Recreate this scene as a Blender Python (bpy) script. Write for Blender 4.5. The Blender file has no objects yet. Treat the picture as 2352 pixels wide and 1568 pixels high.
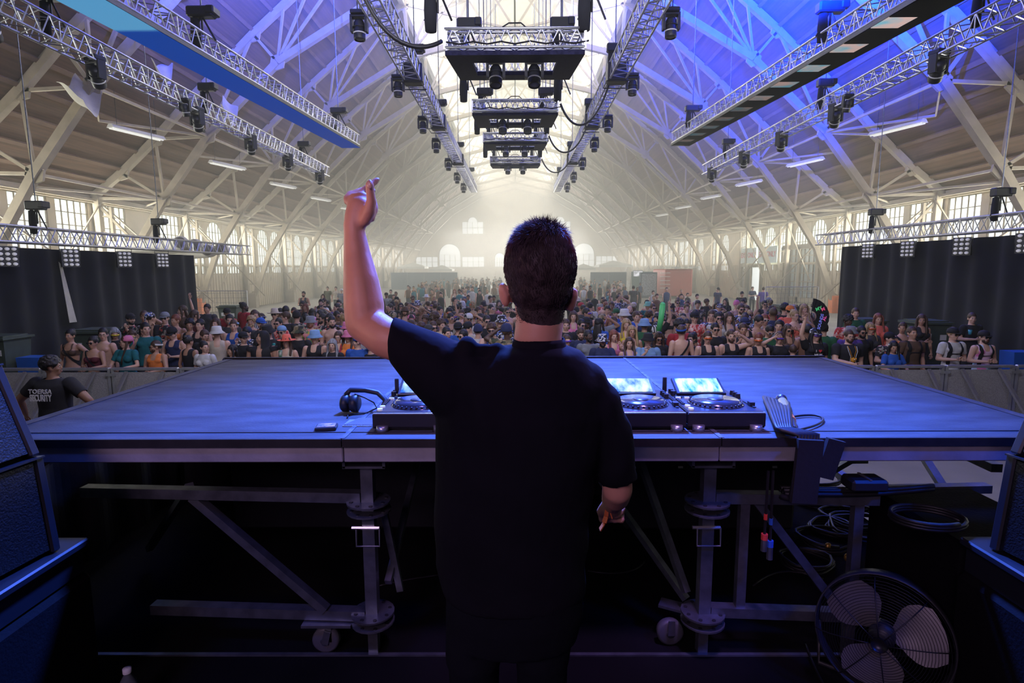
import bpy, math, random
import numpy as np
from mathutils import Vector, Matrix, Euler
random.seed(7); RNG = np.random.default_rng(7)
C = bpy.context.scene.collection
SC = bpy.context.scene
R = math.radians
# ---------------------------------------------------------------- camera, sky, light, exposure
FPX = 1300.0; EYE = 2.86; PITCH = 7.28; YAW = 0.4; ROLL = -0.25
cam_d = bpy.data.cameras.new('camera'); cam = bpy.data.objects.new('camera', cam_d); C.objects.link(cam)
cam_d.sensor_width = 36.0; cam_d.lens = FPX * 36.0 / 2352.0; cam_d.clip_end = 400; cam_d.clip_start = 0.05
CR = Matrix.Rotation(R(YAW), 3, 'Z') @ Matrix.Rotation(R(90 - PITCH), 3, 'X') @ Matrix.Rotation(R(ROLL), 3, 'Z')
cam.matrix_world = Matrix.Translation((0, 0, EYE)) @ CR.to_4x4()
SC.camera = cam
SC.view_settings.view_transform = 'Standard'; SC.view_settings.look = 'None'
SC.view_settings.gamma = 1; SC.view_settings.use_curve_mapping = False
SC.view_settings.exposure = 0.0
cy = SC.cycles
cy.max_bounces = 5; cy.diffuse_bounces = 3; cy.glossy_bounces = 2; cy.transmission_bounces = 3
cy.volume_bounces = 0; cy.transparent_max_bounces = 6
cy.caustics_reflective = False; cy.caustics_refractive = False
cy.sample_clamp_indirect = 4.0; cy.sample_clamp_direct = 0; cy.use_denoising = True
cy.use_adaptive_sampling = True; cy.adaptive_threshold = 0.03
SC.render.use_persistent_data = False
world = bpy.data.worlds.new('sky'); SC.world = world; world.use_nodes = True
wb = world.node_tree.nodes['Background']
wb.inputs[0].default_value = (0.80, 0.88, 0.95, 1); wb.inputs[1].default_value = 0.14

def area(name, loc, rot, sx, sy, power, col):
    d = bpy.data.lights.new(name, 'AREA'); d.shape = 'RECTANGLE'; d.size = sx; d.size_y = sy
    d.energy = power; d.color = col
    o = bpy.data.objects.new(name, d); C.objects.link(o); o.location = loc; o.rotation_euler = rot
    return o
def spot(name, loc, target, power, col, ang=30, blend=.5, r=.1):
    d = bpy.data.lights.new(name, 'SPOT'); d.energy = power; d.color = col; d.spot_size = R(ang)
    d.spot_blend = blend; d.shadow_soft_size = r
    o = bpy.data.objects.new(name, d); C.objects.link(o); o.location = loc
    o.rotation_euler = (Vector(target) - Vector(loc)).to_track_quat('-Z', 'Y').to_euler()
    return o
DAY = (1.0, 1.0, 0.89)
# daylight through the two clerestory window bands of the roof monitor (just inside the panes, aimed in and down)
for s in (-1, 1):
    area('clerestory_daylight', (s * 6.55, 64, 17.1 + EYE), (0, R(s * 58), 0), 2.2, 86, 14000, DAY)
    # daylight through the long window bands of the side walls
    area('side_window_daylight', (s * 20.85, 57, 4.75), (0, R(s * 92), 0), 2.9, 98, 6500, DAY)
# daylight through the end wall windows
area('end_window_daylight', (0, 106.3, 6.5), (R(-90), 0, 0), 26, 7, 15000, DAY)
# coloured rig lights around the stage, with added fill lamps among them
area('audience_fill', (0, 5.6, 7.2), (R(62), 0, 0), 9, .6, 500, (0.80, 0.78, 1.0))  # unseen soft lamp added to brighten the crowd
area('stage_fill', (-1.6, -2.4, 4.4), (R(62), 0, R(-22)), 2.0, 1.2, 68, (0.96, 0.62, 1.0))  # unseen soft fill added behind the viewpoint for skin and deck edge
BLUE = (0.02, 0.16, 1.0)
spot('rig_blue_beam', (-3.5, 9.0, 8.3), (-8.0, 20, 15.5), 170000, (0.06, 0.10, 1.0), 62, 1.0)
spot('rig_blue_beam', (4.2, 9.4, 8.3), (9.2, 19, 14.0), 560000, (0.0, 0.034, 1.0), 64, 1.0)
spot('rig_blue_wash', (0.6, 5.4, 7.0), (0.2, 2.9, 2.2), 12500, (0.06, 0.16, 1.0), 52, 1.0, .3)
spot('rig_violet_wash', (0.9, 0.9, 6.6), (0.4, 2.5, 2.1), 800, (0.55, 0.30, 1.0), 26, .9, .3)
spot('rig_blue_wash', (3.2, -0.2, 5.8), (1.75, 2.3, 2.1), 900, (0.0, 0.08, 1.0), 22, .8, .3)
spot('rig_blue_wash', (-2.6, 0.2, 5.8), (-1.3, 2.3, 2.1), 260, (0.05, 0.12, 1.0), 24, .9, .3)
spot('ear_red_fill', (-1.7, -0.1, 2.75), (-0.035, 1.5, 2.965), 380, (1.0, 0.10, 0.12), 3.2, .6, .03)  # narrow red spot added low behind the performer to redden the left ear
spot('ear_red_fill', (1.8, -0.1, 2.75), (0.165, 1.5, 2.95), 380, (1.0, 0.10, 0.12), 3.2, .6, .03)  # matching added spot for the right ear
spot('rig_pink_wash', (-3.4, 0.1, 3.0), (-0.45, 1.58, 3.0), 130, (1.0, 0.50, 0.36), 17, .9, .15)
spot('rig_violet_wash', (2.6, 3.8, 5.2), (0.1, 1.5, 3.0), 900, (0.42, 0.28, 1.0), 16, .9, .2)

# ---------------------------------------------------------------- helpers
def ray(px, py):
    d = CR @ Vector(((px - 1176) / FPX, (784 - py) / FPX, -1.0)); return d
def at_y(px, py, Y):
    d = ray(px, py); return Vector((0, 0, EYE)) + d * (Y / d.y)
def at_z(px, py, z):
    d = ray(px, py); return Vector((0, 0, EYE)) + d * ((z - EYE) / d.z)

class MB:
    def __init__(s): s.v = []; s.f = []; s.m = []
    def add(s, vs, fs, mi=0):
        b = len(s.v); s.v += [tuple(v) for v in vs]; s.f += [tuple(b + i for i in f) for f in fs]; s.m += [mi] * len(fs); return s
    def box(s, c, d, rot=None, mi=0, bev=0):
        hx, hy, hz = d[0] / 2, d[1] / 2, d[2] / 2
        if bev and min(hx, hy, hz) > bev * 1.5:
            vs = []; idx = {}
            b = bev
            for sx in (-1, 1):
                for sy in (-1, 1):
                    for sz in (-1, 1):
                        for k, p in enumerate(((hx - b, hy - b, hz), (hx - b, hy, hz - b), (hx, hy - b, hz - b))):
                            idx[(sx, sy, sz, k)] = len(vs); vs.append((sx * p[0], sy * p[1], sz * p[2]))
            I = lambda x, y, z, k: idx[(x, y, z, k)]
            fs = []
            for t in (-1, 1):
                fs.append([I(-1, -1, t, 0), I(1, -1, t, 0), I(1, 1, t, 0), I(-1, 1, t, 0)])
                fs.append([I(-1, t, -1, 1), I(1, t, -1, 1), I(1, t, 1, 1), I(-1, t, 1, 1)])
                fs.append([I(t, -1, -1, 2), I(t, 1, -1, 2), I(t, 1, 1, 2), I(t, -1, 1, 2)])
            for a in (-1, 1):
                for c2 in (-1, 1):
                    fs.append([I(-1, a, c2, 0), I(1, a, c2, 0), I(1, a, c2, 1), I(-1, a, c2, 1)])
                    fs.append([I(a, -1, c2, 0), I(a, 1, c2, 0), I(a, 1, c2, 2), I(a, -1, c2, 2)])
                    fs.append([I(a, c2, -1, 1), I(a, c2, 1, 1), I(a, c2, 1, 2), I(a, c2, -1, 2)])
            for key in [(x, y, z) for x in (-1, 1) for y in (-1, 1) for z in (-1, 1)]:
                fs.append([I(*key, 0), I(*key, 1), I(*key, 2)])
        else:
            vs = [(x * hx, y * hy, z * hz) for x in (-1, 1) for y in (-1, 1) for z in (-1, 1)]
            fs = [(0, 1, 3, 2), (4, 6, 7, 5), (0, 4, 5, 1), (2, 3, 7, 6), (0, 2, 6, 4), (1, 5, 7, 3)]
        c = Vector(c)
        if rot is not None:
            m = rot if isinstance(rot, Matrix) else Euler(rot).to_matrix()
            vs = [m @ Vector(v) + c for v in vs]
        else: vs = [Vector(v) + c for v in vs]
        return s.add(vs, fs, mi)
    def frame(s, p0, p1):
        p0 = Vector(p0); p1 = Vector(p1); d = (p1 - p0).normalized()
        u = Vector((0, 0, 1)) if abs(d.z) < .95 else Vector((0, 1, 0))
        a = d.cross(u).normalized(); b = a.cross(d).normalized()
        return p0, p1, a, b
    def tube(s, p0, p1, r, n=6, r2=None, mi=0, caps=True):
        p0, p1, a, b = s.frame(p0, p1); r2 = r if r2 is None else r2
        vs = []; 
        for p, rr in ((p0, r), (p1, r2)):
            for i in range(n):
                t = 2 * math.pi * i / n; vs.append(p + a * math.cos(t) * rr + b * math.sin(t) * rr)
        fs = [(i, (i + 1) % n, n + (i + 1) % n, n + i) for i in range(n)]
        if caps: fs += [tuple(range(n))[::-1], tuple(range(n, 2 * n))]
        return s.add(vs, fs, mi)
    def bar(s, p0, p1, w, h, mi=0):
        p0, p1, a, b = s.frame(p0, p1)
        vs = [p + a * x * w / 2 + b * y * h / 2 for p in (p0, p1) for x, y in ((-1, -1), (1, -1), (1, 1), (-1, 1))]
        return s.add(vs, [(0, 1, 5, 4), (1, 2, 6, 5), (2, 3, 7, 6), (3, 0, 4, 7), (3, 2, 1, 0), (4, 5, 6, 7)], mi)
    def path(s, pts, r, n=6, mi=0, closed=False):
        pts = [Vector(p) for p in pts]; N = len(pts); vs = []; prev = None
        rr = r if isinstance(r, (list, tuple)) else [r] * N
        for i, p in enumerate(pts):
            t = (pts[(i + 1) % N] - pts[i - 1]) if closed else (pts[min(i + 1, N - 1)] - pts[max(i - 1, 0)])
            t.normalize()
            if prev is None:
                u = Vector((0, 0, 1)) if abs(t.z) < .9 else Vector((0, 1, 0)); a = t.cross(u).normalized()
            else: a = (prev - t * prev.dot(t)).normalized()
            prev = a; b = t.cross(a)
            for k in range(n):
                q = 2 * math.pi * k / n; vs.append(p + a * math.cos(q) * rr[i] + b * math.sin(q) * rr[i])
        fs = []
        for i in range(N if closed else N - 1):
            j = (i + 1) % N
            fs += [(i * n + k, i * n + (k + 1) % n, j * n + (k + 1) % n, j * n + k) for k in range(n)]
        if not closed: fs += [tuple(range(n))[::-1], tuple(range((N - 1) * n, N * n))]
        return s.add(vs, fs, mi)
    def ell(s, c, r, n=12, mi=0, rot=None):
        c = Vector(c); m = max(4, n // 2 + 1); vs = []; r = (r, r, r) if not hasattr(r, '__len__') else r
        M3 = rot if rot is not None else Matrix.Identity(3)
        for i in range(m + 1):
            t = math.pi * i / m
            for k in range(n):
                q = 2 * math.pi * k / n
                vs.append(c + M3 @ Vector((r[0] * math.sin(t) * math.cos(q), r[1] * math.sin(t) * math.sin(q), r[2] * math.cos(t))))
        fs = [(i * n + k, (i + 1) * n + k, (i + 1) * n + (k + 1) % n, i * n + (k + 1) % n) for i in range(m) for k in range(n)]
        return s.add(vs, fs, mi)
    def lathe(s, prof, c=(0, 0, 0), n=24, mi=0, rot=None, sy=1.0, ccap=False):
        c = Vector(c); M3 = rot if rot is not None else Matrix.Identity(3); vs = []
        for r, z in prof:
            for k in range(n):
                q = 2 * math.pi * k / n; vs.append(c + M3 @ Vector((r * math.cos(q), r * math.sin(q) * sy, z)))
        fs = [(i * n + k, i * n + (k + 1) % n, (i + 1) * n + (k + 1) % n, (i + 1) * n + k) for i in range(len(prof) - 1) for k in range(n)]
        if ccap: fs += [tuple(range(n))[::-1], tuple(range((len(prof) - 1) * n, len(prof) * n))]
        return s.add(vs, fs, mi)
    def loft(s, rings, n=20, mi=0):
        # rings: (center, a-vector, b-vector)
        vs = []
        for c, a, b in rings:
            c = Vector(c); a = Vector(a); b = Vector(b)
            for k in range(n):
                q = 2 * math.pi * k / n; vs.append(c + a * math.cos(q) + b * math.sin(q))
        L = len(rings)
        fs = [(i * n + k, i * n + (k + 1) % n, (i + 1) * n + (k + 1) % n, (i + 1) * n + k) for i in range(L - 1) for k in range(n)]
        fs += [tuple(range(n))[::-1], tuple(range((L - 1) * n, L * n))]
        return s.add(vs, fs, mi)
    def limb(s, pts, rs, n=12, mi=0):
        pts = [Vector(p) for p in pts]
        for i in range(len(pts)): s.ell(pts[i], rs[i], 10, mi)
        for i in range(len(pts) - 1): s.tube(pts[i], pts[i + 1], rs[i], n, rs[i + 1], mi)
        return s
    def quad(s, a, b, c, d, mi=0): return s.add([a, b, c, d], [(0, 1, 2, 3)], mi)
    def poly(s, pts, thick, axis, mi=0):
        # extruded polygon, thickness along axis vector
        n = len(pts); ax = Vector(axis) * thick
        vs = [Vector(p) for p in pts] + [Vector(p) + ax for p in pts]
        return s.add(vs, [tuple(range(n))[::-1], tuple(range(n, 2 * n))] + [(i, (i + 1) % n, n + (i + 1) % n, n + i) for i in range(n)], mi)
    def mesh(s, name, mats, smooth=False):
        me = bpy.data.meshes.new(name); me.from_pydata(s.v, [], s.f)
        for m in (mats if isinstance(mats, (list, tuple)) else [mats]): me.materials.append(m)
        if max(s.m, default=0): me.polygons.foreach_set('material_index', s.m)
        if smooth: me.polygons.foreach_set('use_smooth', [True] * len(s.f))
        me.update(); return me
    def build(s, name, mats, parent=None, smooth=False, loc=None):
        o = bpy.data.objects.new(name, s.mesh(name, mats, smooth)); C.objects.link(o)
        if parent is not None: o.parent = parent
        if loc is not None: o.location = loc
        return o

def ob(name, me, parent=None, mat4=None):
    o = bpy.data.objects.new(name, me); C.objects.link(o)
    if parent is not None: o.parent = parent
    if mat4 is not None: o.matrix_local = mat4
    return o
def tag(o, label=None, cat=None, group=None, kind=None):
    if label: o['label'] = label
    if cat: o['category'] = cat
    if group: o['group'] = group
    if kind: o['kind'] = kind
    return o
def thing(name, label, cat, loc=(0, 0, 0), group=None, rz=0, kind=None):
    o = bpy.data.objects.new(name, None); C.objects.link(o); o.location = loc; o.rotation_euler = (0, 0, rz)
    o.empty_display_size = .1
    return tag(o, label, cat, group, kind)
def struct(o): o['kind'] = 'structure'; return o
def dup(root, loc=None, label=None, group=None, m4=None):
    r = root.copy(); C.objects.link(r)
    if loc is not None: r.location = loc
    if m4 is not None: r.matrix_world = m4
    if label: r['label'] = label
    if group: r['group'] = group
    for ch in list(root.children):
        c = ch.copy(); C.objects.link(c); c.parent = r
        for g in list(ch.children):
            d = g.copy(); C.objects.link(d); d.parent = c
    return r

def M(name, col, rough=.6, metal=0, noise=.15, scale=6, bump=0, bscale=40, objcol=False, emit=0, spec=None, alpha=1, stretch=None, col2=None, trans=0, sss=0):
    m = bpy.data.materials.new(name); m.use_nodes = True; nt = m.node_tree; N = nt.nodes; L = nt.links
    b = N['Principled BSDF']; b.inputs['Roughness'].default_value = rough; b.inputs['Metallic'].default_value = metal
    if spec is not None: b.inputs['Specular IOR Level'].default_value = spec
    tc = N.new('ShaderNodeTexCoord'); mp = N.new('ShaderNodeMapping'); L.new(tc.outputs['Object'], mp.inputs[0])
    if stretch: mp.inputs['Scale'].default_value = stretch
    nz = N.new('ShaderNodeTexNoise'); nz.inputs['Scale'].default_value = scale; nz.inputs['Detail'].default_value = 4
    L.new(mp.outputs[0], nz.inputs['Vector'])
    mx = N.new('ShaderNodeMix'); mx.data_type = 'RGBA'
    ramp = N.new('ShaderNodeValToRGB'); ramp.color_ramp.elements[0].position = .35; ramp.color_ramp.elements[1].position = .65
    L.new(nz.outputs[0], ramp.inputs[0]); L.new(ramp.outputs[0], mx.inputs[0])
    if objcol:
        oi = N.new('ShaderNodeObjectInfo'); src = oi.outputs['Color']
        dk = N.new('ShaderNodeMix'); dk.data_type = 'RGBA'; dk.blend_type = 'MULTIPLY'; dk.inputs[0].default_value = 1
        dk.inputs[7].default_value = (1 - noise,) * 3 + (1,); L.new(src, dk.inputs[6])
        L.new(dk.outputs[2], mx.inputs[6]); L.new(src, mx.inputs[7])
    else:
        c2 = col2 or tuple(c * (1 - noise) for c in col)
        mx.inputs[6].default_value = (*c2[:3], 1); mx.inputs[7].default_value = (*col[:3], 1)
    L.new(mx.outputs[2], b.inputs['Base Color'])
    if bump:
        n2 = N.new('ShaderNodeTexNoise'); n2.inputs['Scale'].default_value = bscale; L.new(mp.outputs[0], n2.inputs['Vector'])
        bp = N.new('ShaderNodeBump'); bp.inputs['Strength'].default_value = bump; bp.inputs['Distance'].default_value = .01
        L.new(n2.outputs[0], bp.inputs['Height']); L.new(bp.outputs[0], b.inputs['Normal'])
    if emit:
        L.new(mx.outputs[2], b.inputs['Emission Color']); b.inputs['Emission Strength'].default_value = emit
    if alpha < 1: b.inputs['Alpha'].default_value = alpha
    if trans: b.inputs['Transmission Weight'].default_value = trans
    if sss:
        b.inputs['Subsurface Weight'].default_value = sss; b.inputs['Subsurface Radius'].default_value = (.02, .006, .003)
    return m

def remesh(mb, voxel, it=2, fac=.5):
    me = mb.mesh('tmp', []); o = bpy.data.objects.new('tmp', me); C.objects.link(o)
    r = o.modifiers.new('r', 'REMESH'); r.mode = 'VOXEL'; r.voxel_size = voxel
    if it: s = o.modifiers.new('s', 'SMOOTH'); s.factor = fac; s.iterations = it
    dg = bpy.context.evaluated_depsgraph_get(); dg.update()
    ev = o.evaluated_get(dg); out = ev.to_mesh()
    n = len(out.vertices); co = np.empty(n * 3, np.float32); out.vertices.foreach_get('co', co); co = co.reshape(-1, 3)
    fs = [tuple(p.vertices) for p in out.polygons]
    ev.to_mesh_clear(); bpy.data.objects.remove(o); bpy.data.meshes.remove(me)
    return co, fs
def smooth_rim(vs, fs, it=6):
    cnt = {}
    for f in fs:
        for i in range(len(f)):
            e = (f[i], f[(i + 1) % len(f)]); k = (min(e), max(e)); cnt[k] = cnt.get(k, 0) + 1
    nb = {}
    for (a, b), c in cnt.items():
        if c == 1: nb.setdefault(a, []).append(b); nb.setdefault(b, []).append(a)
    vs = [list(v) for v in vs]
    for _ in range(it):
        new = {v: [vs[v][k] * .5 + .5 * sum(vs[q][k] for q in n) / len(n) for k in range(3)] for v, n in nb.items() if len(n) == 2}
        for v, p in new.items(): vs[v] = p
    return [tuple(v) for v in vs]
def vnormals(co, fs):
    nr = np.zeros_like(co)
    q = [f for f in fs if len(f) == 4]
    for grp in (q, [f for f in fs if len(f) == 3]):
        if not grp: continue
        a = np.array(grp); n = np.cross(co[a[:, 1]] - co[a[:, 0]], co[a[:, 2]] - co[a[:, 0]])
        for k in range(a.shape[1]): np.add.at(nr, a[:, k], n)
    return nr / (np.linalg.norm(nr, axis=1)[:, None] + 1e-9)
def text_mesh(txt, size, depth=.002, shear=0, bold=0, align='CENTER', space=1.0):
    cu = bpy.data.curves.new('t', 'FONT'); cu.body = txt; cu.size = size; cu.extrude = depth; cu.shear = shear
    cu.offset = bold; cu.align_x = align; cu.align_y = 'CENTER'; cu.resolution_u = 3; cu.space_character = space
    o = bpy.data.objects.new('t', cu); C.objects.link(o)
    dg = bpy.context.evaluated_depsgraph_get(); me = bpy.data.meshes.new_from_object(o.evaluated_get(dg))
    bpy.data.objects.remove(o); bpy.data.curves.remove(cu); return me
def text_obj(name, txt, size, mat, parent, loc, rot, **k):
    me = text_mesh(txt, size, **k); me.materials.clear(); me.materials.append(mat)
    o = ob(name, me, parent); o.location = loc; o.rotation_euler = rot; return o

# ---------------------------------------------------------------- materials
m_cream = M('painted_steel_cream', (.41, .345, .25), .7, 0, .18, 2.5, .1)
m_wall = M('wall_plaster', (.54, .46, .33), .85, 0, .15, 1.2, .1)
m_roof = M('roof_boards', (.16, .088, .055), .9, 0, .35, 1.6, .3, 30, stretch=(6, .25, 6))
m_purlin = M('roof_purlins', (.20, .12, .08), .9, 0, .2, 2)
m_monitor = M('monitor_boards', (.75, .70, .60), .85, 0, .1, 1.5)
m_floor = M('hall_floor', (.23, .21, .185), .8, 0, .25, .8, .1)
m_stage = M('stage_floor', (.008, .008, .009), .9, 0, .4, 2.5, .2, spec=.08)
m_black = M('black_fabric', (.012, .013, .016), .95, 0, .3, 3, .2)
m_curtain = M('black_curtain', (.010, .012, .016), .95, 0, .3, 1.5)
m_alu = M('aluminium', (.62, .63, .66), .34, .85, .15, 10)
m_galv = M('galvanised_steel', (.24, .26, .30), .42, .8, .35, 14, .1)
m_fix = M('fixture_plastic', (.022, .023, .028), .45, 0, .2, 10)
m_lens = M('fixture_lens', (.10, .12, .16), .08, 0, .1, 10, spec=.9)
m_deck = M('deck_plywood', (.10, .10, .105), .62, 0, .45, 3.0, .25, 60, stretch=(1, 3.5, 1), spec=.25)
m_deckedge = M('deck_edge', (.02, .018, .018), .6, 0, .5, 12)
m_glass = M('window_daylight', (.86, .93, .90), .5, 0, .10, .7, emit=.95)
m_white = M('white_paint', (.75, .75, .72), .5, 0, .06)
m_cable = M('black_cable', (.012, .012, .014), .5, 0, .2)
m_lamp_tube = M('fluorescent_tube', (.9, .9, .85), .4, 0, .03, emit=.6)
m_bin = M('bin_plastic', (.06, .085, .065), .5, 0, .2)
m_bluebin = M('blue_bin_plastic', (.02, .12, .5), .5, 0, .1)
m_paper = M('paper_sticker', (.7, .7, .68), .6, 0, .1)
m_rubber = M('caster_rubber', (.10, .10, .12), .5, 0, .2)
m_orange = M('orange_plastic', (.9, .22, .06), .5, 0, .1)
m_red = M('red_tape', (.75, .06, .05), .5, 0, .1)
# ---------------------------------------------------------------- the hall
YN, YF, WX = -9.0, 107.0, 21.0
OUT = [(21, 3.7), (19.4, 4.9), (17.6, 6.5), (16, 8.1), (12.5, 11.3), (9.5, 13.8), (6.7, 15.9)]
INN = [(20.5, -2.86), (19.9, -1.3), (18.9, 1.25), (17.4, 3.5), (15.0, 6.5), (11.4, 9.9), (6.4, 12.8), (0, 14.3)]
SP = 7.6; TY = [21 + SP * i for i in range(-3, 12)]
# floor
mb = MB(); mb.box((0, (YN + YF) / 2, -.1), (2 * WX + 1, YF - YN, .2)); struct(mb.build('floor', m_floor))
# roof slopes with purlins and plank lines
for s, side in ((-1, 'left'), (1, 'right')):
    mb = MB()
    for (x0, h0), (x1, h1) in zip(OUT[:-1], OUT[1:]):
        a = (s * x0, YN, h0 + EYE + .15); b = (s * x0, YF, h0 + EYE + .15); c = (s * x1, YF, h1 + EYE + .15); d = (s * x1, YN, h1 + EYE + .15)
        mb.quad(a, b, c, d, 0)
        L = math.hypot(x1 - x0, h1 - h0); n = max(1, round(L / 1.25))
        for k in range(n):
            t = k / n; x = x0 + (x1 - x0) * t; h = h0 + (h1 - h0) * t
            ang = math.atan2(h1 - h0, x1 - x0)
            mb.box((s * x, (YN + YF) / 2, h + EYE + .06), (.10, YF - YN, .17), (0, s * (math.pi / 2 - ang) , 0), 1)
    ro = mb.build('ceiling_' + side, [m_roof, m_purlin]); struct(ro)
    # monitor side: sill, clerestory windows
    mb = MB()
    mb.box((s * 6.75, (YN + YF) / 2, EYE + 15.95), (.3, YF - YN, .5)); mb.box((s * 6.75, (YN + YF) / 2, EYE + 18.3), (.3, YF - YN, .4))
    for y in TY: mb.box((s * 6.75, y, EYE + 17.1), (.25, .4, 2.2))
    struct(mb.build('trim_monitor_' + side, m_monitor))
    mb = MB(); mb.quad((s * 6.8, YN, EYE + 16), (s * 6.8, YF, EYE + 16), (s * 6.8, YF, EYE + 18.2), (s * 6.8, YN, EYE + 18.2))
    for y in np.arange(YN, YF, 1.27): mb.box((s * 6.72, y, EYE + 17.1), (.06, .07, 2.2), None, 1)
    mb.box((s * 6.72, (YN + YF) / 2, EYE + 17.1), (.06, YF - YN, .07), None, 1)
    struct(mb.build('window_clerestory_' + side, [m_glass, m_monitor]))
    mb = MB(); mb.quad((s * 6.9, YN, EYE + 18.4), (s * 6.9, YF, EYE + 18.4), (0, YF, EYE + 20.8), (0, YN, EYE + 20.8))
    for k in range(1, 5):
        x = 6.9 * k / 5; mb.box((s * x, (YN + YF) / 2, EYE + 20.8 - x * 2.4 / 6.9 - .12), (.1, YF - YN, .2))
    struct(mb.build('ceiling_monitor_' + side, m_monitor))

# steel arch trusses (one thing each, chords and webs as parts)
def gusset(mb, p, r=.38):
    mb.poly([(p[0] + r * math.cos(a), p[1] - .05, p[2] + r * math.sin(a)) for a in [i * math.pi / 3 + .3 for i in range(6)]], .1, (0, 1, 0))
def arch(y, i):
    near = ['nearest of the row', 'second of the row', 'third of the row', 'fourth of the row', 'fifth of the row', 'sixth of the row', 'seventh of the row', 'eighth of the row', 'ninth of the row', 'tenth of the row', 'eleventh of the row', 'twelfth of the row', 'farthest, against the end wall'][i - 2]
    t = thing('roof_truss', 'cream steel arch roof truss spanning the hall, ' + near, 'roof truss', (0, y, 0), 'steel arch roof trusses')
    o_ = [(x, h + EYE - .12) for x, h in OUT]; n_ = [(x, h + EYE) for x, h in INN]
    for s in (-1, 1):
        P = lambda q: (s * q[0], 0, q[1])
        a = MB(); 
        for q0, q1 in zip(n_[:-1], n_[1:]): a.bar(P(q0), P(q1), .30, .30)
        a.build('inner_chord', m_cream, t)
        a = MB()
        for q0, q1 in zip(o_[:-1], o_[1:]): a.bar(P(q0), P(q1), .28, .30)
        a.bar(P(o_[-1]), P((6.7, 18.3 + EYE)), .2, .25); a.bar(P((6.7, 18.3 + EYE)), P((0, 20.6 + EYE)), .18, .22)
        a.build('outer_chord', m_cream, t)
        w = MB()
        prs = [(n_[3], o_[0]), (n_[3], o_[1]), (n_[3], o_[2]), (n_[4], o_[2]), (n_[4], o_[3]), (n_[4], (15.0, 8.9 + EYE)), (n_[5], (11.0, 12.3 + EYE)), (n_[4], o_[4]), (n_[5], o_[4]), (n_[5], o_[5]), (n_[5], o_[6]), (n_[6], o_[6]), (n_[2], o_[0]), (n_[6], (6.7, 18.3 + EYE)), (n_[6], (0, 20.6 + EYE)), (n_[7], (0, 20.6 + EYE)), (n_[7], (3.4, 19.4 + EYE)), (n_[6], (3.4, 19.4 + EYE)), (n_[7], o_[6])]
        for q0, q1 in prs: w.bar(P(q0), P(q1), .10, .12)
        for q in (n_[3], n_[4], n_[5], o_[2], o_[4], o_[1], n_[6], o_[6]): gusset(w, P(q))
        w.build('web_members', m_cream, t)
        c = MB(); c.box((s * (WX - .25), 0, 3.28), (.3, .3, 6.5))
        for k in range(8): c.bar((s * (WX - .45), 0, .3 + k * .75), (s * (WX - 1.0), 0, .7 + k * .7) if k % 2 else (s * (WX - .9), 0, .4 + k * .7), .05, .05)
        c.bar((s * (WX - .9), 0, .1), (s * (WX - .9), 0, 6.0), .12, .12)
        c.build('wall_column', m_cream, t)
        f = MB(); f.box((s * 20.4, 0, .55), (.75, .5, 1.1)); f.build('foot_pad', m_orange if i == 5 else m_cream, t)
for i, y in enumerate(TY):
    if y > 8: arch(y, i)
# longitudinal struts and wind braces between trusses
def brace_set(y0, s, k):
    mb = MB(); e = EYE
    for (x, h) in ((17.4, 3.5), (15.0, 6.5), (20.7, 3.45)): mb.bar((s * x, y0 + .2, h + e), (s * x, y0 + SP - .2, h + e), .08, .10)
    for (x, h), (x2, h2) in (((15.0, 6.5), (17.6, 6.3)), ((17.4, 3.5), (20.8, 3.6))):
        mb.bar((s * x, y0, h + e), (s * x2, y0 + SP * .5, h2 + e), .06, .07); mb.bar((s * x, y0 + SP, h + e), (s * x2, y0 + SP * .5, h2 + e), .09, .1)
    mb.bar((s * 20.6, y0, 6.2), (s * 19.4, y0 + SP, .9), .07, .07); mb.bar((s * 20.6, y0 + SP, 6.2), (s * 20.6, y0 + SP * .5, 2.0), .06, .06)
    o = mb.build('wind_brace', m_cream)
    tag(o, 'cream steel cross bracing between roof trusses, %s side, bay %s' % ('left' if s < 0 else 'right', ['nearest', 'second', 'third', 'fourth', 'fifth', 'sixth', 'seventh', 'eighth', 'ninth', 'tenth', 'eleventh', 'last'][k]), 'bracing', 'wind braces between trusses')
for k, y in enumerate([t for t in TY if t > 20][:-1]):
    for s in (-1, 1): brace_set(y, s, k)

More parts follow.
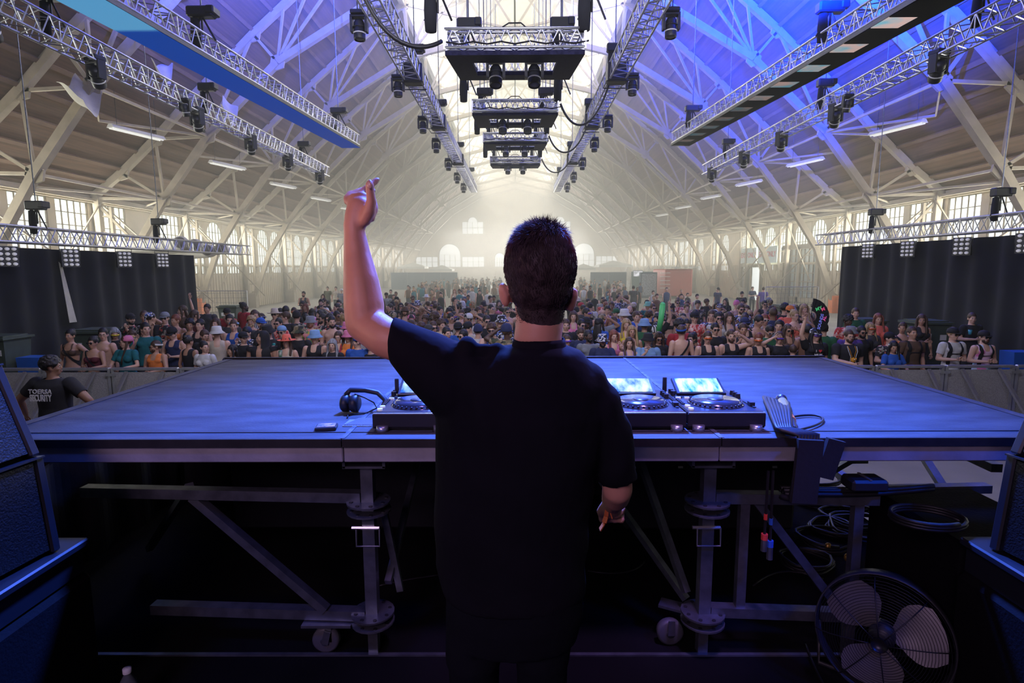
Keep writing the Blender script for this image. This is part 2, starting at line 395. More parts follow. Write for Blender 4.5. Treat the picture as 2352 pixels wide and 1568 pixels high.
# side walls built bay by bay with real openings
def wallpiece(mb, s, y0, y1, z0, z1, th=.3, mi=0):
    mb.box((s * (WX + th / 2), (y0 + y1) / 2, (z0 + z1) / 2), (th, y1 - y0, z1 - z0), None, mi)
wn = 1
for s, side in ((-1, 'left'), (1, 'right')):
    wm = MB(); ys = [YN] + [t for t in TY if t > YN] + [YF]; ys = sorted(set(ys))
    Z0, Z1, ZT = 3.25, 6.2, 6.75
    for b, (y0, y1) in enumerate(zip(ys[:-1], ys[1:])):
        if y1 - y0 < 3: wallpiece(wm, s, y0, y1, 0, ZT); continue
        arched = (y0 > 34 and y0 < 60); solid = (s > 0 and 51 < y0 < 60) or (28 < y0 < 30 and s < 0)
        zb = 3.25 if not arched else 2.6
        wallpiece(wm, s, y0, y1, 0, zb); wallpiece(wm, s, y0, y1, Z1, ZT)
        nwin = 3 if not arched else 3; g = .45; w = (y1 - y0 - .7 - g * (nwin - 1)) / nwin
        wallpiece(wm, s, y0, y0 + .35, zb, Z1); wallpiece(wm, s, y1 - .35, y1, zb, Z1)
        for k in range(nwin):
            a = y0 + .35 + k * (w + g); c = a + w
            if k < nwin - 1: wallpiece(wm, s, c, c + g, zb, Z1)
            if solid and k == 1: wallpiece(wm, s, a, c, zb, Z1); continue
            wb_ = MB(); X = s * (WX + .12)
            wb_.quad((X, a, zb), (X, c, zb), (X, c, Z1), (X, a, Z1), 0)
            nx = 5 if y0 < 60 else 3; nz = 5
            for q in range(nx + 1): yy = a + (c - a) * q / nx; wb_.box((s * (WX + .06), yy, (zb + Z1) / 2), (.05, .10 if q in (0, nx) else .035, Z1 - zb), None, 1)
            for q in range(nz + 1): zz = zb + (Z1 - zb) * q / nz; wb_.box((s * (WX + .06), (a + c) / 2, zz), (.05, w, .10 if q in (0, nz) else .035), None, 1)
            if arched:
                r = w / 2
                pts0 = [(s * (WX + .02), a, Z1)] + [(s * (WX + .02), (a + c) / 2 - r * math.cos(t), Z1 - r + r * math.sin(t)) for t in [i * math.pi / 12 for i in range(7)]]
                wb_.poly(pts0, s * .08, (1, 0, 0), 2)
                pts1 = [(s * (WX + .02), c, Z1)] + [(s * (WX + .02), (a + c) / 2 + r * math.cos(t), Z1 - r + r * math.sin(t)) for t in [i * math.pi / 12 for i in range(7)]]
                wb_.poly(pts1, s * .08, (1, 0, 0), 2)
            struct(wb_.build('window_%d' % wn, [m_glass, m_cream, m_wall])); wn += 1
    # boarding strips and sill rail on the lower wall
    for y in np.arange(YN + .5, YF, .38): wm.box((s * (WX - .015), y, 1.6), (.04, .05, 3.2))
    wm.box((s * (WX - .05), (YN + YF) / 2, 3.2), (.16, YF - YN, .14)); wm.box((s * (WX - .05), (YN + YF) / 2, 6.3), (.2, YF - YN, .22))
    struct(wm.build('wall_' + side, m_wall))
# end wall with openings as separate pieces around windows
def end_wall():
    mb = MB(); prof = [(21, 0)] + [(x, h + EYE + .3) for x, h in OUT] + [(6.9, 18.6 + EYE), (0, 21 + EYE)]
    op = []   # (x0,x1,z0,z1)
    op += [(-19.0 + 0, -8.3, 0, 0)]
    wins = []
    for cx in (-12.3, 12.7):
        wins += [(cx - 2, cx + 2, 3.3, 5.6, 1), (cx - 6.4, cx - 2.3, 3.3, 5.2, 0), (cx + 2.3, cx + 6.4, 3.3, 5.2, 0)]
    wins += [(-3.9, -2.1, 3.3, 5.0, 1), (2.4, 4.2, 3.3, 5.0, 1), (-9.9, -6.0, 9.4, 11.6, 2), (6.3, 10.2, 9.4, 11.6, 2)]
    # wall strips in x: build columns of wall between windows
    xs = sorted(set([-21, 21] + [w[0] for w in wins] + [w[1] for w in wins] + [s * x for x, h in OUT for s in (-1, 1)] + [0]))
    def top(x):
        x = abs(x)
        for (x0, h0), (x1, h1) in zip(OUT[:-1], OUT[1:]):
            if x1 <= x <= x0: return h0 + (h1 - h0) * (x0 - x) / (x0 - x1) + EYE + .3
        return 18.4 + EYE + (6.7 - x) * .35
    for x0, x1 in zip(xs[:-1], xs[1:]):
        xm = (x0 + x1) / 2; hs = sorted([(w[2], w[3]) for w in wins if w[0] <= xm <= w[1]]); z = 0
        for a, b in hs: mb.box((xm, YF + .15, (z + a) / 2), (x1 - x0, .3, a - z)); z = b
        t0, t1 = top(x0 + 1e-6 if x0 >= 0 else x0), top(x1)
        mb.poly([(x0, YF, z), (x1, YF, z), (x1, YF, t1), (x0, YF, t0)], .3, (0, 1, 0))
    struct(mb.build('wall_end', m_wall)); n = 201
    for (x0, x1, z0, z1, k) in wins:
        w = MB(); w.quad((x0, YF + .15, z0), (x1, YF + .15, z0), (x1, YF + .15, z1), (x0, YF + .15, z1), 0)
        for q in range(5): w.box((x0 + (x1 - x0) * q / 4, YF - .02, (z0 + z1) / 2), (.10, .1, z1 - z0), None, 1)
        for q in range(3): w.box(((x0 + x1) / 2, YF - .02, z0 + (z1 - z0) * q / 2), (x1 - x0, .1, .08), None, 1)
        if k:
            r = (x1 - x0) / 2 * (1 if k == 1 else .45); c = (x0 + x1) / 2
            w.poly([(c + r * math.cos(i * math.pi / 14), YF - .12, z1 + r * math.sin(i * math.pi / 14)) for i in range(15)], .12, (0, 1, 0), 0)
            w.path([(c + r * math.cos(i * math.pi / 14), YF - .12, z1 + r * math.sin(i * math.pi / 14)) for i in range(15)], .08, 5, 1)
        struct(w.build('window_%d' % n, [m_glass, m_cream])); n += 1
end_wall()
# doorway of small panes on the right wall, exit and banners
d = thing('door_1', None, None); d['kind'] = 'structure'
mb = MB(); 
for z in (.55, 4.4): mb.box((WX - .1, 42.2, z), (.2, 5.4, .35))
for y in (39.6, 42.2, 44.8): mb.box((WX - .1, y, 2.4), (.2, .4, 4.1))
mb.build('door_frame', m_cream, d)
mb = MB(); mb.quad((WX - .05, 39.7, .6), (WX - .05, 44.7, .6), (WX - .05, 44.7, 4.3), (WX - .05, 39.7, 4.3))
mb.build('door_glass', M('dusty_glass', (.42, .47, .44), .3, 0, .2, 3), d)
mb = MB()
for k in range(1, 8): mb.box((WX - .09, 39.6 + k * .65, 2.4), (.08, .05, 3.9))
for k in range(1, 6): mb.box((WX - .09, 42.2, .6 + k * .63), (.08, 5.2, .06))
mb.build('glazing_bars', m_cream, d)
d = thing('door_2', None, None); d['kind'] = 'structure'
mb = MB(); mb.box((WX - .1, 50.8, 3.1), (.2, 4.4, .3)); mb.box((WX - .1, 48.7, 1.5), (.2, .2, 3)); mb.box((WX - .1, 52.9, 1.5), (.2, .2, 3)); mb.box((WX - .1, 50.8, 1.5), (.15, .2, 3)); mb.build('door_frame', m_cream, d)
mb = MB(); mb.box((WX - .04, 51.8, 1.4), (.06, 1.8, 2.8)); mb.build('door_panel', M('grey_door', (.35, .34, .31), .7), d)
mb = MB(); mb.quad((WX - .05, 48.9, .1), (WX - .05, 50.6, .1), (WX - .05, 50.6, 2.9), (WX - .05, 48.9, 2.9)); mb.build('door_daylight', m_glass, d)
m_ban = M('banner_vinyl', (.62, .72, .72), .6, 0, .05)
m_bred = M('banner_lettering', (.55, .08, .10), .6, 0, .05)
for (y0, y1, lab) in ((52.6, 49.3, 'pale blue banner reading EXIT ONLY above the exit doors, farther of two'), (48.9, 45.4, 'pale blue banner reading EXIT ONLY beside the paned door, nearer of two')):
    t = thing('exit_banner', lab, 'banner', (WX - .32, (y0 + y1) / 2, 3.95), 'exit banners on the right wall')
    mb = MB(); mb.box((0, 0, 0), (.03, y0 - y1, 1.35)); mb.build('banner_sheet', m_ban, t)
    text_obj('lettering', 'EXIT ONLY', .62, m_bred, t, (-.03, 0, .02), (R(90), 0, R(-90)), bold=.012)

# ---------------------------------------------------------------- stalls at the back of the hall
m_navy = M('navy_hoarding', (.07, .11, .15), .8, 0, .15)
m_greenb = M('green_hoarding', (.05, .12, .11), .8, 0, .15)
m_tent = M('canopy_cloth', (.75, .78, .72), .8, 0, .08)
def hoarding(x0, x1, y, h, mat, lab):
    t = thing('hoarding', lab, 'hoarding', ((x0 + x1) / 2, y, 0))
    mb = MB(); n = max(2, int((x1 - x0) / 2.4)); w = (x1 - x0) / n
    for k in range(n): mb.box((-(x1 - x0) / 2 + w * (k + .5), 0, h / 2), (w * .985, .08, h))
    mb.build('panels', mat, t)
    mb = MB()
    for k in range(n + 1): mb.bar((-(x1 - x0) / 2 + w * k, .05, h), (-(x1 - x0) / 2 + w * k, .8, 0), .06, .06)
    mb.build('props', m_alu, t)
hoarding(-18, -8.4, 82, 2.45, m_navy, 'long slate blue hoarding across the back of the hall, left of centre')
hoarding(9.2, 13.6, 70, 2.45, m_navy, 'slate blue hoarding right of the end wall door')
hoarding(13.8, 20.0, 68, 2.5, m_greenb, 'dull green hoarding behind the bar stalls on the right')
def tent(x, y, w, h, lab):
    t = thing('canopy_tent', lab, 'canopy', (x, y, 0)); a = w / 2
    mb = MB(); p = (0, 0, h + .7); cs = [(-a, -a, h), (a, -a, h), (a, a, h), (-a, a, h)]
    for i in range(4): mb.add([cs[i], cs[(i + 1) % 4], p], [(0, 1, 2)]); mb.box(((cs[i][0] + cs[(i + 1) % 4][0]) / 2, (cs[i][1] + cs[(i + 1) % 4][1]) / 2, h - .15), (w if i % 2 == 0 else .03, .03 if i % 2 == 0 else w, .3))
    mb.build('canopy', m_tent, t)
    for i in range(4): q = MB(); q.tube((cs[i][0], cs[i][1], 0), cs[i], .03); q.build('pole', m_alu, t)
    q = MB(); q.box((0, -a * .8, .5), (w * .8, .5, 1.0)); q.build('counter', m_white, t)
tent(-16.5, 92, 4.2, 3.3, 'white canopy tent at far left behind the hoarding'); tent(-12.0, 93, 3.6, 2.9, 'smaller white canopy tent beside the far left one')
tent(15.0, 88, 5, 3.4, 'large white canopy tent in the far right corner'); tent(10.8, 91, 3.4, 3.0, 'white canopy tent under the right arched window')
t = thing('food_truck', 'faded red serving trailer with white shelves by the right wall', 'food stall', (15.6, 57, 0))
mb = MB(); mb.box((0, 0, 1.5), (2.6, 5, 2.6), None, 0, .1); mb.build('body', M('red_trailer_paint', (.52, .09, .07), .5, 0, .1), t)
for k in range(5): mb = MB(); mb.box((-1.32, -2.52 + .0, 1 + k * .36), (.9, .3, .05)); mb.build('shelf', m_white, t)
mb = MB(); mb.box((.1, -2.55, 2.95), (3.2, .9, .06)); mb.build('awning', m_tent, t)
t = thing('drinks_fridge', 'tall dark drinks fridge with coloured rows beside the red trailer', 'fridge', (13.0, 56, 0))
mb = MB(); mb.box((0, 0, 1.25), (1.6, .8, 2.5), None, 0, .04); mb.build('cabinet', m_navy, t)
mb = MB(); mb.box((0, -.42, 1.3), (1.4, .04, 2.1)); mb.build('glass_door', M('bottle_rows', (.45, .5, .55), .3, 0, .7, 9), t)
t = thing('video_screen', 'small lit screen with white and green patches on the back stalls', 'screen', (13.7, 64, 2.3))
mb = MB(); mb.box((0, 0, 0), (1.1, .08, .7)); mb.build('casing', m_fix, t)
mb = MB(); mb.box((0, -.06, 0), (1.0, .02, .6)); mb.build('display', M('screen_picture', (.9, .95, 1), .3, 0, .85, 3, emit=1.2), t)

# fabric ducts on left wall
t = thing('air_ducts', 'bundle of four fat white fabric air ducts beyond the left curtain', 'air duct', (-15.6, 27, 3.9))
m_duct = M('duct_fabric', (.62, .60, .55), .8, 0, .1, 4, .3, 12)
for k, (dx, dz, r, L, e) in enumerate(((.3, .2, .40, 4.5, 0), (.95, .1, .36, 4, .6), (1.5, -.15, .38, 5, 1.0), (2.1, -.05, .31, 4, 1.6))):
    P0, P1, P2 = Vector((dx - 4.5, 1.0 + .5 * e, dz - .1)), Vector((dx - .3, .9 + .4 * e, dz)), Vector((dx + .15, -1.2, dz + .02))
    cv = [P0.lerp(P1, i / 16).lerp(P1.lerp(P2, i / 16), i / 16) for i in range(17)]
    q = MB(); q.path(cv, [r * .72 * (1 + .05 * (i % 2)) for i in range(17)], 16)
    d_ = (cv[-1] - cv[-2]).normalized(); q.tube(cv[-1] - d_ * .01, cv[-1] + d_ * .02, r * .62, 16, mi=1)
    du = q.build('duct', [m_duct, M('duct_mouth_%d' % k, (.16, .15, .14), .8)], t, True)
# hanging fluorescent lamps
def fl_lamp(x, y, z, rz, lab):
    t = thing('strip_light', lab, 'strip light', (x, y, z), 'hanging strip lights', rz)
    mb = MB(); mb.poly([(-.2, -1.2, 0), (.2, -1.2, 0), (.09, -1.2, .14), (-.09, -1.2, .14)], 2.4, (0, 1, 0)); mb.build('reflector', m_white, t)
    for q in (-.1, .1): u = MB(); u.tube((q, -1.15, -.03), (q, 1.15, -.03), .025, 6); u.build('tube', m_lamp_tube, t)
    u = MB(); u.tube((0, -.9, .14), (0, -.9, 1.6), .012, 4); u.tube((0, .9, .14), (0, .9, 1.6), .012, 4); u.build('hanger', m_cable, t)
ordn = ['nearest', 'second nearest', 'third', 'fourth', 'fifth', 'sixth', 'seventh']
for s, nm in ((-1, 'left'), (1, 'right')):
    for i, y in enumerate((17.2, 24.8, 32.4, 40, 47.6, 55.2, 62.8)):
        fl_lamp(s * (16.0 if i else 17.3), y, EYE + 5.75, .3 * s, 'white hanging strip light under the %s roof slope, %s of its row' % (nm, ordn[i]))
# sagging cloths slung from the roof steel
def sag(pts, lab, sagz=.7):
    n = 10; p = [Vector(q) for q in pts]; mb = MB(); vs = []
    for i in range(n + 1):
        for j in range(n + 1):
            u, v = i / n, j / n; q = (p[0] * (1 - u) + p[1] * u) * (1 - v) + (p[3] * (1 - u) + p[2] * u) * v
            vs.append(q - Vector((0, 0, sagz * 4 * u * (1 - u) * (.4 + .6 * v * 1) - .1 * math.sin(9 * u + 5 * v))))
    mb.add(vs, [(i * (n + 1) + j, (i + 1) * (n + 1) + j, (i + 1) * (n + 1) + j + 1, i * (n + 1) + j + 1) for i in range(n) for j in range(n)])
    tag(mb.build('hanging_cloth', M('cloth_white', (.6, .57, .5), .8, 0, .1), None, True), lab, 'cloth', 'cloths slung from the roof steel')
def uvp(px, py, Z): return at_y(px, py, Z)
sag([uvp(128, 188, 20), uvp(173, 170, 21), uvp(235, 215, 21), uvp(190, 222, 20)], 'limp white cloth with pointed corners slung from the nearest left truss')
sag([uvp(340, 128, 25), uvp(372, 133, 26), uvp(398, 150, 26), uvp(370, 165, 25)], 'small pale cloth hanging beneath the blue screen on the left')
sag([uvp(505, 240, 27), uvp(512, 220, 28), uvp(548, 250, 28), uvp(520, 255, 27)], 'small pale cloth caught in the second left roof truss')

# ---------------------------------------------------------------- side curtains with truss, lamps and hoists
def box_truss(name, label, p0, p1, size, nseg, cat='truss', group=None, chord=.026, lace=.013, tri=False):
    p0 = Vector(p0); p1 = Vector(p1); t = thing(name, label, cat, p0, group)
    d = p1 - p0; _, _, a, b = MB().frame(p0, p1); h = size / 2
    cs = [(-h, -h), (h, -h), (h, h), (-h, h)]
    for x, y in cs:
        q = MB(); q.tube(a * x + b * y, d + a * x + b * y, chord, 8); q.build('chord', m_alu, t, True)
    q = MB()
    for f in range(4):
        (x0, y0), (x1, y1) = cs[f], cs[(f + 1) % 4]
        for i in range(nseg):
            u0, u1 = i / nseg, (i + 1) / nseg
            A = a * x0 + b * y0 + d * u0; B = a * x1 + b * y1 + d * ((u0 + u1) / 2); D = a * x0 + b * y0 + d * u1
            q.tube(A, B, lace, 5, caps=False); q.tube(B, D, lace, 5, caps=False)
            if i % 6 == 0: q.tube(A, a * x1 + b * y1 + d * u0, lace, 5, caps=False)
    q.build('lacing', m_alu, t)
    return t
def hoist_mesh():
    b = MB(); b.box((0, 0, .16), (.34, .2, .22), None, 0, .02); b.box((.16, 0, .14), (.12, .14, .14)); return b
HB = MB(); HB.box((0, 0, .35), (.46, .20, .22), None, 0, .03); HB.box((.2, 0, .37), (.14, .26, .16), None, 0, .02)
HBm = HB.mesh('motor', m_fix)
HG = MB(); HG.lathe([(.01, -.36), (.075, -.34), (.085, -.05), (.07, .22), (.02, .24)], n=10); HGm = HG.mesh('chain_bag', m_black, True)
HC = MB(); HC.tube((0, 0, .45), (0, 0, 7), .014, 5); HCm = HC.mesh('chain', m_galv)
HS = MB(); HS.tube((0, 0, -.1), (0, 0, .28), .02, 5); HS.tube((-.02, 0, .25), (-.22, 0, -.22), .018, 5); HS.tube((.02, 0, .25), (.22, 0, -.22), .018, 5); HSm = HS.mesh('sling', m_cable)
def hoist(loc, label, sc=1.0, group='chain hoists', bag=1.0):
    t = thing('chain_hoist', label, 'chain hoist', loc, group)
    for n_, me in (('motor', HBm), ('chain_bag', HGm), ('chain', HCm), ('sling', HSm)):
        o = ob(n_, me, t)
        if n_ == 'chain_bag': o.location = (-.12, 0, 0); o.scale = (bag, bag, 1 + (bag - 1) * .5)
    t.scale = (sc, sc, 1)
    return t
m_bulb = M('blinder_bulb', (.75, .74, .72), .3, 0, .05, emit=.25)
def blinder(loc, rz, label):
    t = thing('audience_blinder', label, 'stage light', loc, 'lamp grids on the side curtains', rz); t.scale = (.72, .72, .6)
    b = MB(); b.box((0, .06, 0), (.62, .08, .78)); b.build('casing', m_fix, t)
    b = MB()
    for i in range(3):
        for j in range(4): b.lathe([(.001, -.045), (.05, -.04), (.062, -.005), (.062, .02)], (-.19 + i * .19, 0, -.285 + j * .19), 12, rot=Matrix.Rotation(R(-90), 3, 'X'))
    b.build('bulbs', m_bulb, t)
    b = MB(); b.tube((-.34, .05, 0), (-.34, .05, .5), .012, 5); b.tube((.34, .05, 0), (.34, .05, .5), .012, 5); b.tube((-.34, .05, .5), (.34, .05, .5), .012, 5); b.build('yoke', m_fix, t)
for s, nm, H0 in ((-1, 'left', .66), (1, 'right', .86)):
    X = s * 12; z0 = EYE + H0
    ye = 21.2
    t = thing('side_curtain', 'tall black curtain wall hanging from a truss along the %s side' % nm, 'curtain', (X, 0, 0), 'side curtains')
    mb = MB(); n = 220; vs = []
    for i in range(n + 1):
        y = 6 + (ye - 6) * i / n; w = .07 * math.sin(y * 7.5) + .04 * math.sin(y * 3.1 + 1)
        vs += [(w, y, .03), (w * .8, y, z0 - .1)]
    mb.add(vs, [(2 * i, 2 * i + 2, 2 * i + 3, 2 * i + 1) for i in range(n)]); vs2 = [(v[0] + s * .03, v[1], v[2]) for v in vs]
    mb.add(vs2, [(2 * i, 2 * i + 1, 2 * i + 3, 2 * i + 2) for i in range(n)])
    mb.build('drape', m_curtain, t, True)
    if s < 0:
        g = MB(); g.poly([(.14, 14.75, 3.1), (.14, 14.9, 1.5), (.14, 15.15, 1.5), (.14, 14.85, 3.0)], .01, (1, 0, 0)); g.build('painted_gap_light', M('painted_daylight', (.5, .48, .4), .8), t)  # daylight at a curtain gap, painted as a pale opaque strip
    box_truss('curtain_truss', 'aluminium box truss carrying the %s black curtain' % nm, (X, 4.5, z0 + .22), (X, ye + 4.2 * (1 if s < 0 else .35), z0 + .22), .38, 44 if s < 0 else 40, 'truss', 'curtain trusses')
    for k, y in enumerate((14.4, 19.3)): hoist((X, y, z0 + .62), 'chain hoist with dark motor over the %s curtain truss, %s' % (nm, ['nearer one', 'farther one'][k]))
    for k, px in enumerate((8, 155, 280, 368) if s < 0 else (2352, 2205, 2082, 1992)):
        Y = abs(X) * FPX / abs(px - 1185) * 1.0
        blinder((X - s * .35, Y * .985, z0 - .32), R(-90) * s + s * .35, 'three by four lamp grid high on the %s curtain, %s' % (nm, ['nearest the stage', 'second from the stage', 'third from the stage', 'farthest from the stage'][k]))
# ---------------------------------------------------------------- flown rig over the audience
# moving head lamp: shared meshes
q = MB(); q.box((0, 0, 0), (.40, .30, .13), None, 0, .03); MHbase = q.mesh('base', m_fix)
q = MB(); q.box((-.19, 0, -.26), (.06, .18, .42), None, 0, .02); q.box((.19, 0, -.26), (.06, .18, .42), None, 0, .02); q.box((0, 0, -.09), (.42, .2, .07), None, 0, .02); MHyoke = q.mesh('yoke', m_fix)
q = MB(); q.lathe([(.001, .2), (.10, .19), (.135, .12), (.14, -.06), (.15, -.08), (.15, -.26), (.14, -.3), (.125, -.3), (.12, -.27)], n=20); q.lathe([(.142, .0), (.155, .0), (.155, .03), (.142, .03)], n=20); MHhead = q.mesh('head', m_fix, True)
q = MB(); q.lathe([(.001, -.285), (.06, -.29), (.12, -.275)], n=20); q.lathe([(.151, -.12), (.156, -.12), (.156, -.15), (.151, -.15)], n=20, mi=1); MHlens = q.mesh('lens', [m_lens, m_white], True)
q = MB(); q.tube((0, -.12, .06), (0, -.12, .26), .02, 5); q.tube((0, .12, .06), (0, .12, .26), .02, 5); MHclamp = q.mesh('clamp', m_galv)
def mover(loc, label, group, tilt=(0, 0), sc=1.0, pan=0):
    t = thing('moving_head_light', label, 'stage light', loc, group, pan)
    t.scale = (sc, sc, sc)
    for n_, me in (('base', MHbase), ('yoke', MHyoke), ('clamp', MHclamp)): ob(n_, me, t)
    m4 = Matrix.Translation((0, 0, -.36)) @ Euler((tilt[0], tilt[1], 0)).to_matrix().to_4x4()
    h = ob('head', MHhead, t, m4); ob('lens', MHlens, h)
    return t
ORD = ['nearest the stage', 'second from the stage', 'third from the stage', 'fourth from the stage', 'fifth from the stage', 'sixth from the stage', 'farthest from the stage']
def cable(pts, r, label, group=None, n=16):
    P = [Vector(p) for p in pts]; out = []
    for i in range(n + 1):
        u = i / n; q = [p.copy() for p in P]
        while len(q) > 1: q = [q[k].lerp(q[k + 1], u) for k in range(len(q) - 1)]
        out.append(q[0])
    mb = MB(); mb.path(out, r, 6); o = mb.build('cable', m_cable, None, True); return tag(o, label, 'cable', group)
for s, nm in ((-1, 'left'), (1, 'right')):
    # inner long truss
    box_truss('lighting_truss', 'long aluminium lighting truss on the inner %s side of the roof centre' % nm, (s * 2.62, 8.0, EYE + 5), (s * 2.62, 36.5, EYE + 5), .40, 66, 'truss', 'inner lighting trusses')
    for k, Z in enumerate((11.5, 15.1, 19, 22.1, 26, 29.8, 33.4)):
        mover((s * 2.98, Z, EYE + 4.86), 'black moving head lamp under the inner %s truss, %s' % (nm, ORD[k]), 'moving heads on the inner trusses', sc=.74)
    for k, Z in enumerate((9.6, 15.6, 20.4, 27.0, 33.6)):
        hoist((s * 2.62, Z, EYE + 5.35), 'chain hoist on the inner %s lighting truss, %s' % (nm, ORD[k]))
        if 0 < k < 4:
            b = MB(); b.box((0, 0, 0), (.52, .40, .50), None, 0, .04); b.tube((-.3, -.3, -.28), (.3, -.3, -.28), .015, 4); b.tube((-.3, .3, -.28), (.3, .3, -.28), .015, 4); b.tube((-.3, -.3, -.28), (-.3, .3, -.28), .015, 4)
            tag(b.build('blinder_box', m_fix, None, False, (s * 2.62, Z - .3, EYE + 4.98)), 'square black lamp box inside the inner %s truss, %s' % (nm, ['', 'nearest', 'middle', 'farthest'][k]), 'stage light', 'lamp boxes in the inner trusses')
    # LED strip with its truss
    h = lambda Y: EYE + 3.78 + .054 * Y
    y0, y1 = 6.5, 24.7
    t = thing('led_strip', 'long LED screen strip under a truss, lit plain blue' if s < 0 else 'long LED screen strip under a truss, dark with white and red bars', 'LED screen', (0, 0, 0))
    a = MB(); xi, xo = s * 6.55, s * 7.32
    ang = math.atan(.054)
    Lc = (y1 - y0) / math.cos(ang)
    mid = ((xi + xo) / 2, (y0 + y1) / 2, (h(y0) + h(y1)) / 2)
    a.box((mid[0], mid[1], mid[2] + .04), (.80, Lc, .08), (ang, 0, 0)); a.build('casing', m_fix, t)
    a = MB(); a.box((mid[0], mid[1], mid[2] - .006), (.765, Lc, .012), (ang, 0, 0))
    m = bpy.data.materials.new('led_picture_' + nm); m.use_nodes = True; nt = m.node_tree; N = nt.nodes; L = nt.links; b = N['Principled BSDF']
    b.inputs['Base Color'].default_value = (.006, .006, .010, 1); b.inputs['Roughness'].default_value = .9; b.inputs['Specular IOR Level'].default_value = .1
    tc = N.new('ShaderNodeTexCoord'); sx = N.new('ShaderNodeSeparateXYZ'); L.new(tc.outputs['Object'], sx.inputs[0])
    rp = N.new('ShaderNodeValToRGB'); mr = N.new('ShaderNodeMapRange'); L.new(sx.outputs['Y'], mr.inputs[0]); L.new(mr.outputs[0], rp.inputs[0])
    if s < 0:
        mr.inputs[1].default_value = 6; mr.inputs[2].default_value = 24.7; rp.color_ramp.interpolation = 'LINEAR'
        e = rp.color_ramp.elements; e[0].position = 0; e[0].color = (.08, .32, .60, 1); e[1].position = 1; e[1].color = (0, .03, .26, 1)
        for p_, c_ in ((.262, (.09, .32, .58, 1)), (.268, (.0, .045, .32, 1)), (.45, (0, .04, .32, 1))):
            k_ = e.new(p_); k_.color = c_
        b.inputs['Emission Strength'].default_value = .9; L.new(rp.outputs[0], b.inputs['Emission Color'])
    else:
        md = N.new('ShaderNodeMath'); md.operation = 'FRACT'; ml = N.new('ShaderNodeMath'); ml.operation = 'MULTIPLY'; ml.inputs[1].default_value = .72
        L.new(sx.outputs['Y'], ml.inputs[0]); L.new(ml.outputs[0], md.inputs[0])
        g1 = N.new('ShaderNodeMath'); g1.operation = 'GREATER_THAN'; g1.inputs[1].default_value = .62; L.new(md.outputs[0], g1.inputs[0])
        g2 = N.new('ShaderNodeMath'); g2.operation = 'LESS_THAN'; g2.inputs[1].default_value = 7.05; L.new(sx.outputs['X'], g2.inputs[0])
        mu = N.new('ShaderNodeMath'); mu.operation = 'MULTIPLY'; L.new(g1.outputs[0], mu.inputs[0]); L.new(g2.outputs[0], mu.inputs[1])
        nz = N.new('ShaderNodeTexNoise'); nz.inputs['Scale'].default_value = 2.5; L.new(tc.outputs['Object'], nz.inputs['Vector'])
        c = N.new('ShaderNodeValToRGB'); c.color_ramp.elements[0].position = .3; c.color_ramp.elements[0].color = (.2, .55, .7, 1); c.color_ramp.elements[1].position = .6; c.color_ramp.elements[1].color = (.8, .55, .5, 1); L.new(nz.outputs[0], c.inputs[0])
        mr.inputs[1].default_value = 8; mr.inputs[2].default_value = 18; mr.inputs[3].default_value = 1; mr.inputs[4].default_value = .12
        m2 = N.new('ShaderNodeMath'); m2.operation = 'MULTIPLY'; L.new(mu.outputs[0], m2.inputs[0]); L.new(mr.outputs[0], m2.inputs[1])
        L.new(c.outputs[0], b.inputs['Emission Color']); L.new(m2.outputs[0], b.inputs['Emission Strength'])
    a.build('led_panels', m, t)
    box_truss('led_truss', 'aluminium truss carrying the %s LED strip' % nm, (s * 6.78, y0, h(y0) + .32), (s * 6.78, y1, h(y1) + .32), .40, 42, 'truss', 'trusses over the LED strips')
    for k, Y in enumerate((13.0, 22.6)): hoist((s * 6.78, Y, h(Y) + .7), 'chain hoist over the %s LED strip, %s' % (nm, ['nearer one', 'farther one'][k]), 1.25)
    # outer truss with lamps
    box_truss('lighting_truss', 'aluminium lighting truss on the outer %s side, below the roof slope' % nm, (s * 8.65, 6, EYE + 4.42), (s * 8.65, 26.4, EYE + 4.42), .40, 48, 'truss', 'outer lighting trusses')
    for k, Z in enumerate((9.7, 12.1, 15.8, 18.9, 21.9, 25.4)):
        mover((s * 8.55, Z, EYE + 4.28), 'black moving head lamp under the outer %s truss, %s' % (nm, ORD[k] if k < 5 else ORD[6]), 'moving heads on the outer trusses', (R(35), R(-s * 38)), .86, R(20) * s)
    mover((s * 8.4, 15.0, EYE + 4.3), 'small black lamp hanging under the outer %s truss beside a larger one' % nm, 'moving heads on the outer trusses', (R(20), 0), .6)
    for k, Z in enumerate((11.2, 16.6, 23.9)): hoist((s * 8.65, Z, EYE + 4.75), 'chain hoist on the outer %s lighting truss, %s' % (nm, ['nearest the stage', 'middle one', 'farthest'][k]))
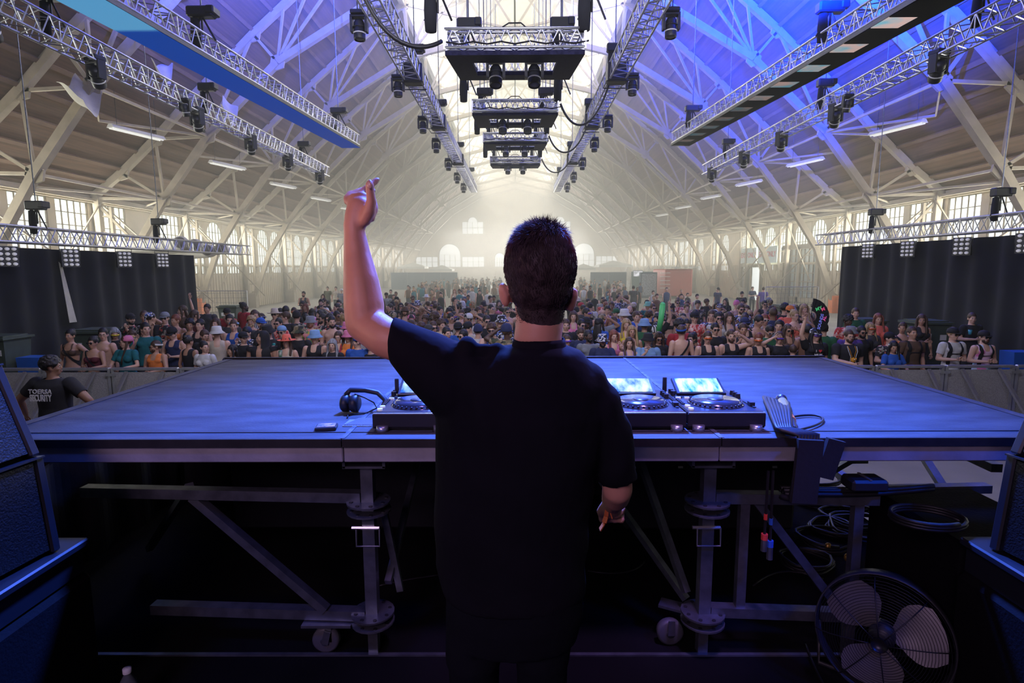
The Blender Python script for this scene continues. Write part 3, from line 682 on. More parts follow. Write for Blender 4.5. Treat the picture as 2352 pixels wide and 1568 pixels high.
# the four square lamp frames over the centre line
m_ledback = M('led_tile', (.020, .020, .048), .9, 0, .5, 14, stretch=(1, 6, 1), spec=.1)
for k, (Z, H) in enumerate(((9.75, 3.45), (15.65, 4.03), (21.0, 4.42), (26.6, 4.67))):
    nm = ['nearest the stage', 'second from the stage', 'third from the stage', 'farthest'][k]
    W, D, th = 2.28, 2.75, .30; tl = math.atan(.12 if k else .17)
    t = thing('lamp_frame', 'square aluminium truss frame with LED underside over the centre line, ' + nm, 'truss frame', (0, Z, EYE + H), 'square lamp frames over the centre'); t.rotation_euler = (tl, 0, 0)
    c_ = MB()
    def seg(mb, p0, p1):
        p0 = Vector(p0); p1 = Vector(p1); _, _, a, b = MB().frame(p0, p1); h_ = .135; L_ = (p1 - p0).length; n_ = 8
        for x, y in ((-h_, -h_), (h_, -h_), (h_, h_), (-h_, h_)): mb.tube(p0 + a * x + b * y, p1 + a * x + b * y, .024, 8)
        cs = [(-h_, -h_), (h_, -h_), (h_, h_), (-h_, h_)]
        for f in range(4):
            (x0, y0_), (x1, y1_) = cs[f], cs[(f + 1) % 4]
            for i in range(n_):
                A = p0 + a * x0 + b * y0_ + (p1 - p0) * i / n_; B = p0 + a * x1 + b * y1_ + (p1 - p0) * (i + .5) / n_; D_ = p0 + a * x0 + b * y0_ + (p1 - p0) * (i + 1) / n_
                mb.tube(A, B, .010, 4, caps=False); mb.tube(B, D_, .010, 4, caps=False)
    for p0, p1, n_ in (((-W / 2, .15, .27), (W / 2, .15, .27), 'front_truss'), ((-W / 2, D - .15, .27), (W / 2, D - .15, .27), 'back_truss'), ((-W / 2 + .15, .3, .27), (-W / 2 + .15, D - .3, .27), 'side_truss'), ((W / 2 - .15, .3, .27), (W / 2 - .15, D - .3, .27), 'side_truss')):
        b = MB(); seg(b, p0, p1); b.build(n_, m_alu, t, True)
    b = MB()
    for x in (-1, 1):
        for y in (.02, .28, D - .28, D - .02): b.box((x * (W / 2), y, .27), (.04, .04, .32))
    b.build('corner_posts', m_alu, t)
    b = MB(); b.tube((-W / 2 + .2, 1.45, .37), (W / 2 - .2, 1.45, .37), .024, 8); b.build('mounting_pipe', m_alu, t)
    b = MB(); ox, oy0, oy1 = .74, .72, 2.08
    b.box((0, oy0 / 2, .05), (W, oy0, .07)); b.box((0, (oy1 + D) / 2, .05), (W, D - oy1, .07))
    for x in (-1, 1): b.box((x * (W / 2 + ox) / 2, (oy0 + oy1) / 2, .05), (W / 2 - ox, oy1 - oy0, .07))
    b.build('led_underside', m_ledback, t)
    b = MB()
    for x in (-.9, -.45, 0, .5, .95): b.path([(x - .25, .02, .22), (x, -.03, .17), (x + .25, .02, .22)], .014, 5)
    b.path([(-.2, 0, .42), (-.1, .1, .5), (.1, .1, .5), (.2, .1, .42)], .012, 5)
    b.build('cabling', m_cable, t)
    def up(x, y, z): return Matrix.Translation((0, Z, EYE + H)) @ Matrix.Rotation(tl, 4, 'X') @ Vector((x, y, z))
    for x, sd in ((-.36, 'left'), (.36, 'right')):
        mover(up(x, 1.45, .22), 'black moving head in the lamp frame %s, %s one' % (nm, sd), 'moving heads in the lamp frames', (R(-14), 0), .80)
    for x, sd in ((-1, 'left'), (1, 'right')):
        p = up(x * (W / 2 + .10), .1, .75)
        hoist(p, 'chain hoist at front %s corner of the lamp frame %s' % (sd, nm), 1.0, bag=1.25)
        hoist(up(x * (W / 2 - .2), D - .15, .7), 'chain hoist at the rear %s corner of the lamp frame %s' % (sd, nm))
    if k == 0: cable([(-2.55, 9.2, EYE + 5.1), (-2.3, 9.3, EYE + 3.3), (-1.5, 9.5, EYE + 3.4), (-1.2, 9.8, EYE + 3.7)], .035, 'thick black cable sagging from the left inner truss to the nearest lamp frame')
    else: cable([(1.2, Z, EYE + H + .3), (1.5, Z, EYE + H - .5), (2.1, Z, EYE + H - .5), (2.5, Z, EYE + 4.9)], .03, 'black cable sagging from the lamp frame %s to the right inner truss' % nm, 'cables to the lamp frames')

# ---------------------------------------------------------------- stage and deck
ST = 1.15; DZ = 2.86 - .679; DX0, DX1 = -2.24, 2.36; DY0, DY1 = 2.22, 4.30
mb = MB(); mb.box((-2.4, 0.0, ST - .08), (9.6, 8.8, .16)); mb.box((4.9, -.9, ST - .08), (5.0, 7.0, .16))
struct(mb.build('floor_stage', m_stage))
mb = MB(); mb.box((-2.4, 4.35, ST / 2 - .1), (9.6, .06, ST - .2)); mb.box((4.9, 2.57, ST / 2 - .1), (5.0, .06, ST - .2)); mb.box((2.43, 3.4, ST / 2 - .1), (.06, 2.0, ST - .2)); struct(mb.build('trim_stage_front', m_black))
mb = MB(); mb.box((-.3, 2.33, ST + .004), (4.6, .018, .008)); mb.box((-.2, 1.45, ST + .004), (5.5, .012, .008)); struct(mb.build('trim_stage_joint', m_galv))
# black masking cloth under the deck, left and centre
mb = MB(); n = 90
for i in range(n):
    x0, x1 = -4.5 + 6.2 * i / n, -4.5 + 6.2 * (i + 1) / n
    f = lambda x: 4.12 + .03 * math.sin(x * 14); tz = lambda x: DZ - .12 if x > -2.3 else 1.68
    mb.quad((x0, f(x0), ST), (x1, f(x1), ST), (x1, f(x1), tz(x1)), (x0, f(x0), tz(x0))); mb.quad((x0, f(x0) + .02, tz(x0)), (x1, f(x1) + .02, tz(x1)), (x1, f(x1) + .02, ST), (x0, f(x0) + .02, ST))
for i in range(40):
    y0, y1 = 2.3 + 1.8 * i / 40, 2.3 + 1.8 * (i + 1) / 40; g = lambda y: -2.55 + .03 * math.sin(y * 16)
    mb.quad((g(y0), y0, ST), (g(y1), y1, ST), (g(y1), y1, 1.8), (g(y0), y0, 1.8)); mb.quad((g(y0) - .02, y0, 1.8), (g(y1) - .02, y1, 1.8), (g(y1) - .02, y1, ST), (g(y0) - .02, y0, ST))
tag(mb.build('masking_cloth', m_black, None, True), 'black masking cloth hanging behind the deck legs from the left to the centre', 'cloth')
# unseen rear wall, canopy and side sheets added to keep light off the stage
mb = MB(); mb.box((0, -3.2, 4.6), (11, .3, 6.8)); mb.build('rear_blocker_wall', m_fix); o = bpy.data.objects['rear_blocker_wall']; tag(o, 'dark rear wall of the stage behind the performer', 'screen wall')
t = thing('shade_canopy', 'black cloth stage roof above the performer', 'stage roof', (0, 0, 7.6)); b = MB(); b.box((0, 0.7, 0), (12, 7.9, .12)); b.build('shade_cloth', m_black, t)  # out of view, added to shade the stage
for s in (-1, 1):
    b = MB(); b.box((s * 5.9, -1.2, 4.4), (.1, 4.0, 6.4)); o = b.build('side_blocker', m_black); tag(o, 'black masking wall at the %s wing of the stage' % ('left' if s < 0 else 'right'), 'masking')  # out of view, added to keep side light off the stage
# deck of three plywood panels
for k in range(3):
    x0 = DX0 + (DX1 - DX0) * k / 3; x1 = DX0 + (DX1 - DX0) * (k + 1) / 3
    t = thing('stage_deck', 'raised black plywood stage deck panel, ' + ['left one with a phone on it', 'middle one under the DJ players', 'right one with a microphone on it'][k], 'stage deck', ((x0 + x1) / 2, (DY0 + DY1) / 2, DZ), 'raised stage deck panels')
    w = x1 - x0 - .004; dd = DY1 - DY0
    b = MB(); b.box((0, 0, -.012), (w, dd, .024)); b.build('top_board', m_deck, t)
    b = MB(); b.box((0, -dd / 2 - .002, -.016), (w, .012, .034)); b.box((0, dd / 2, -.01), (w, .03, .045)); b.box((0, -dd / 2 + .09, .0015), (w, .004, .003)); b.build('edge_strip', m_deckedge, t)
    b = MB(); b.box((0, -dd / 2 + .035, -.068), (w, .05, .068), None, 0, .004); b.box((0, dd / 2 - .035, -.068), (w, .05, .068)); b.box((-w / 2 + .03, 0, -.07), (.05, dd - .12, .06)); b.box((w / 2 - .03, 0, -.07), (.05, dd - .12, .06))
    for j in range(1, 4): b.box((0, -dd / 2 + dd * j / 4, -.065), (w - .1, .04, .06))
    b.build('frame', M('deck_frame_alu_%d' % k, (.55, .53, .58), .5, .55, .25, 7, .1), t)
    if k: b = MB(); b.box((-w / 2, 0, .0016), (.02, dd, .003)); b.build('joint_tape', M('worn_tape', (.16, .16, .17), .7, 0, .7, 20), t)
    if k in (0, 2):
        sx = -1 if k == 0 else 1; b = MB(); b.box((sx * (w / 2 - .035), 0, .0016), (.05, dd, .003)); b.build('edge_tape', M('edge_tape_%d' % k, (.06, .06, .075), .6, 0, .5, 9), t)
XA, XB = DX0 + (DX1 - DX0) / 3, DX0 + 2 * (DX1 - DX0) / 3
# scaffold-like leg frames
def tubeobj(name, p0, p1, w, parent, m=m_galv): b = MB(); b.bar(p0, p1, w, w); return b.build(name, m, parent)
def disc(b, c, r, th=.008, a0=0, a1=360, mi=0):
    n = 20; pts = [(c[0], c[1], c[2])] if a1 - a0 < 360 else []
    pts += [(c[0] + r * math.cos(R(a0 + (a1 - a0) * i / n)), c[1] + r * math.sin(R(a0 + (a1 - a0) * i / n)), c[2]) for i in range(n + (1 if a1 - a0 < 360 else 0))]
    b.poly(pts, th, (0, 0, 1), mi)
def legframe(x, y, lab, flip):
    t = thing('support_frame', lab, 'deck support', (x, y, ST), 'galvanised deck leg frames')
    top = DZ - .105 - ST - .045
    tubeobj('post', (0, 0, .12), (0, 0, top), .052, t)
    b = MB(); b.bar((0, 0, 0), (0, 0, .14), .043, .043); b.build('foot', m_galv, t)
    b = MB(); b.box((0, 0, top + .0), (.18, .12, .01)); b.box((-.085, 0, top + .022), (.012, .12, .05)); b.box((.085, 0, top + .022), (.012, .12, .05)); b.build('head_plate', m_galv, t)
    for z in (.145, .185, .665, .705):
        b = MB(); disc(b, (0, 0, z), .095, .008)
        for i in range(8): a = R(i * 45 + 20); b.tube((.075 * math.cos(a), .075 * math.sin(a), z - .002), (.075 * math.cos(a), .075 * math.sin(a), z + .011), .009, 6, mi=1)
        b.build('flange_plate', [m_galv, m_fix], t)
    b = MB(); b.path([(-.05, -.035, .60), (-.05, -.04, .52), (.05, -.04, .52), (.05, -.035, .60)], .004, 5); b.tube((-.07, -.03, .60), (.05, -.03, .60), .008, 6); b.build('locking_pin', m_alu, t)
    return t
LX = -.645; RX = .83; LY = 2.36
tl_ = legframe(LX, LY, 'galvanised steel leg frame with caster under the deck, left of the DJ', 1)
tr_ = legframe(RX, LY, 'galvanised steel leg frame with caster under the deck, right of the DJ', -1)
b = MB(); b.bar((-.03, 0, .73), (-1.30, .07, .73), .05, .045); b.build('upper_rail', m_galv, tl_)
b = MB(); b.bar((-.03, 0, .18), (-1.02, .05, .18), .05, .045); b.build('lower_rail', m_galv, tl_)
b = MB(); b.bar((-.21, -.0, .2), (-.80, .05, .71), .04, .036); b.build('diagonal_brace', m_galv, tl_)
b = MB(); b.bar((-.90, .2, .7), (-1.5, .75, .1), .035, .03); b.bar((.06, .05, .3), (.12, .9, .82), .03, .03); b.bar((.03, .1, .68), (.10, .12, .22), .03, .025); b.build('back_brace', m_galv, tl_)
b = MB(); b.box((-.20, 0, .145), (.22, .09, .012)); b.box((-.20, 0, .10), (.03, .04, .09)); b.bar((-.2, -.028, .11), (-.215, -.028, .05), .03, .006); b.bar((-.2, .028, .11), (-.215, .028, .05), .03, .006); b.build('caster_bracket', m_galv, tl_)
RX90 = Matrix.Rotation(R(90), 3, 'X')
b = MB(); b.lathe([(.001, -.02), (.05, -.02), (.06, -.014), (.06, .014), (.05, .02), (.001, .02)], (-.215, 0, .06), 24, rot=RX90); b.lathe([(.001, -.024), (.02, -.024), (.02, .024), (.001, .024)], (-.215, 0, .06), 14, mi=1, rot=RX90); b.build('caster_wheel', [m_rubber, m_galv], tl_, True)
b = MB(); b.bar((.03, 0, .725), (.72, -.02, .725), .05, .045); b.build('upper_rail', m_galv, tr_)
b = MB(); b.bar((.03, 0, .20), (.60, -.02, .19), .05, .045); b.build('lower_rail', m_galv, tr_)
b = MB(); b.bar((.16, 0, .2), (.16, 0, .72), .04, .036); b.build('upright', m_galv, tr_)
b = MB(); b.bar((.64, -.02, .0), (.64, -.02, .74), .04, .036); b.build('upright', m_galv, tr_)
b = MB(); b.bar((.22, .02, .70), (.58, .02, .24), .04, .036); b.build('diagonal_brace', m_galv, tr_)
b = MB(); b.bar((-.06, .05, .25), (-.24, .45, .86), .032, .028); b.bar((-.05, .08, .2), (-.42, .5, .66), .03, .028); b.build('back_brace', m_galv, tr_)
b = MB(); b.bar((-.02, .05, .16), (-.16, .12, .16), .07, .012); b.bar((-.13, .02, .13), (-.13, .02, .06), .03, .006); b.build('caster_bracket', m_galv, tr_)
b = MB(); b.lathe([(.001, -.02), (.05, -.02), (.06, -.014), (.06, .014), (.05, .02), (.001, .02)], (-.13, .05, .062), 24, rot=RX90); b.lathe([(.001, -.024), (.02, -.024), (.02, .024), (.001, .024)], (-.13, .05, .062), 14, mi=1, rot=RX90); b.build('caster_wheel', [m_rubber, m_galv], tr_, True)
# rear legs and long braces seen to the right
for (x, y, lab) in ((-.52, 3.9, 'rear deck leg behind the left leg frame'), (-.40, 3.5, 'thin rear deck leg just right of the left leg frame'), (1.9, 3.9, 'rear deck leg at the right, near the cable pile')):
    t = thing('support_post', lab, 'deck support', (x, y, ST), 'rear deck legs'); tubeobj('post', (0, 0, 0), (0, 0, DZ - .11 - ST), .05, t); b = MB(); b.box((0, 0, .3), (.10, .10, .12)); b.build('clamp', m_galv, t)
def beam(p0, p1, w, lab, m=m_galv): b = MB(); b.bar(p0, p1, w, w * .8); o = b.build('brace_bar', m); return tag(o, lab, 'brace', 'braces under the right side of the deck')
beam(at_y(1700, 1060, 4.2), at_y(1990, 1056, 4.2), .05, 'pale horizontal bar under the rear edge of the deck, right')
beam(at_y(1893, 1062, 3.9), at_y(2050, 1178, 3.1), .05, 'dark angled brace rising over the cable pile at the stage edge')
beam(at_y(1905, 1085, 3.6), at_y(1990, 1035, 3.6), .04, 'short dark brace meeting the deck right of the cable loom')
beam(at_y(2110, 1030, 3.4), at_y(2205, 1180, 2.8), .04, 'long slanted brace beneath the right end of the deck')
beam(at_y(2030, 1125, 2.75), at_y(2270, 1120, 2.75), .05, 'horizontal dark rail under the right end of the deck')
beam(at_y(2190, 1030, 2.9), at_y(2290, 1075, 2.6), .05, 'thick dark brace near the right speaker stack')
# ---------------------------------------------------------------- DJ gear
m_gear = M('player_shell', (.03, .032, .04), .32, 0, .25, 12); m_btn = M('button_white', (.8, .82, .88), .4, 0, .05, emit=.25)
m_jog = M('jog_wheel', (.05, .055, .07), .18, .3, .2, 9); m_case = M('case_black', (.012, .012, .015), .6, 0, .3)
def led_screen(seed, e, c0=(.02, .12, .45), c1=(.75, .85, .8)):
    m = M('player_display_%d' % seed, c1, .15, 0, .9, 7, emit=e, col2=c0, stretch=(1 + seed, 1.5, 1)); return m
q = MB(); q.box((0, 0, .027), (.325, .44, .05), None, 0, .006); PLshell = q.mesh('shell', m_gear)
q = MB(); q.lathe([(.001, .018), (.10, .018), (.104, .012), (.112, .004), (.122, 0), (.122, -.004)], (-.0, 0, 0), 40); q.lathe([(.001, .021), (.035, .021), (.036, .018)], n=24, mi=1)
for i in range(30):
    a = R(i * 12); q.ell((.110 * math.cos(a), .110 * math.sin(a), .008), (.006, .006, .004), 6, 0)
PLjog = q.mesh('jog_wheel', [m_jog, m_gear], True)
q = MB()
for x, y in ((-.14, -.19), (-.14, -.14)): q.lathe([(.001, .008), (.012, .008), (.012, 0)], (x, y, .098), 14)
for i in range(2): q.box((-.135 + i * .04, .02, .1), (.022, .012, .01))
for i in range(8): q.box((-.14 + i * .022, .04, .1), (.014, .008, .008), None, 1)
for i in range(5): q.box((-.145, -.09 + i * .022, .1), (.016, .008, .006), None, 1)
q.box((.145, -.10, .1), (.012, .12, .003), None, 1); q.box((.145, -.12, .107), (.022, .03, .016), None, 1)
for i in range(3): q.lathe([(.001, .02), (.010, .02), (.012, 0)], (.145, .03 + i * .035, .098), 12, 1)
for i in range(2): q.tube((-.14, .09 + .04 * i, .1), (-.14, .09 + .04 * i, .12), .012, 10, mi=1)
PLbtn = q.mesh('buttons', [m_btn, m_fix])
GZ = DZ + .027
def player(x, lab, scr, caps):
    t = thing('media_player', lab, 'DJ player', (x, 2.56, GZ), 'DJ media players')
    ob('shell', PLshell, t); j = ob('jog_wheel', PLjog, t); j.location = (.005, -.07, .053); ob('buttons', PLbtn, t).location = (0, 0, -.045)
    b = MB(); b.box((0, 0, 0), (.235, .13, .014), None, 0, .003); sc = b.build('screen_hood', m_gear, t); sc.location = (-.005, .145, .083); sc.rotation_euler = (R(24), 0, 0)
    b = MB(); b.box((0, 0, .0), (.205, .108, .004)); o = b.build('display', scr, sc); o.location = (0, 0, .009)
    b = MB(); b.box((-.005, .17, .06), (.2, .05, .04)); b.build('screen_neck', m_gear, t)
    # flight case base with feet
    return t
xs4 = [-.472, -.139, .525, .858]
xs4 = [-.445, -.112, .555, .888]
sc1 = led_screen(1, .6); sc2 = led_screen(2, .45); sc3 = led_screen(3, .75, (.0, .25, .5), (.75, .9, .7))
labs = ['black DJ media player at far left with jog wheel, beside the headphones', 'black DJ media player hidden mostly behind the DJ, left of the mixer', 'black DJ media player just right of the DJ, with bright display', 'black DJ media player at far right with greenish white display']
for k, x in enumerate(xs4): player(x, labs[k], (sc1, sc2, sc2, sc3)[k], None)
t = thing('dj_mixer', 'black DJ mixer in the middle of the gear, hidden behind the DJ', 'mixer', (.222, 2.56, GZ)); ob('shell', PLshell, t)
b = MB()
for i in range(4):
    for j in range(6): b.lathe([(.001, .02), (.008, .02), (.010, 0)], (-.1 + i * .066, .17 - j * .045, .052), 10)
    b.box((-.1 + i * .066, -.14, .058), (.012, .02, .014))
b.build('knobs', m_fix, t)
for k, (x, w) in enumerate(((xs4[0], .331), (xs4[1], .331), (.222, .331), (xs4[2], .331), (xs4[3], .331))):
    t = thing('gear_case', ['low black case base with silver feet under the far left player', 'low black case base under the player hidden left of the mixer', 'low black case base under the mixer', 'low black case base with silver feet under the player just right of the DJ', 'low black case base with silver feet under the far right player'][k], 'flight case', (x, 2.56, DZ), 'flight case bases under the players')
    b = MB(); b.box((0, .0, .017), (w - .004, .44, .018)); b.box((0, -.226, .044), (w - .004, .010, .056), None, 0, .002); b.build('tray', m_case, t)
    b = MB(); b.box((0, -.226, .0745), (w - .01, .012, .005)); b.build('edge_trim', m_alu, t)
    for s_ in (-1, 1):
        b = MB(); b.lathe([(.001, 0), (.025, 0), (.025, .026), (.001, .026)], (s_ * (w / 2 - .045), -.238, -.0), 18); 
        fo = b.build('rubber_foot', m_alu, t, True)
        fo.location = (0, 0, .0)
# antennas of wireless sticks
for x, y, lab in ((-.575, 2.68, 'black upright usb stick on the far left player'), (.72, 2.70, 'black upright usb stick between the two right players')):
    t = thing('usb_stick', lab, 'usb stick', (x, y, GZ + .052), 'upright usb sticks'); b = MB(); b.box((0, 0, .042), (.02, .012, .075), None, 0, .003); b.build('stick_body', m_fix, t); b = MB(); b.box((0, -.0, .003), (.026, .016, .005)); b.build('lit_ring', m_btn, t)
# headphones on deck
hp = at_z(822, 955, DZ)
t = thing('headphones', 'black over-ear DJ headphones lying left of the players', 'headphones', (hp.x, hp.y + .06, DZ), None, R(-8))
for k, dx in enumerate((-.075, -.03)):
    b = MB(); M3 = Matrix.Rotation(R(90), 3, 'Y'); b.lathe([(.001, -.018), (.036, -.018), (.042, -.010), (.042, .012), (.03, .02), (.001, .02)], (dx, 0, .045), 22, rot=M3); b.build('ear_cup', m_fix, t, True)
b = MB(); b.path([(-.075, .0, .085), (-.06, .02, .105), (0, .05, .10), (.06, .065, .085), (.10, .06, .05), (.10, .03, .03)], .013, 8); b.build('headband', m_fix, t, True)
b = MB(); b.path([(-.03, 0, .09), (.02, .0, .075), (.06, .01, .05), (.07, .02, .02), (.03, -.02, .004), (-.04, -.06, .004), (-.02, -.11, .004)], .0035, 5); b.build('cord', m_cable, t, True)
p = at_z(750, 985, DZ)
t = thing('phone', 'small black tablet-like phone lying on the left deck panel with a lit picture', 'phone', (p.x, p.y, DZ), None, R(10))
b = MB(); b.box((0, 0, .008), (.088, .07, .016), None, 0, .003); b.build('phone_body', m_fix, t)
b = MB(); b.box((0, .004, .0168), (.074, .052, .001)); b.build('phone_display', M('phone_picture', (.5, .35, .4), .2, 0, .9, 30, emit=.5, col2=(.01, .08, .3)), t)
# grey ribbed laptop-riser sheet
p = at_z(828, 972, DZ)
t = thing('ribbed_mat', 'grey ribbed mat curling out from under the left player', 'mat', (p.x, p.y, DZ))
b = MB()
for i in range(16): b.bar((-.06 + i * .008, -.045, .004), (-.02 + i * .008, .06, .006), .004, .006)
b.box((0, 0, .002), (.13, .11, .003)); b.build('mat_sheet', M('ribbed_plastic', (.25, .26, .3), .5), t)
# microphone with cable, coil
p0 = at_z(1797, 922, DZ + .03); p1 = at_z(1815, 965, DZ + .02)
t = thing('microphone', 'handheld microphone with gold and orange body lying right of the players', 'microphone', p0)
d = (p1 - p0)
b = MB(); b.tube((0, 0, 0), d, .022, 14, .019); b.build('handle', M('mic_gold', (.55, .42, .18), .35, .6), t, True)
b = MB(); b.ell(-d * .14, .027, 14); b.build('grille', M('mic_grille', (.12, .13, .16), .35, .7, .3, 60), t, True)
b = MB(); b.tube(d * .9, d * 1.05, .0225, 14); b.build('tape_band', m_orange, t); b = MB(); b.tube(d * 1.05, d * 1.42, .020, 14, .014); b.build('end_cap', m_fix, t)
e = p0 + d * 1.42; e.z = DZ + .012
cable([e, at_z(1840, 985, DZ + .01), at_z(1935, 972, DZ + .01), at_z(1905, 945, DZ + .01), at_z(1850, 950, DZ + .01), at_z(1815, 958, DZ + .01)], .005, 'thin black microphone cable looped on the deck right of the microphone', None, 24)
# loom of cables over the edge
lo = thing('cable_loom', 'thick black taped cable loom running over the deck edge at the right of the gear', 'cable loom', (0, 0, 0))
for k in range(7):
    o_ = (k - 3) * .012
    pts = [at_z(1755 + k * 9, 912 + 2 * k, DZ + .02) , at_z(1770 + k * 7, 945, DZ + .05), at_z(1785 + k * 5, 985, DZ + .035) , Vector((1.16 + o_, 2.19, DZ + .02)), Vector((1.15 + o_, 2.17, DZ - .1)), Vector((1.14 + o_ * .8, 2.2, DZ - .25)), Vector((1.12 + o_, 2.26, 1.92))]
    b = MB(); P_ = []
    for i in range(len(pts) - 1):
        for j in range(4): P_.append(pts[i].lerp(pts[i + 1], j / 4))
    b.path(P_, .011, 6); b.build('loom_cable', m_cable, lo, True)
b = MB(); b.box((1.15, 2.165, DZ - .12), (.10, .02, .26), (0.0, .05, 0)); b.box((1.24, 2.17, DZ - .07), (.07, .02, .16), (0, .25, 0)); b.build('wrap_tape', m_black, lo)
for k in range(5):
    z = 1.905 + .012 * (k % 2); cable([(1.12, 2.27 + .012 * k, z + .02), (1.4, 2.3 + .01 * k, z), (1.6, 2.32 + .01 * k, z - .005), (1.76, 2.3, z + .03)], .010, 'black cable strapped along the right leg rail, ' + ['nearest the viewer', 'second from the front', 'middle of five', 'fourth from the front', 'rearmost'][k], 'cables along the right leg rail', 8)
t = thing('distribution_box', 'small black power box on the end of the right leg rail', 'power box', tuple(at_y(1985, 1108, 2.3))); b = MB(); b.box((0, 0, 0), (.15, .10, .05), None, 0, .01); b.build('box_body', m_fix, t); b = MB(); b.box((0, -.0, .027), (.01, .09, .004)); b.build('seam', m_alu, t)
# hanging connectors
for x0, x1, y0, y1, col, lab in ((1765, 1755, 1080, 1245, m_red, 'hanging cable plug with bright red tape under the deck'), (1776, 1768, 1080, 1262, m_cable, 'hanging cable plug with blue band beside the red one')):
    a_, c_ = at_y(x0, y0, 2.25), at_y(x1, y1, 2.25); t = thing('hanging_plug', lab, 'cable', a_); v = c_ - a_
    b = MB(); b.tube((0, 0, 0), v, .006, 6); b.build('lead', m_cable, t); b = MB(); b.tube(v * .96, v * 1.12, .013, 8); b.build('connector', m_galv, t)
    b = MB(); b.tube(v * .88, v * .96, .014, 8); b.tube(v * .6, v * .68, .008, 6); b.build('tape_band', col if col is m_red else M('blue_band', (.03, .12, .6), .5), t)
# cable pile on the stage
for k in range(9):
    cx, cyy = [(1915, 1215), (1885, 1150), (1960, 1190), (1860, 1095), (1820, 1120), (1900, 1240), (1940, 1150), (1990, 1215), (1850, 1290)][k]
    c = at_z(cx, cyy, ST + .01); rr = .14 + .03 * (k % 4); N_ = 60; b = MB()
    b.path([(rr * (1 + .12 * math.sin(i * .9 + k)) * math.cos(i * 2 * math.pi / 20 + k), rr * .9 * (1 + .1 * math.cos(i * .7)) * math.sin(i * 2 * math.pi / 20 + k), .012 + .012 * (i // 20)) for i in range(N_)], .009, 5)
    tag(b.build('cable_coil', m_cable, None, True, (c.x, c.y, ST)), 'coil of black cable by the right leg frame, ' + ['in the middle of the heap', 'under the pale brace', 'touching the stage edge', 'nearest the deck underside', 'left of the heap', 'lowest of the heap', 'behind the blue upright', 'rightmost', 'nearest the diagonal bar'][k], 'cable coil', 'cable coils on the stage')
for k, (a_, b_, c_, lab) in enumerate(((( 1350, 1310), (1450, 1330), (1480, 1290), 'thin cable lying on the stage right of the DJ'), ((870, 1345), (930, 1330), (1010, 1320), 'thin cable lying on the stage left of the DJ'), ((1730, 1345), (1790, 1290), (1890, 1330), 'thin cable loop on the stage behind the right leg frame'), ((1850, 1480), (1880, 1560), (1905, 1590), 'black cable running from the fan along the stage'))):
    cable([at_z(*a_, ST + .01), at_z(*b_, ST + .01), at_z(*c_, ST + .01)], .006, lab, None, 12)
for k, (px, py) in enumerate(((1902, 1255), (1947, 1280))):
    c = at_z(px, py, ST + .03); b = MB(); b.ell((0, 0, 0), (.022, .018, .025), 8); b.ell((.01, .01, -.02), (.012, .012, .02), 6)
    tag(b.build('brass_plug', M('brass_%d' % k, (.55, .33, .08), .4, .7), None, True, c), 'small brass-coloured plug in the cable heap, ' + ['upper left one', 'lower right one'][k], 'plug', 'brass plugs')
# rack and gear under deck
t = thing('equipment_rack', 'dark equipment rack with small lights under the deck, behind the right leg frame', 'rack', (1.25, 3.75, ST))
b = MB(); b.box((0, 0, .38), (1.1, .5, .72), None, 0, .02); b.build('rack_body', m_fix, t)
b = MB()
for k in range(14): b.box((-.5 + .075 * k, -.255, .45 + .05 * ((k * 7) % 4)), (.03, .008, .012))
b.build('patch_labels', m_paper, t)
b = MB()
for k in range(4): b.box((-.4 + .22 * k, -.256, .66), (.008, .006, .008))
b.build('status_lights', M('red_led', (.9, .1, .05), .4, emit=3), t)
t = thing('equipment_rack', 'dark equipment rack under the deck, left of the DJ', 'rack', (-1.1, 3.75, ST)); b = MB(); b.box((0, 0, .38), (1.5, .5, .7), None, 0, .02); b.build('rack_body', m_fix, t); b = MB()
for k in range(10): b.box((-.6 + .13 * k, -.255, .5 + .05 * ((k * 5) % 4)), (.02, .008, .01))
b.build('patch_labels', m_paper, t)
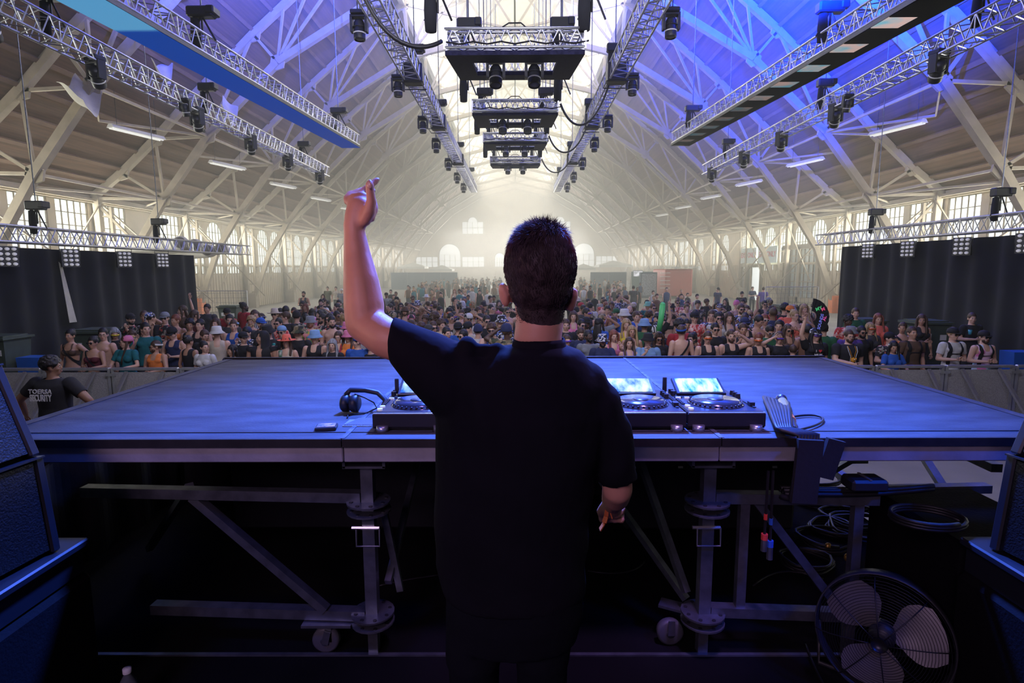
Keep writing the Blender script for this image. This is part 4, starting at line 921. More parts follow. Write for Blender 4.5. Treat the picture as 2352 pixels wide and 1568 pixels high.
# monitor speakers left and right on sub bases
m_spk = M('speaker_paint', (.006, .006, .008), .85, 0, .2, 20, .2, 90, spec=.12); m_grille = M('speaker_grille', (.010, .011, .015), .5, .2, .6, 160, .35, 150)
m_plate = M('speaker_plate', (.018, .02, .03), .45, .2, .2)
for s, nm in ((-1, 'left'), (1, 'right')):
    X = s * (1.62 if s < 0 else 1.66)
    t = thing('sub_base', 'black subwoofer base plate under the monitor stack at the %s edge' % nm, 'speaker', (X, 0, ST), 'speaker bases')
    b = MB(); b.box((s * .42, 1.25, .695), (.84, 1.55, .03), None, 0, .006); b.box((s * .44, 1.25, .63), (.83, 1.53, .10)); b.build('base_plate', m_plate, t)
    b = MB(); b.box((s * .44, 1.2, .295), (.86, 1.7, .57), None, 0, .03); b.build('sub_cabinet', m_spk, t)
    b = MB(); b.box((s * .14, 1.86, .713), (.10, .05, .004)); b.build('handle_slot', m_black, t)
    for k, (z0, h, lean, sc_) in enumerate(((.712, .35, 5, 'lower'), (1.06, .34, 19, 'upper'))):
        u = thing('monitor_speaker', 'black %s line array speaker of the %s monitor stack' % (sc_, nm), 'speaker', (X + s * (.10 + .035 * k), 1.50, ST + z0), 'monitor stack speakers')
        u.rotation_euler = (R(-lean), 0, -s * R(84))
        b = MB()
        # trapezoid cabinet: wide front toward the performer
        w0, w1, dp = .43, .36, .45
        b.poly([(-w0, -.0, 0), (w0, -.0, 0), (w1, dp, 0), (-w1, dp, 0)], h, (0, 0, 1)); b.build('cabinet', m_spk, u)
        b = MB(); b.box((0, -.012, h / 2), (w0 * 2 - .07, .02, h - .03)); b.build('grille', m_grille, u)
        for e_ in (-1, 1):
            b = MB(); b.box((e_ * (w0 - .015), -.004, h / 2), (.035, .05, h), None, 0, .006); b.box((e_ * (w0 + .01), .05, h * .75), (.02, .05, .06), None, 0, .004); b.box((e_ * (w0 + .01), .05, h * .06), (.02, .06, .04), None, 0, .004); b.build('rigging_rail', m_plate, u)
        b = MB(); b.box((0, -.02, h - .003), (w0 * 2, .03, .006)); b.build('edge_trim', m_plate, u)
        if s > 0 and k == 0:
            mt = M('logo_paint', (.12, .22, .45), .4, emit=.0)
            b = MB(); b.lathe([(.028, 0), (.034, 0), (.034, .003), (.028, .003)], (-.20, -.024, .16), 24, rot=RX90); b.build('logo_ring', mt, u)
            text_obj('logo_letters', 'RCF', .024, mt, u, (-.20, -.025, .16), (R(90), 0, 0)); text_obj('series_letters', 'TTL', .07, mt, u, (-.10, -.025, .158), (R(90), 0, 0), shear=.2)
# coil on top right
c = at_z(2130, 1185, 1.9); b = MB(); b.path([(.13 * math.cos(i * .3), .10 * math.sin(i * .3), .01 * (i / 20)) for i in range(60)], .008, 5)
tag(b.build('cable_coil', m_cable, None, True, (c.x, c.y, 1.88)), 'loop of grey cable lying on the black case at the right speaker stack', 'cable coil')
t = thing('black_case', 'low black flight case between the stage edge and the right speaker stack', 'flight case', (1.98, 2.38, ST)); b = MB(); b.box((0.0, 0, .325), (.5, .6, .63), None, 0, .02); b.build('case_body', m_spk, t); b = MB(); b.box((-.252, 0, .2), (.006, .55, .03)); b.build('edge_trim', m_fix, t)
# floor fan
t = thing('floor_fan', 'large round drum fan with wire guard on the stage floor at lower right', 'fan', (1.43, 2.06, ST + .29)); t.scale = (.75, .75, .75)
t.rotation_euler = (R(-12), 0, R(-38))
m_wire = M('fan_wire', (.03, .03, .04), .35, .5); m_blade = M('fan_blade', (.17, .16, .18), .45, .2, .1)
b = MB()
for k in range(1, 25):
    r_ = .30 * k / 24; y_ = -.11 * (1 - (k / 24) ** 2) ** .5 - .07
    b.path([(r_ * math.cos(a), y_, r_ * math.sin(a)) for a in [i * 2 * math.pi / 40 for i in range(40)]], .0016, 3, closed=True)
for k in range(8):
    a = R(k * 45 + 10); b.path([(r_ * math.cos(a), -.11 * (1 - (r_ / .3) ** 2) ** .5 - .075, r_ * math.sin(a)) for r_ in (.03, .09, .16, .22, .27, .298)], .0028, 4)
b.lathe([(.001, 0), (.035, 0), (.035, .01)], (0, -.188, 0), 20, rot=RX90)
b.build('wire_guard', m_wire, t, True)
b = MB(); b.lathe([(.302, -.07), (.310, -.07), (.312, .0), (.31, .05), (.302, .05), (.302, -.07)], (0, 0, 0), 48, rot=RX90); b.build('drum', m_fix, t, True)
b = MB(); b.lathe([(.001, .05), (.06, .05), (.065, -.05), (.001, -.06)], n=24, rot=RX90); b.build('motor_hub', m_fix, t, True)
for k in range(3):
    a0 = R(120 * k + 20); b = MB(); vs = []
    for i in range(9):
        for j in range(7):
            rr = .06 + .215 * j / 6; wdt = R(22 + 38 * math.sin(math.pi * min(1, .15 + .75 * j / 6))); aa = a0 + wdt * (i / 8 - .5) * 1.5
            vs.append((rr * math.cos(aa), .05 * (i / 8 - .5) * 1.1 - .02, rr * math.sin(aa)))
    b.add(vs, [(i * 7 + j, (i + 1) * 7 + j, (i + 1) * 7 + j + 1, i * 7 + j + 1) for i in range(8) for j in range(6)]); b.add([(x, y + .004, z) for x, y, z in vs], [(i * 7 + j, i * 7 + j + 1, (i + 1) * 7 + j + 1, (i + 1) * 7 + j) for i in range(8) for j in range(6)])
    b.build('blade', m_blade, t, True)
b = MB(); b.path([(-.3, .05, -.05), (-.28, .05, -.28), (.28, .05, -.28), (.3, .05, -.05)], .014, 8); b.build('stand', m_fix, t, True)
# water bottle
p = at_y(291, 1530, 1.98)
t = thing('water_bottle', 'clear plastic water bottle with pale cap standing on the stage at lower left', 'bottle', (p.x, p.y, ST))
m_pet = M('clear_plastic', (.6, .68, .75), .08, 0, .1, trans=.8); b = MB(); b.lathe([(.001, .002), (.030, 0), (.032, .02), (.032, .12), (.028, .15), (.013, .178), (.013, .19)], n=22); b.build('bottle_body', m_pet, t, True)
b = MB(); b.lathe([(.015, .185), (.015, .203), (.001, .204)], n=18); b.build('cap', m_white, t, True)
b = MB(); b.lathe([(.0325, .05), (.0325, .10)], n=22); b.build('bottle_label', M('bottle_label', (.35, .4, .6), .5, 0, .6, 30), t, True)

# ---------------------------------------------------------------- crowd barrier
BY = 10.05; m_mesh_panel = M('barrier_perforated', (.42, .41, .41), .6, .1, .35, 90, .3, 120)
q = MB(); q.box((0, 0, .62), (1.16, .012, .84)); BPanel = q.mesh('panel', m_mesh_panel)
q = MB(); q.box((0, .0, 1.10), (1.2, .07, .05), None, 0, .012); BRail = q.mesh('top_rail', m_alu)
q = MB(); q.bar((0, -.03, 1.05), (0, -.95, .06), .055, .04); BBrace = q.mesh('brace', m_alu)
q = MB(); q.box((0, 0, .62), (.05, .05, .98)); q.box((0, -.02, 1.0), (.09, .06, .05)); BPost = q.mesh('post', m_alu)
q = MB(); q.box((0, -.45, .02), (1.18, 1.0, .03)); q.box((0, -.012, .22), (1.16, .04, .03)); BBase = q.mesh('base_plate', m_mesh_panel)
q = MB(); q.box((0, -.014, 0), (.14, .004, .06)); BStk = q.mesh('sticker', m_paper)
nb = 19
for k in range(nb):
    x = -12 + 1.25 * k + .3
    if k in (9, 10, 11) and False: continue
    pos = 'left' if x < -2 else ('right' if x > 2.5 else 'hidden centre')
    t = thing('crowd_barrier', 'aluminium crowd barrier panel, number %s of the row counted from the left' % ['one', 'two', 'three', 'four', 'five', 'six', 'seven', 'eight', 'nine', 'ten', 'eleven', 'twelve', 'thirteen', 'fourteen', 'fifteen', 'sixteen', 'seventeen', 'eighteen', 'nineteen'][k], 'barrier', (x, BY, 0), 'crowd barrier panels')
    ob('panel', BPanel, t); ob('top_rail', BRail, t); ob('base_plate', BBase, t)
    for dx in (-.33, .33): o = ob('brace', BBrace, t); o.location = (dx, 0, 0)
    for dx in (-.59, .59): o = ob('post', BPost, t); o.location = (dx, 0, 0)
    if k % 2: o = ob('sticker', BStk, t); o.location = (.42, 0, .33)
# wheelie bins and blue recycling tubs
def bin_(loc, lab, h=1.55, rz=0, w=.72):
    t = thing('wheeled_bin', lab, 'bin', loc, 'large dark green wheeled bins', rz)
    b = MB(); b.loft([((0, 0, .06), (w * .40, 0, 0), (0, w * .40, 0)), ((0, 0, .1), (w * .55, 0, 0), (0, w * .55, 0)), ((0, 0, h * .90), (w * .70, 0, 0), (0, w * .70, 0)), ((0, 0, h * .93), (w * .74, 0, 0), (0, w * .74, 0))], 4); 
    b.v = [(x * math.cos(R(45)) - y * math.sin(R(45)), x * math.sin(R(45)) + y * math.cos(R(45)), z) for x, y, z in b.v]; b.build('bin_body', m_bin, t)
    b = MB(); b.box((0, 0, h * .955), (w * 1.12, w * 1.15, .05), None, 0, .02); b.box((0, 0, h * .98), (w * .9, w * .9, .04), None, 0, .015); b.box((0, w * .6, h * .93), (w * .8, .06, .05)); b.build('lid', m_bin, t)
    for dx in (-1, 1): b = MB(); b.lathe([(.001, -.03), (.11, -.03), (.11, .03), (.001, .03)], (dx * w * .42, w * .35, .11), 16, rot=Matrix.Rotation(R(90), 3, 'Y')); b.build('wheel', m_rubber, t)
    for dx in (-.16, .2): b = MB(); b.box((dx, -w * .49, h * .76 - .03 * (dx > 0)), (.15, .012, .13)); b.build('bin_notice', m_paper, t)
    return t
def tub(loc, lab):
    t = thing('recycling_tub', lab, 'recycling tub', loc, 'blue recycling tubs')
    b = MB(); b.poly([(-.20, -.2, 0), (.20, -.2, 0), (.26, -.2, .95), (-.26, -.2, .95)], .4, (0, 1, 0)); b.build('tub_body', m_bluebin, t)
    b = MB()
    for k in range(3): a = R(120 * k + 90); p_ = (.07 * math.cos(a), -.212, .5 + .07 * math.sin(a)); q_ = (.07 * math.cos(a + 1.6), -.212, .5 + .07 * math.sin(a + 1.6)); b.bar(p_, q_, .006, .018)
    b.build('recycling_mark', m_white, t)
bin_((-9.75, 13.0, 0), 'large dark green wheeled bin with two paper notices against the left curtain'); bin_((-11.6, 12.6, 0), 'dark green wheeled bin cut by the left frame edge', 1.45)
tub((-10.9, 12.6, 0), 'blue recycling tub between the two left wheeled bins')
bin_((-11.4, 22.6, 0), 'dark green wheeled bin beyond the end of the left curtain', 1.5); bin_((-8.6, 33.5, 0), 'pale hazy wheeled bin standing alone far on the left floor', 1.5); bin_((-9.6, 17.2, 0), 'dark green bin half hidden behind people at the left curtain', 1.4)
bin_((9.55, 15.5, 0), 'dark green wheeled bin by the start of the right curtain', 1.5); bin_((10.05, 13.9, 0), 'dark green wheeled bin with notices against the right curtain, beside man in black tee', 1.6); bin_((10.2, 21.5, 0), 'green wheeled bin below the paned door on the right', 1.5)
tub((9.1, 13.2, 0), 'blue recycling tub behind the man in the white tee'); tub((9.4, 18.5, 0), 'small blue recycling tub left of the right curtain edge'); tub((12.0 - .5, 12.9, 0), 'blue recycling tub cut by the right frame edge')
# wire crowd fence by left and right walls
for x, y, lab in ((-12.6, 24, 'wire mesh fence panel beyond the left curtain'), (12.6, 26, 'wire mesh fence panel beyond the right curtain')):
    t = thing('wire_fence', lab, 'fence', (x, y, 0)); b = MB(); b.tube((-1.2, 0, 0), (-1.2, 0, 2.0), .02, 6); b.tube((1.2, 0, 0), (1.2, 0, 2.0), .02, 6); b.tube((-1.2, 0, 2.0), (1.2, 0, 2.0), .02, 6); b.build('fence_frame', m_alu, t)
    b = MB()
    for k in range(14): b.tube((-1.2 + k * .18, 0, 0), (-1.2 + k * .18, 0, 2), .005, 3)
    for k in range(10): b.tube((-1.2, 0, .2 * k + .1), (1.2, 0, .2 * k + .1), .005, 3)
    b.build('fence_mesh', m_galv, t)
b = MB(); b.box((0, 0, .45), (1.5, .7, .9), None, 0, .02); o = thing('road_case', 'low black road case in the pit in front of the seated guard', 'road case', (-5.5, 6.55, 0)); b.build('case_body', m_spk, o); b = MB(); b.box((0, -.0, .905), (1.5, .7, .012)); b.build('case_edge', m_fix, o)
# ---------------------------------------------------------------- people
def skin_mat(name, col): return M(name, col, .5, 0, .12, 5, sss=0)
SK = {'light': skin_mat('skin_light', (.62, .38, .28)), 'tan': skin_mat('skin_tan', (.48, .27, .18)), 'brown': skin_mat('skin_brown', (.26, .135, .085)), 'dark': skin_mat('skin_dark', (.09, .045, .03))}
m_eye = M('eye_white', (.7, .68, .65), .3, 0, .03); m_dark = M('brow_and_iris', (.04, .025, .02), .6); m_lip = M('lips', (.42, .14, .12), .45)
HC_ = {'black': (.012, .010, .012), 'brown': (.07, .035, .02), 'blonde': (.42, .28, .13), 'red': (.22, .06, .03), 'grey': (.30, .31, .34)}
m_hair = {k: M('hair_' + k, c, .55, 0, .5, 30, .5, 90, stretch=(1, 1, .2)) for k, c in HC_.items()}
m_cloth = M('cloth_plain', (.5, .5, .5), .85, 0, .25, 7, .35, 16, objcol=True)
m_bottom = M('cloth_bottoms', (.03, .03, .04), .85, 0, .3, 7, .3, 16)
m_frame = M('spectacle_frame', (.02, .02, .025), .25, 0, .1)
m_lensd = M('sunglass_lens', (.012, .012, .02), .06, 0, .1, spec=.8); m_lensr = M('mirror_lens_orange', (.8, .16, .03), .15, .4, .3, 20); m_lensp = M('mirror_lens_violet', (.18, .08, .5), .15, .4, .3, 20); m_lenswt = M('pale_frame', (.75, .7, .7), .3)
def pattern(name, cols, scale, stretch=None, kind='vor'):
    m = M(name, cols[0], .85, 0, .1, bump=.2); nt = m.node_tree; N = nt.nodes; L = nt.links; b = N['Principled BSDF']
    tc = N['Texture Coordinate']; 
    if kind == 'stripe': v = N.new('ShaderNodeTexWave'); v.inputs['Scale'].default_value = scale; v.inputs['Distortion'].default_value = 1.0; out = v.outputs['Fac']
    else: v = N.new('ShaderNodeTexVoronoi'); v.inputs['Scale'].default_value = scale; out = v.outputs['Color']
    L.new(tc.outputs['Object'], v.inputs['Vector']); r = N.new('ShaderNodeValToRGB'); r.color_ramp.interpolation = 'CONSTANT'
    e = r.color_ramp.elements; n = len(cols)
    e[0].position = 0; e[0].color = (*cols[0], 1); e[1].position = 1 / n; e[1].color = (*cols[1], 1)
    for i in range(2, n): k = e.new(i / n); k.color = (*cols[i], 1)
    L.new(out, r.inputs[0]); L.new(r.outputs[0], b.inputs['Base Color']); return m
PAT = {'floral_red': pattern('floral_red', [(.5, .05, .04), (.7, .35, .3), (.55, .05, .05), (.8, .6, .5)], 22),
       'floral_dark': pattern('floral_dark', [(.02, .02, .03), (.03, .03, .04), (.35, .33, .28), (.02, .02, .02), (.4, .06, .05)], 26),
       'hawaiian': pattern('hawaiian_bright', [(.75, .22, .05), (.15, .4, .08), (.8, .3, .3), (.7, .55, .1)], 18),
       'stripes': pattern('striped_cloth', [(.02, .02, .03), (.55, .55, .52)], 9, kind='stripe'),
       'camo': pattern('camouflage', [(.16, .13, .07), (.05, .06, .03), (.28, .22, .14), (.02, .02, .02)], 17),
       'bandana': pattern('bandana_print', [(.02, .02, .03), (.6, .6, .62), (.02, .02, .03), (.05, .12, .5)], 40),
       'tiedye': pattern('tie_dye', [(.7, .2, .45), (.5, .6, .8), (.75, .5, .65), (.35, .6, .7)], 7)}
COL = {'black': (.013, .013, .018), 'charcoal': (.05, .05, .055), 'white': (.62, .62, .62), 'cream': (.55, .48, .38), 'grey': (.22, .24, .27), 'navy': (.02, .03, .10), 'blue': (.02, .10, .45), 'teal': (.01, .14, .16), 'red': (.42, .03, .04), 'burgundy': (.12, .02, .035), 'pink': (.75, .22, .38), 'coral': (.85, .17, .11), 'orange': (.85, .24, .05), 'yellow': (.70, .52, .04), 'green': (.02, .12, .05), 'olive': (.10, .10, .05), 'lilac': (.45, .30, .62), 'brown': (.12, .07, .045), 'purple': (.10, .05, .30), 'mint': (.25, .6, .45), 'sky': (.20, .36, .62)}

ARM = {  # elbow, wrist for the +x arm relative to body (before mirroring), hand direction
 'd': ((.245, .03, 1.15), (.25, -.04, .90), (0, -.2, -1)),
 'l': ((.27, -.10, 1.17), (.10, -.36, 1.15), (-.8, -.5, -.3)),
 'c': ((.26, .0, 1.15), (.07, -.23, 1.17), (-1, -.3, .1)),
 'p': ((.26, -.14, 1.20), (.11, -.30, 1.42), (-.4, -.1, 1)),
 'r': ((.30, -.05, 1.66), (.26, -.08, 1.93), (0, -.1, 1)),
 'h': ((.40, -.05, 1.50), (.16, -.10, 1.66), (-1, -.1, .3)),
 'o': ((.42, .02, 1.20), (.52, -.1, .98), (.3, -.4, -.8))}
_bodies = {}
HPIV = 1.49
def head_parts(mb, T, fem):
    e = lambda c, r, n=14: mb.ell(T @ Vector(c), r, n, 0, T.to_3x3())
    k = .94 if fem else 1.0
    e((0, .018, .178), (.078 * k, .096, .102)); e((0, -.018, .128), (.066 * k, .076, .098)); e((0, -.040, .062), (.043 * k, .048, .042))
    e((0, -.075, .158), (.05 * k, .022, .014), 10); e((0, -.102, .120), (.013, .018, .016), 8); e((0, -.094, .138), (.009, .012, .03), 8)
    e((0, -.086, .085), (.022, .012, .012), 8); e((.045 * k, -.062, .115), (.02, .02, .022), 8); e((-.045 * k, -.062, .115), (.02, .02, .022), 8)
    for s in (-1, 1): e((s * .080 * k, .012, .128), (.010, .019, .032), 8)
def face_marks(mb, T, fem):
    k = .94 if fem else 1.0; r3 = T.to_3x3()
    for s in (-1, 1):
        mb.ell(T @ Vector((s * .030 * k, -.0835, .142)), (.0135, .008, .0065), 8, 1, r3); mb.ell(T @ Vector((s * .030 * k, -.0905, .142)), (.006, .003, .006), 8, 2, r3)
        mb.ell(T @ Vector((s * .031 * k, -.091, .1585)), (.018, .006, .0038 if fem else .0055), 8, 2, r3)
    mb.ell(T @ Vector((0, -.098, .084)), (.021, .006, .0045), 8, 3, r3); mb.ell(T @ Vector((0, -.096, .077)), (.016, .006, .005), 8, 3, r3)
def body(sex, pose, yaw, tilt=0, heavy=0):
    key = (sex, pose, yaw, tilt, heavy)
    if key in _bodies: return _bodies[key]
    fem = sex == 'f'; w = (1.0, .90)[fem] * (1 + .28 * heavy); dpt = 1 + .35 * heavy
    mb = MB(); bones = []
    sh = .172 * w + .005
    tor = [(.88, .165 * (1.04 if fem else 1) * (1 + .2 * heavy), .115 * dpt), (.98, .165 * (1.0 if fem else .95) * (1 + .25 * heavy), .115 * dpt), (1.10, .140 * w * (.92 if fem else 1.02), .100 * dpt), (1.22, .150 * w, .110 * dpt), (1.33, .165 * w, .118 * dpt), (1.40, .170 * w, .105 * dpt), (1.455, .125 * w, .080), (1.49, .062, .062)]
    mb.loft([((0, 0, z), (a, 0, 0), (0, b_, 0)) for z, a, b_ in tor], 20)
    if fem:
        for s in (-1, 1): mb.ell((s * .075, -.095, 1.30), (.062, .05, .058), 12)
    elif not heavy:
        for s in (-1, 1): mb.ell((s * .07, -.085, 1.345), (.075, .035, .05), 12)
    mb.tube((0, .012, 1.44), (0, .006, 1.60), .052 if fem else .06, 12, .047 if fem else .055)
    bones += [('torso', (0, 0, .85), (0, 0, 1.42), .15), ('neck', (0, 0, 1.50), (0, 0, 1.56), .06), ('head', (0, 0, 1.62), (0, 0, 1.70), .09)]
    hands = []
    for s, pc in ((1, pose[0]), (-1, pose[1])):
        el, wr, hd = ARM[pc]; S = Vector((s * sh, 0, 1.415)); E = Vector((s * el[0] * (1 + .12 * heavy), el[1], el[2])); W = Vector((s * wr[0], wr[1], wr[2])); H = Vector((s * hd[0], hd[1], hd[2])).normalized()
        ra = (.052, .044, .038, .026) if not fem else (.044, .037, .032, .023)
        ra = tuple(r_ * (1 + .25 * heavy) for r_ in ra)
        mb.limb([S, S.lerp(E, .45), E], [ra[0] + .012, ra[0], ra[2] + .002], 12); mb.limb([E, E.lerp(W, .3), W], [ra[2], ra[2] + .004, ra[3]], 12)
        a = H.cross(Vector((0, 1, 0))); a = a.normalized() if a.length > .2 else Vector((1, 0, 0)); n_ = H.cross(a)
        mb.ell(W + H * .045, (.036, .018, .052), 10, 0, Matrix((a, n_, H)).transposed())
        hands.append((W, H, a, n_, s))
        bones += [('ua%d' % s, S, E, .05), ('fa%d' % s, E, W, .035), ('hand%d' % s, W + H * .01, W + H * .16, .03)]
    for s in (-1, 1):
        hx = s * .09
        mb.limb([(hx, 0, .90), (hx * 1.1, -.005, .50), (hx * 1.1, .015, .10)], [.088 * (1 + .2 * heavy), .058, .038], 12)
        mb.ell((hx * 1.1, -.05, .04), (.042, .12, .04), 12); bones.append(('leg%d' % s, (hx, 0, .86), (hx * 1.1, 0, .06), .06))
    T = Matrix.Translation((0, 0, HPIV)) @ Matrix.Rotation(R(yaw), 4, 'Z') @ Matrix.Rotation(R(tilt), 4, 'X')
    head_parts(mb, T, fem)
    co, fs = remesh(mb, .0148, 2); nr = vnormals(co, fs)
    ex = MB(); face_marks(ex, T, fem)
    for W, H, a, n_, s in hands:
        for i, (off, L) in enumerate(((-.026, .060), (-.009, .070), (.009, .066), (.025, .052))):
            b0 = W + H * .085 + a * off; b1 = b0 + H * L * .55 - n_ * .008 * s; b2 = b1 + H * L * .45 - n_ * .022 * s
            ex.tube(b0, b1, .0085, 6, .008); ex.tube(b1, b2, .008, 6, .006)
        t0 = W + H * .03 - a * .025 * s; ex.tube(t0, t0 + H * .04 - a * .025 * s, .010, 6, .009); ex.tube(t0 + H * .04 - a * .025 * s, t0 + H * .07 - a * .028 * s, .009, 6, .007)
    full = MB(); full.add([tuple(map(float, c)) for c in co], fs, 0); full.add(ex.v, ex.f); full.m = [0] * len(fs) + ex.m
    # nearest bone for every face centre
    fc = np.array([co[list(f)].mean(0) for f in fs]); best = np.full(len(fs), 1e9); who = np.zeros(len(fs), int); par = np.zeros(len(fs))
    for bi, (nm, p0, p1, r_) in enumerate(bones):
        p0 = np.array(p0); p1 = np.array(p1); d = p1 - p0; t = np.clip(((fc - p0) @ d) / (d @ d), 0, 1); dist = np.linalg.norm(fc - (p0 + t[:, None] * d), axis=1) - r_
        if nm == 'torso': dist = np.linalg.norm((fc - (p0 + t[:, None] * d)) * np.array([.92, 1.35, 1]), axis=1) - r_
        m_ = dist < best; best[m_] = dist[m_]; who[m_] = bi; par[m_] = t[m_]
    names = np.array([b_[0] for b_ in bones])[who]
    _bodies[key] = dict(meshes={}, full=full, co=co, fs=fs, nr=nr, fc=fc, names=names, par=par, T=T, key=key, cl={})
    return _bodies[key]
def body_mesh(B, skin):
    if skin not in B['meshes']: B['meshes'][skin] = B['full'].mesh('body', [SK[skin], m_eye, m_dark, m_lip], True)
    return B['meshes'][skin]
def cloth_mesh(B, style, mat):
    key = (style, mat.name)
    if key in B['cl']: return B['cl'][key]
    fc, nm, par = B['fc'], B['names'], B['par']; x = np.abs(fc[:, 0]); z = fc[:, 2]; y = fc[:, 1]
    tor = (nm == 'torso') | (nm == 'neck'); ua = np.char.startswith(nm, 'ua'); fa = np.char.startswith(nm, 'fa'); leg = np.char.startswith(nm, 'leg')
    low = (z > .93)
    if style == 'tee': m = (tor & low & (z < 1.475)) | (ua & (par < .62)); off = .016
    elif style == 'long': m = (tor & low & (z < 1.485)) | ua | (fa & (par < .93)); off = .022
    elif style == 'tank': m = ((tor | (ua & (par < .12))) & low & (x < .135) & ((z < 1.36) | ((x > .055) & (z < 1.48)))) | (tor & low & (z < 1.30)); off = .011
    elif style == 'tube': m = tor & (z > 1.12) & (z < 1.345); off = .011
    elif style == 'bra': m = (tor & (z > 1.24) & (z < 1.335)) | (tor & (x > .06) & (x < .085) & (z > 1.3) & (z < 1.47)); off = .010
    elif style == 'vest': m = ((tor | (ua & (par < .1))) & low & (z < 1.47) & ((x > .045) | (y > 0))); off = .018
    elif style == 'strap': m = tor & (np.abs(fc[:, 0] * .9 + (z - 1.25) * .65) < .022) & (z > .95); off = .012
    elif style == 'pack': m = (((x > .085) & (x < .125) & (z > 1.05) & (z < 1.47)) & (tor | (ua & (par < .2)))) | (tor & (np.abs(z - 1.27) < .012) & (y < 0) & (x < .1)); off = .028
    elif style == 'pants': m = (tor & (z < .97)) | (leg & (z > .1)); off = .012
    elif style == 'shorts': m = (tor & (z < .97)) | (leg & (z > .55)); off = .016
    co = B['co'] + B['nr'] * off
    idx = np.nonzero(m)[0]; used = {}; vs = []; fs = []
    for i in idx:
        f = []
        for v in B['fs'][i]:
            if v not in used: used[v] = len(vs); vs.append(tuple(map(float, co[v])))
            f.append(used[v])
        fs.append(tuple(f))
    vs = smooth_rim(vs, fs); mb = MB(); mb.add(vs, fs); me = mb.mesh(style, mat, True); B['cl'][key] = me; return me
# head-local hair and hats (origin at the head pivot)
_hm = MB(); head_parts(_hm, Matrix.Identity(4), False); HCO, HFS = remesh(_hm, .009, 2); HNR = vnormals(HCO, HFS); HFC = np.array([HCO[list(f)].mean(0) for f in HFS])
_hair = {}
def hair_mesh(style, col):
    key = (style, col)
    if key in _hair: return _hair[key]
    x, y, z = HFC.T; line = .115 + np.clip(-y, 0, .1) * 1.0
    m = (z > line) & ~((y < -.055) & (z < .198)) & ~((np.abs(x) > .068) & (y < .03) & (z < .16)) & ((y > -.06) | (z > .19))
    if style == 'bald': m = (z > .08) & (z < .15) & (y > .02)
    off = {'short': .012, 'curly': .03, 'afro': .045, 'long': .015, 'bun': .008, 'fade': .008, 'bald': .003}.get(style, .012)
    v = HCO.copy(); h = np.clip((v[:, 2] - .10) / .08, .25, 1); n = np.sin(v[:, 0] * 90) * np.sin(v[:, 1] * 80 + 1) * np.sin(v[:, 2] * 85 + 2)
    v = v + HNR * (off * h * (1 + (.35 if style in ('curly', 'afro') else .12) * n))[:, None]
    mb = MB(); used = {}; vs = []; fs = []
    for i in np.nonzero(m)[0]:
        f = []
        for q in HFS[i]:
            if q not in used: used[q] = len(vs); vs.append(tuple(map(float, v[q])))
            f.append(used[q])
        fs.append(tuple(f))
    vs = smooth_rim(vs, fs, 4); mb.add(vs, fs)
    if style == 'long':
        mb.loft([((0, .06, .20), (.075, 0, 0), (0, .04, 0)), ((0, .085, .10), (.085, 0, 0), (0, .04, 0)), ((0, .10, -.02), (.10, 0, 0), (0, .04, 0)), ((0, .12, -.16), (.10, 0, 0), (0, .035, 0)), ((0, .125, -.26), (.06, 0, 0), (0, .02, 0))], 14)
        for s in (-1, 1): mb.path([(s * .062, -.03, .235), (s * .088, -.03, .17), (s * .094, -.015, .08), (s * .10, -.045, -.02), (s * .10, -.095, -.12), (s * .095, -.115, -.21)], [.018, .024, .026, .028, .024, .008], 8)
    if style == 'bun': mb.ell((0, .085, .245), (.045, .045, .04), 12)
    if style == 'curly':
        for k in range(26):
            a = k * 2.4; zz = .15 + .1 * ((k * 7) % 10) / 10; r_ = .085 if zz < .2 else .06
            if math.sin(a) * r_ < -.04 and zz < .2: continue
            mb.ell((r_ * math.cos(a), .02 + r_ * 1.1 * math.sin(a), zz + .03), .026, 7)
    if style == 'braids':
        for s in (-1, 1): mb.path([(s * .07, .02, .2), (s * .095, 0, .08), (s * .10, -.05, -.06), (s * .09, -.10, -.2), (s * .085, -.11, -.3)], [.02, .02, .017, .016, .012], 7)
    if style == 'tail': mb.path([(0, .09, .22), (0, .14, .2), (0, .16, .08), (0, .15, -.08)], [.02, .028, .028, .008], 8)
    _hair[key] = mb.mesh('hair', m_hair[col], True); return _hair[key]
_hats = {}
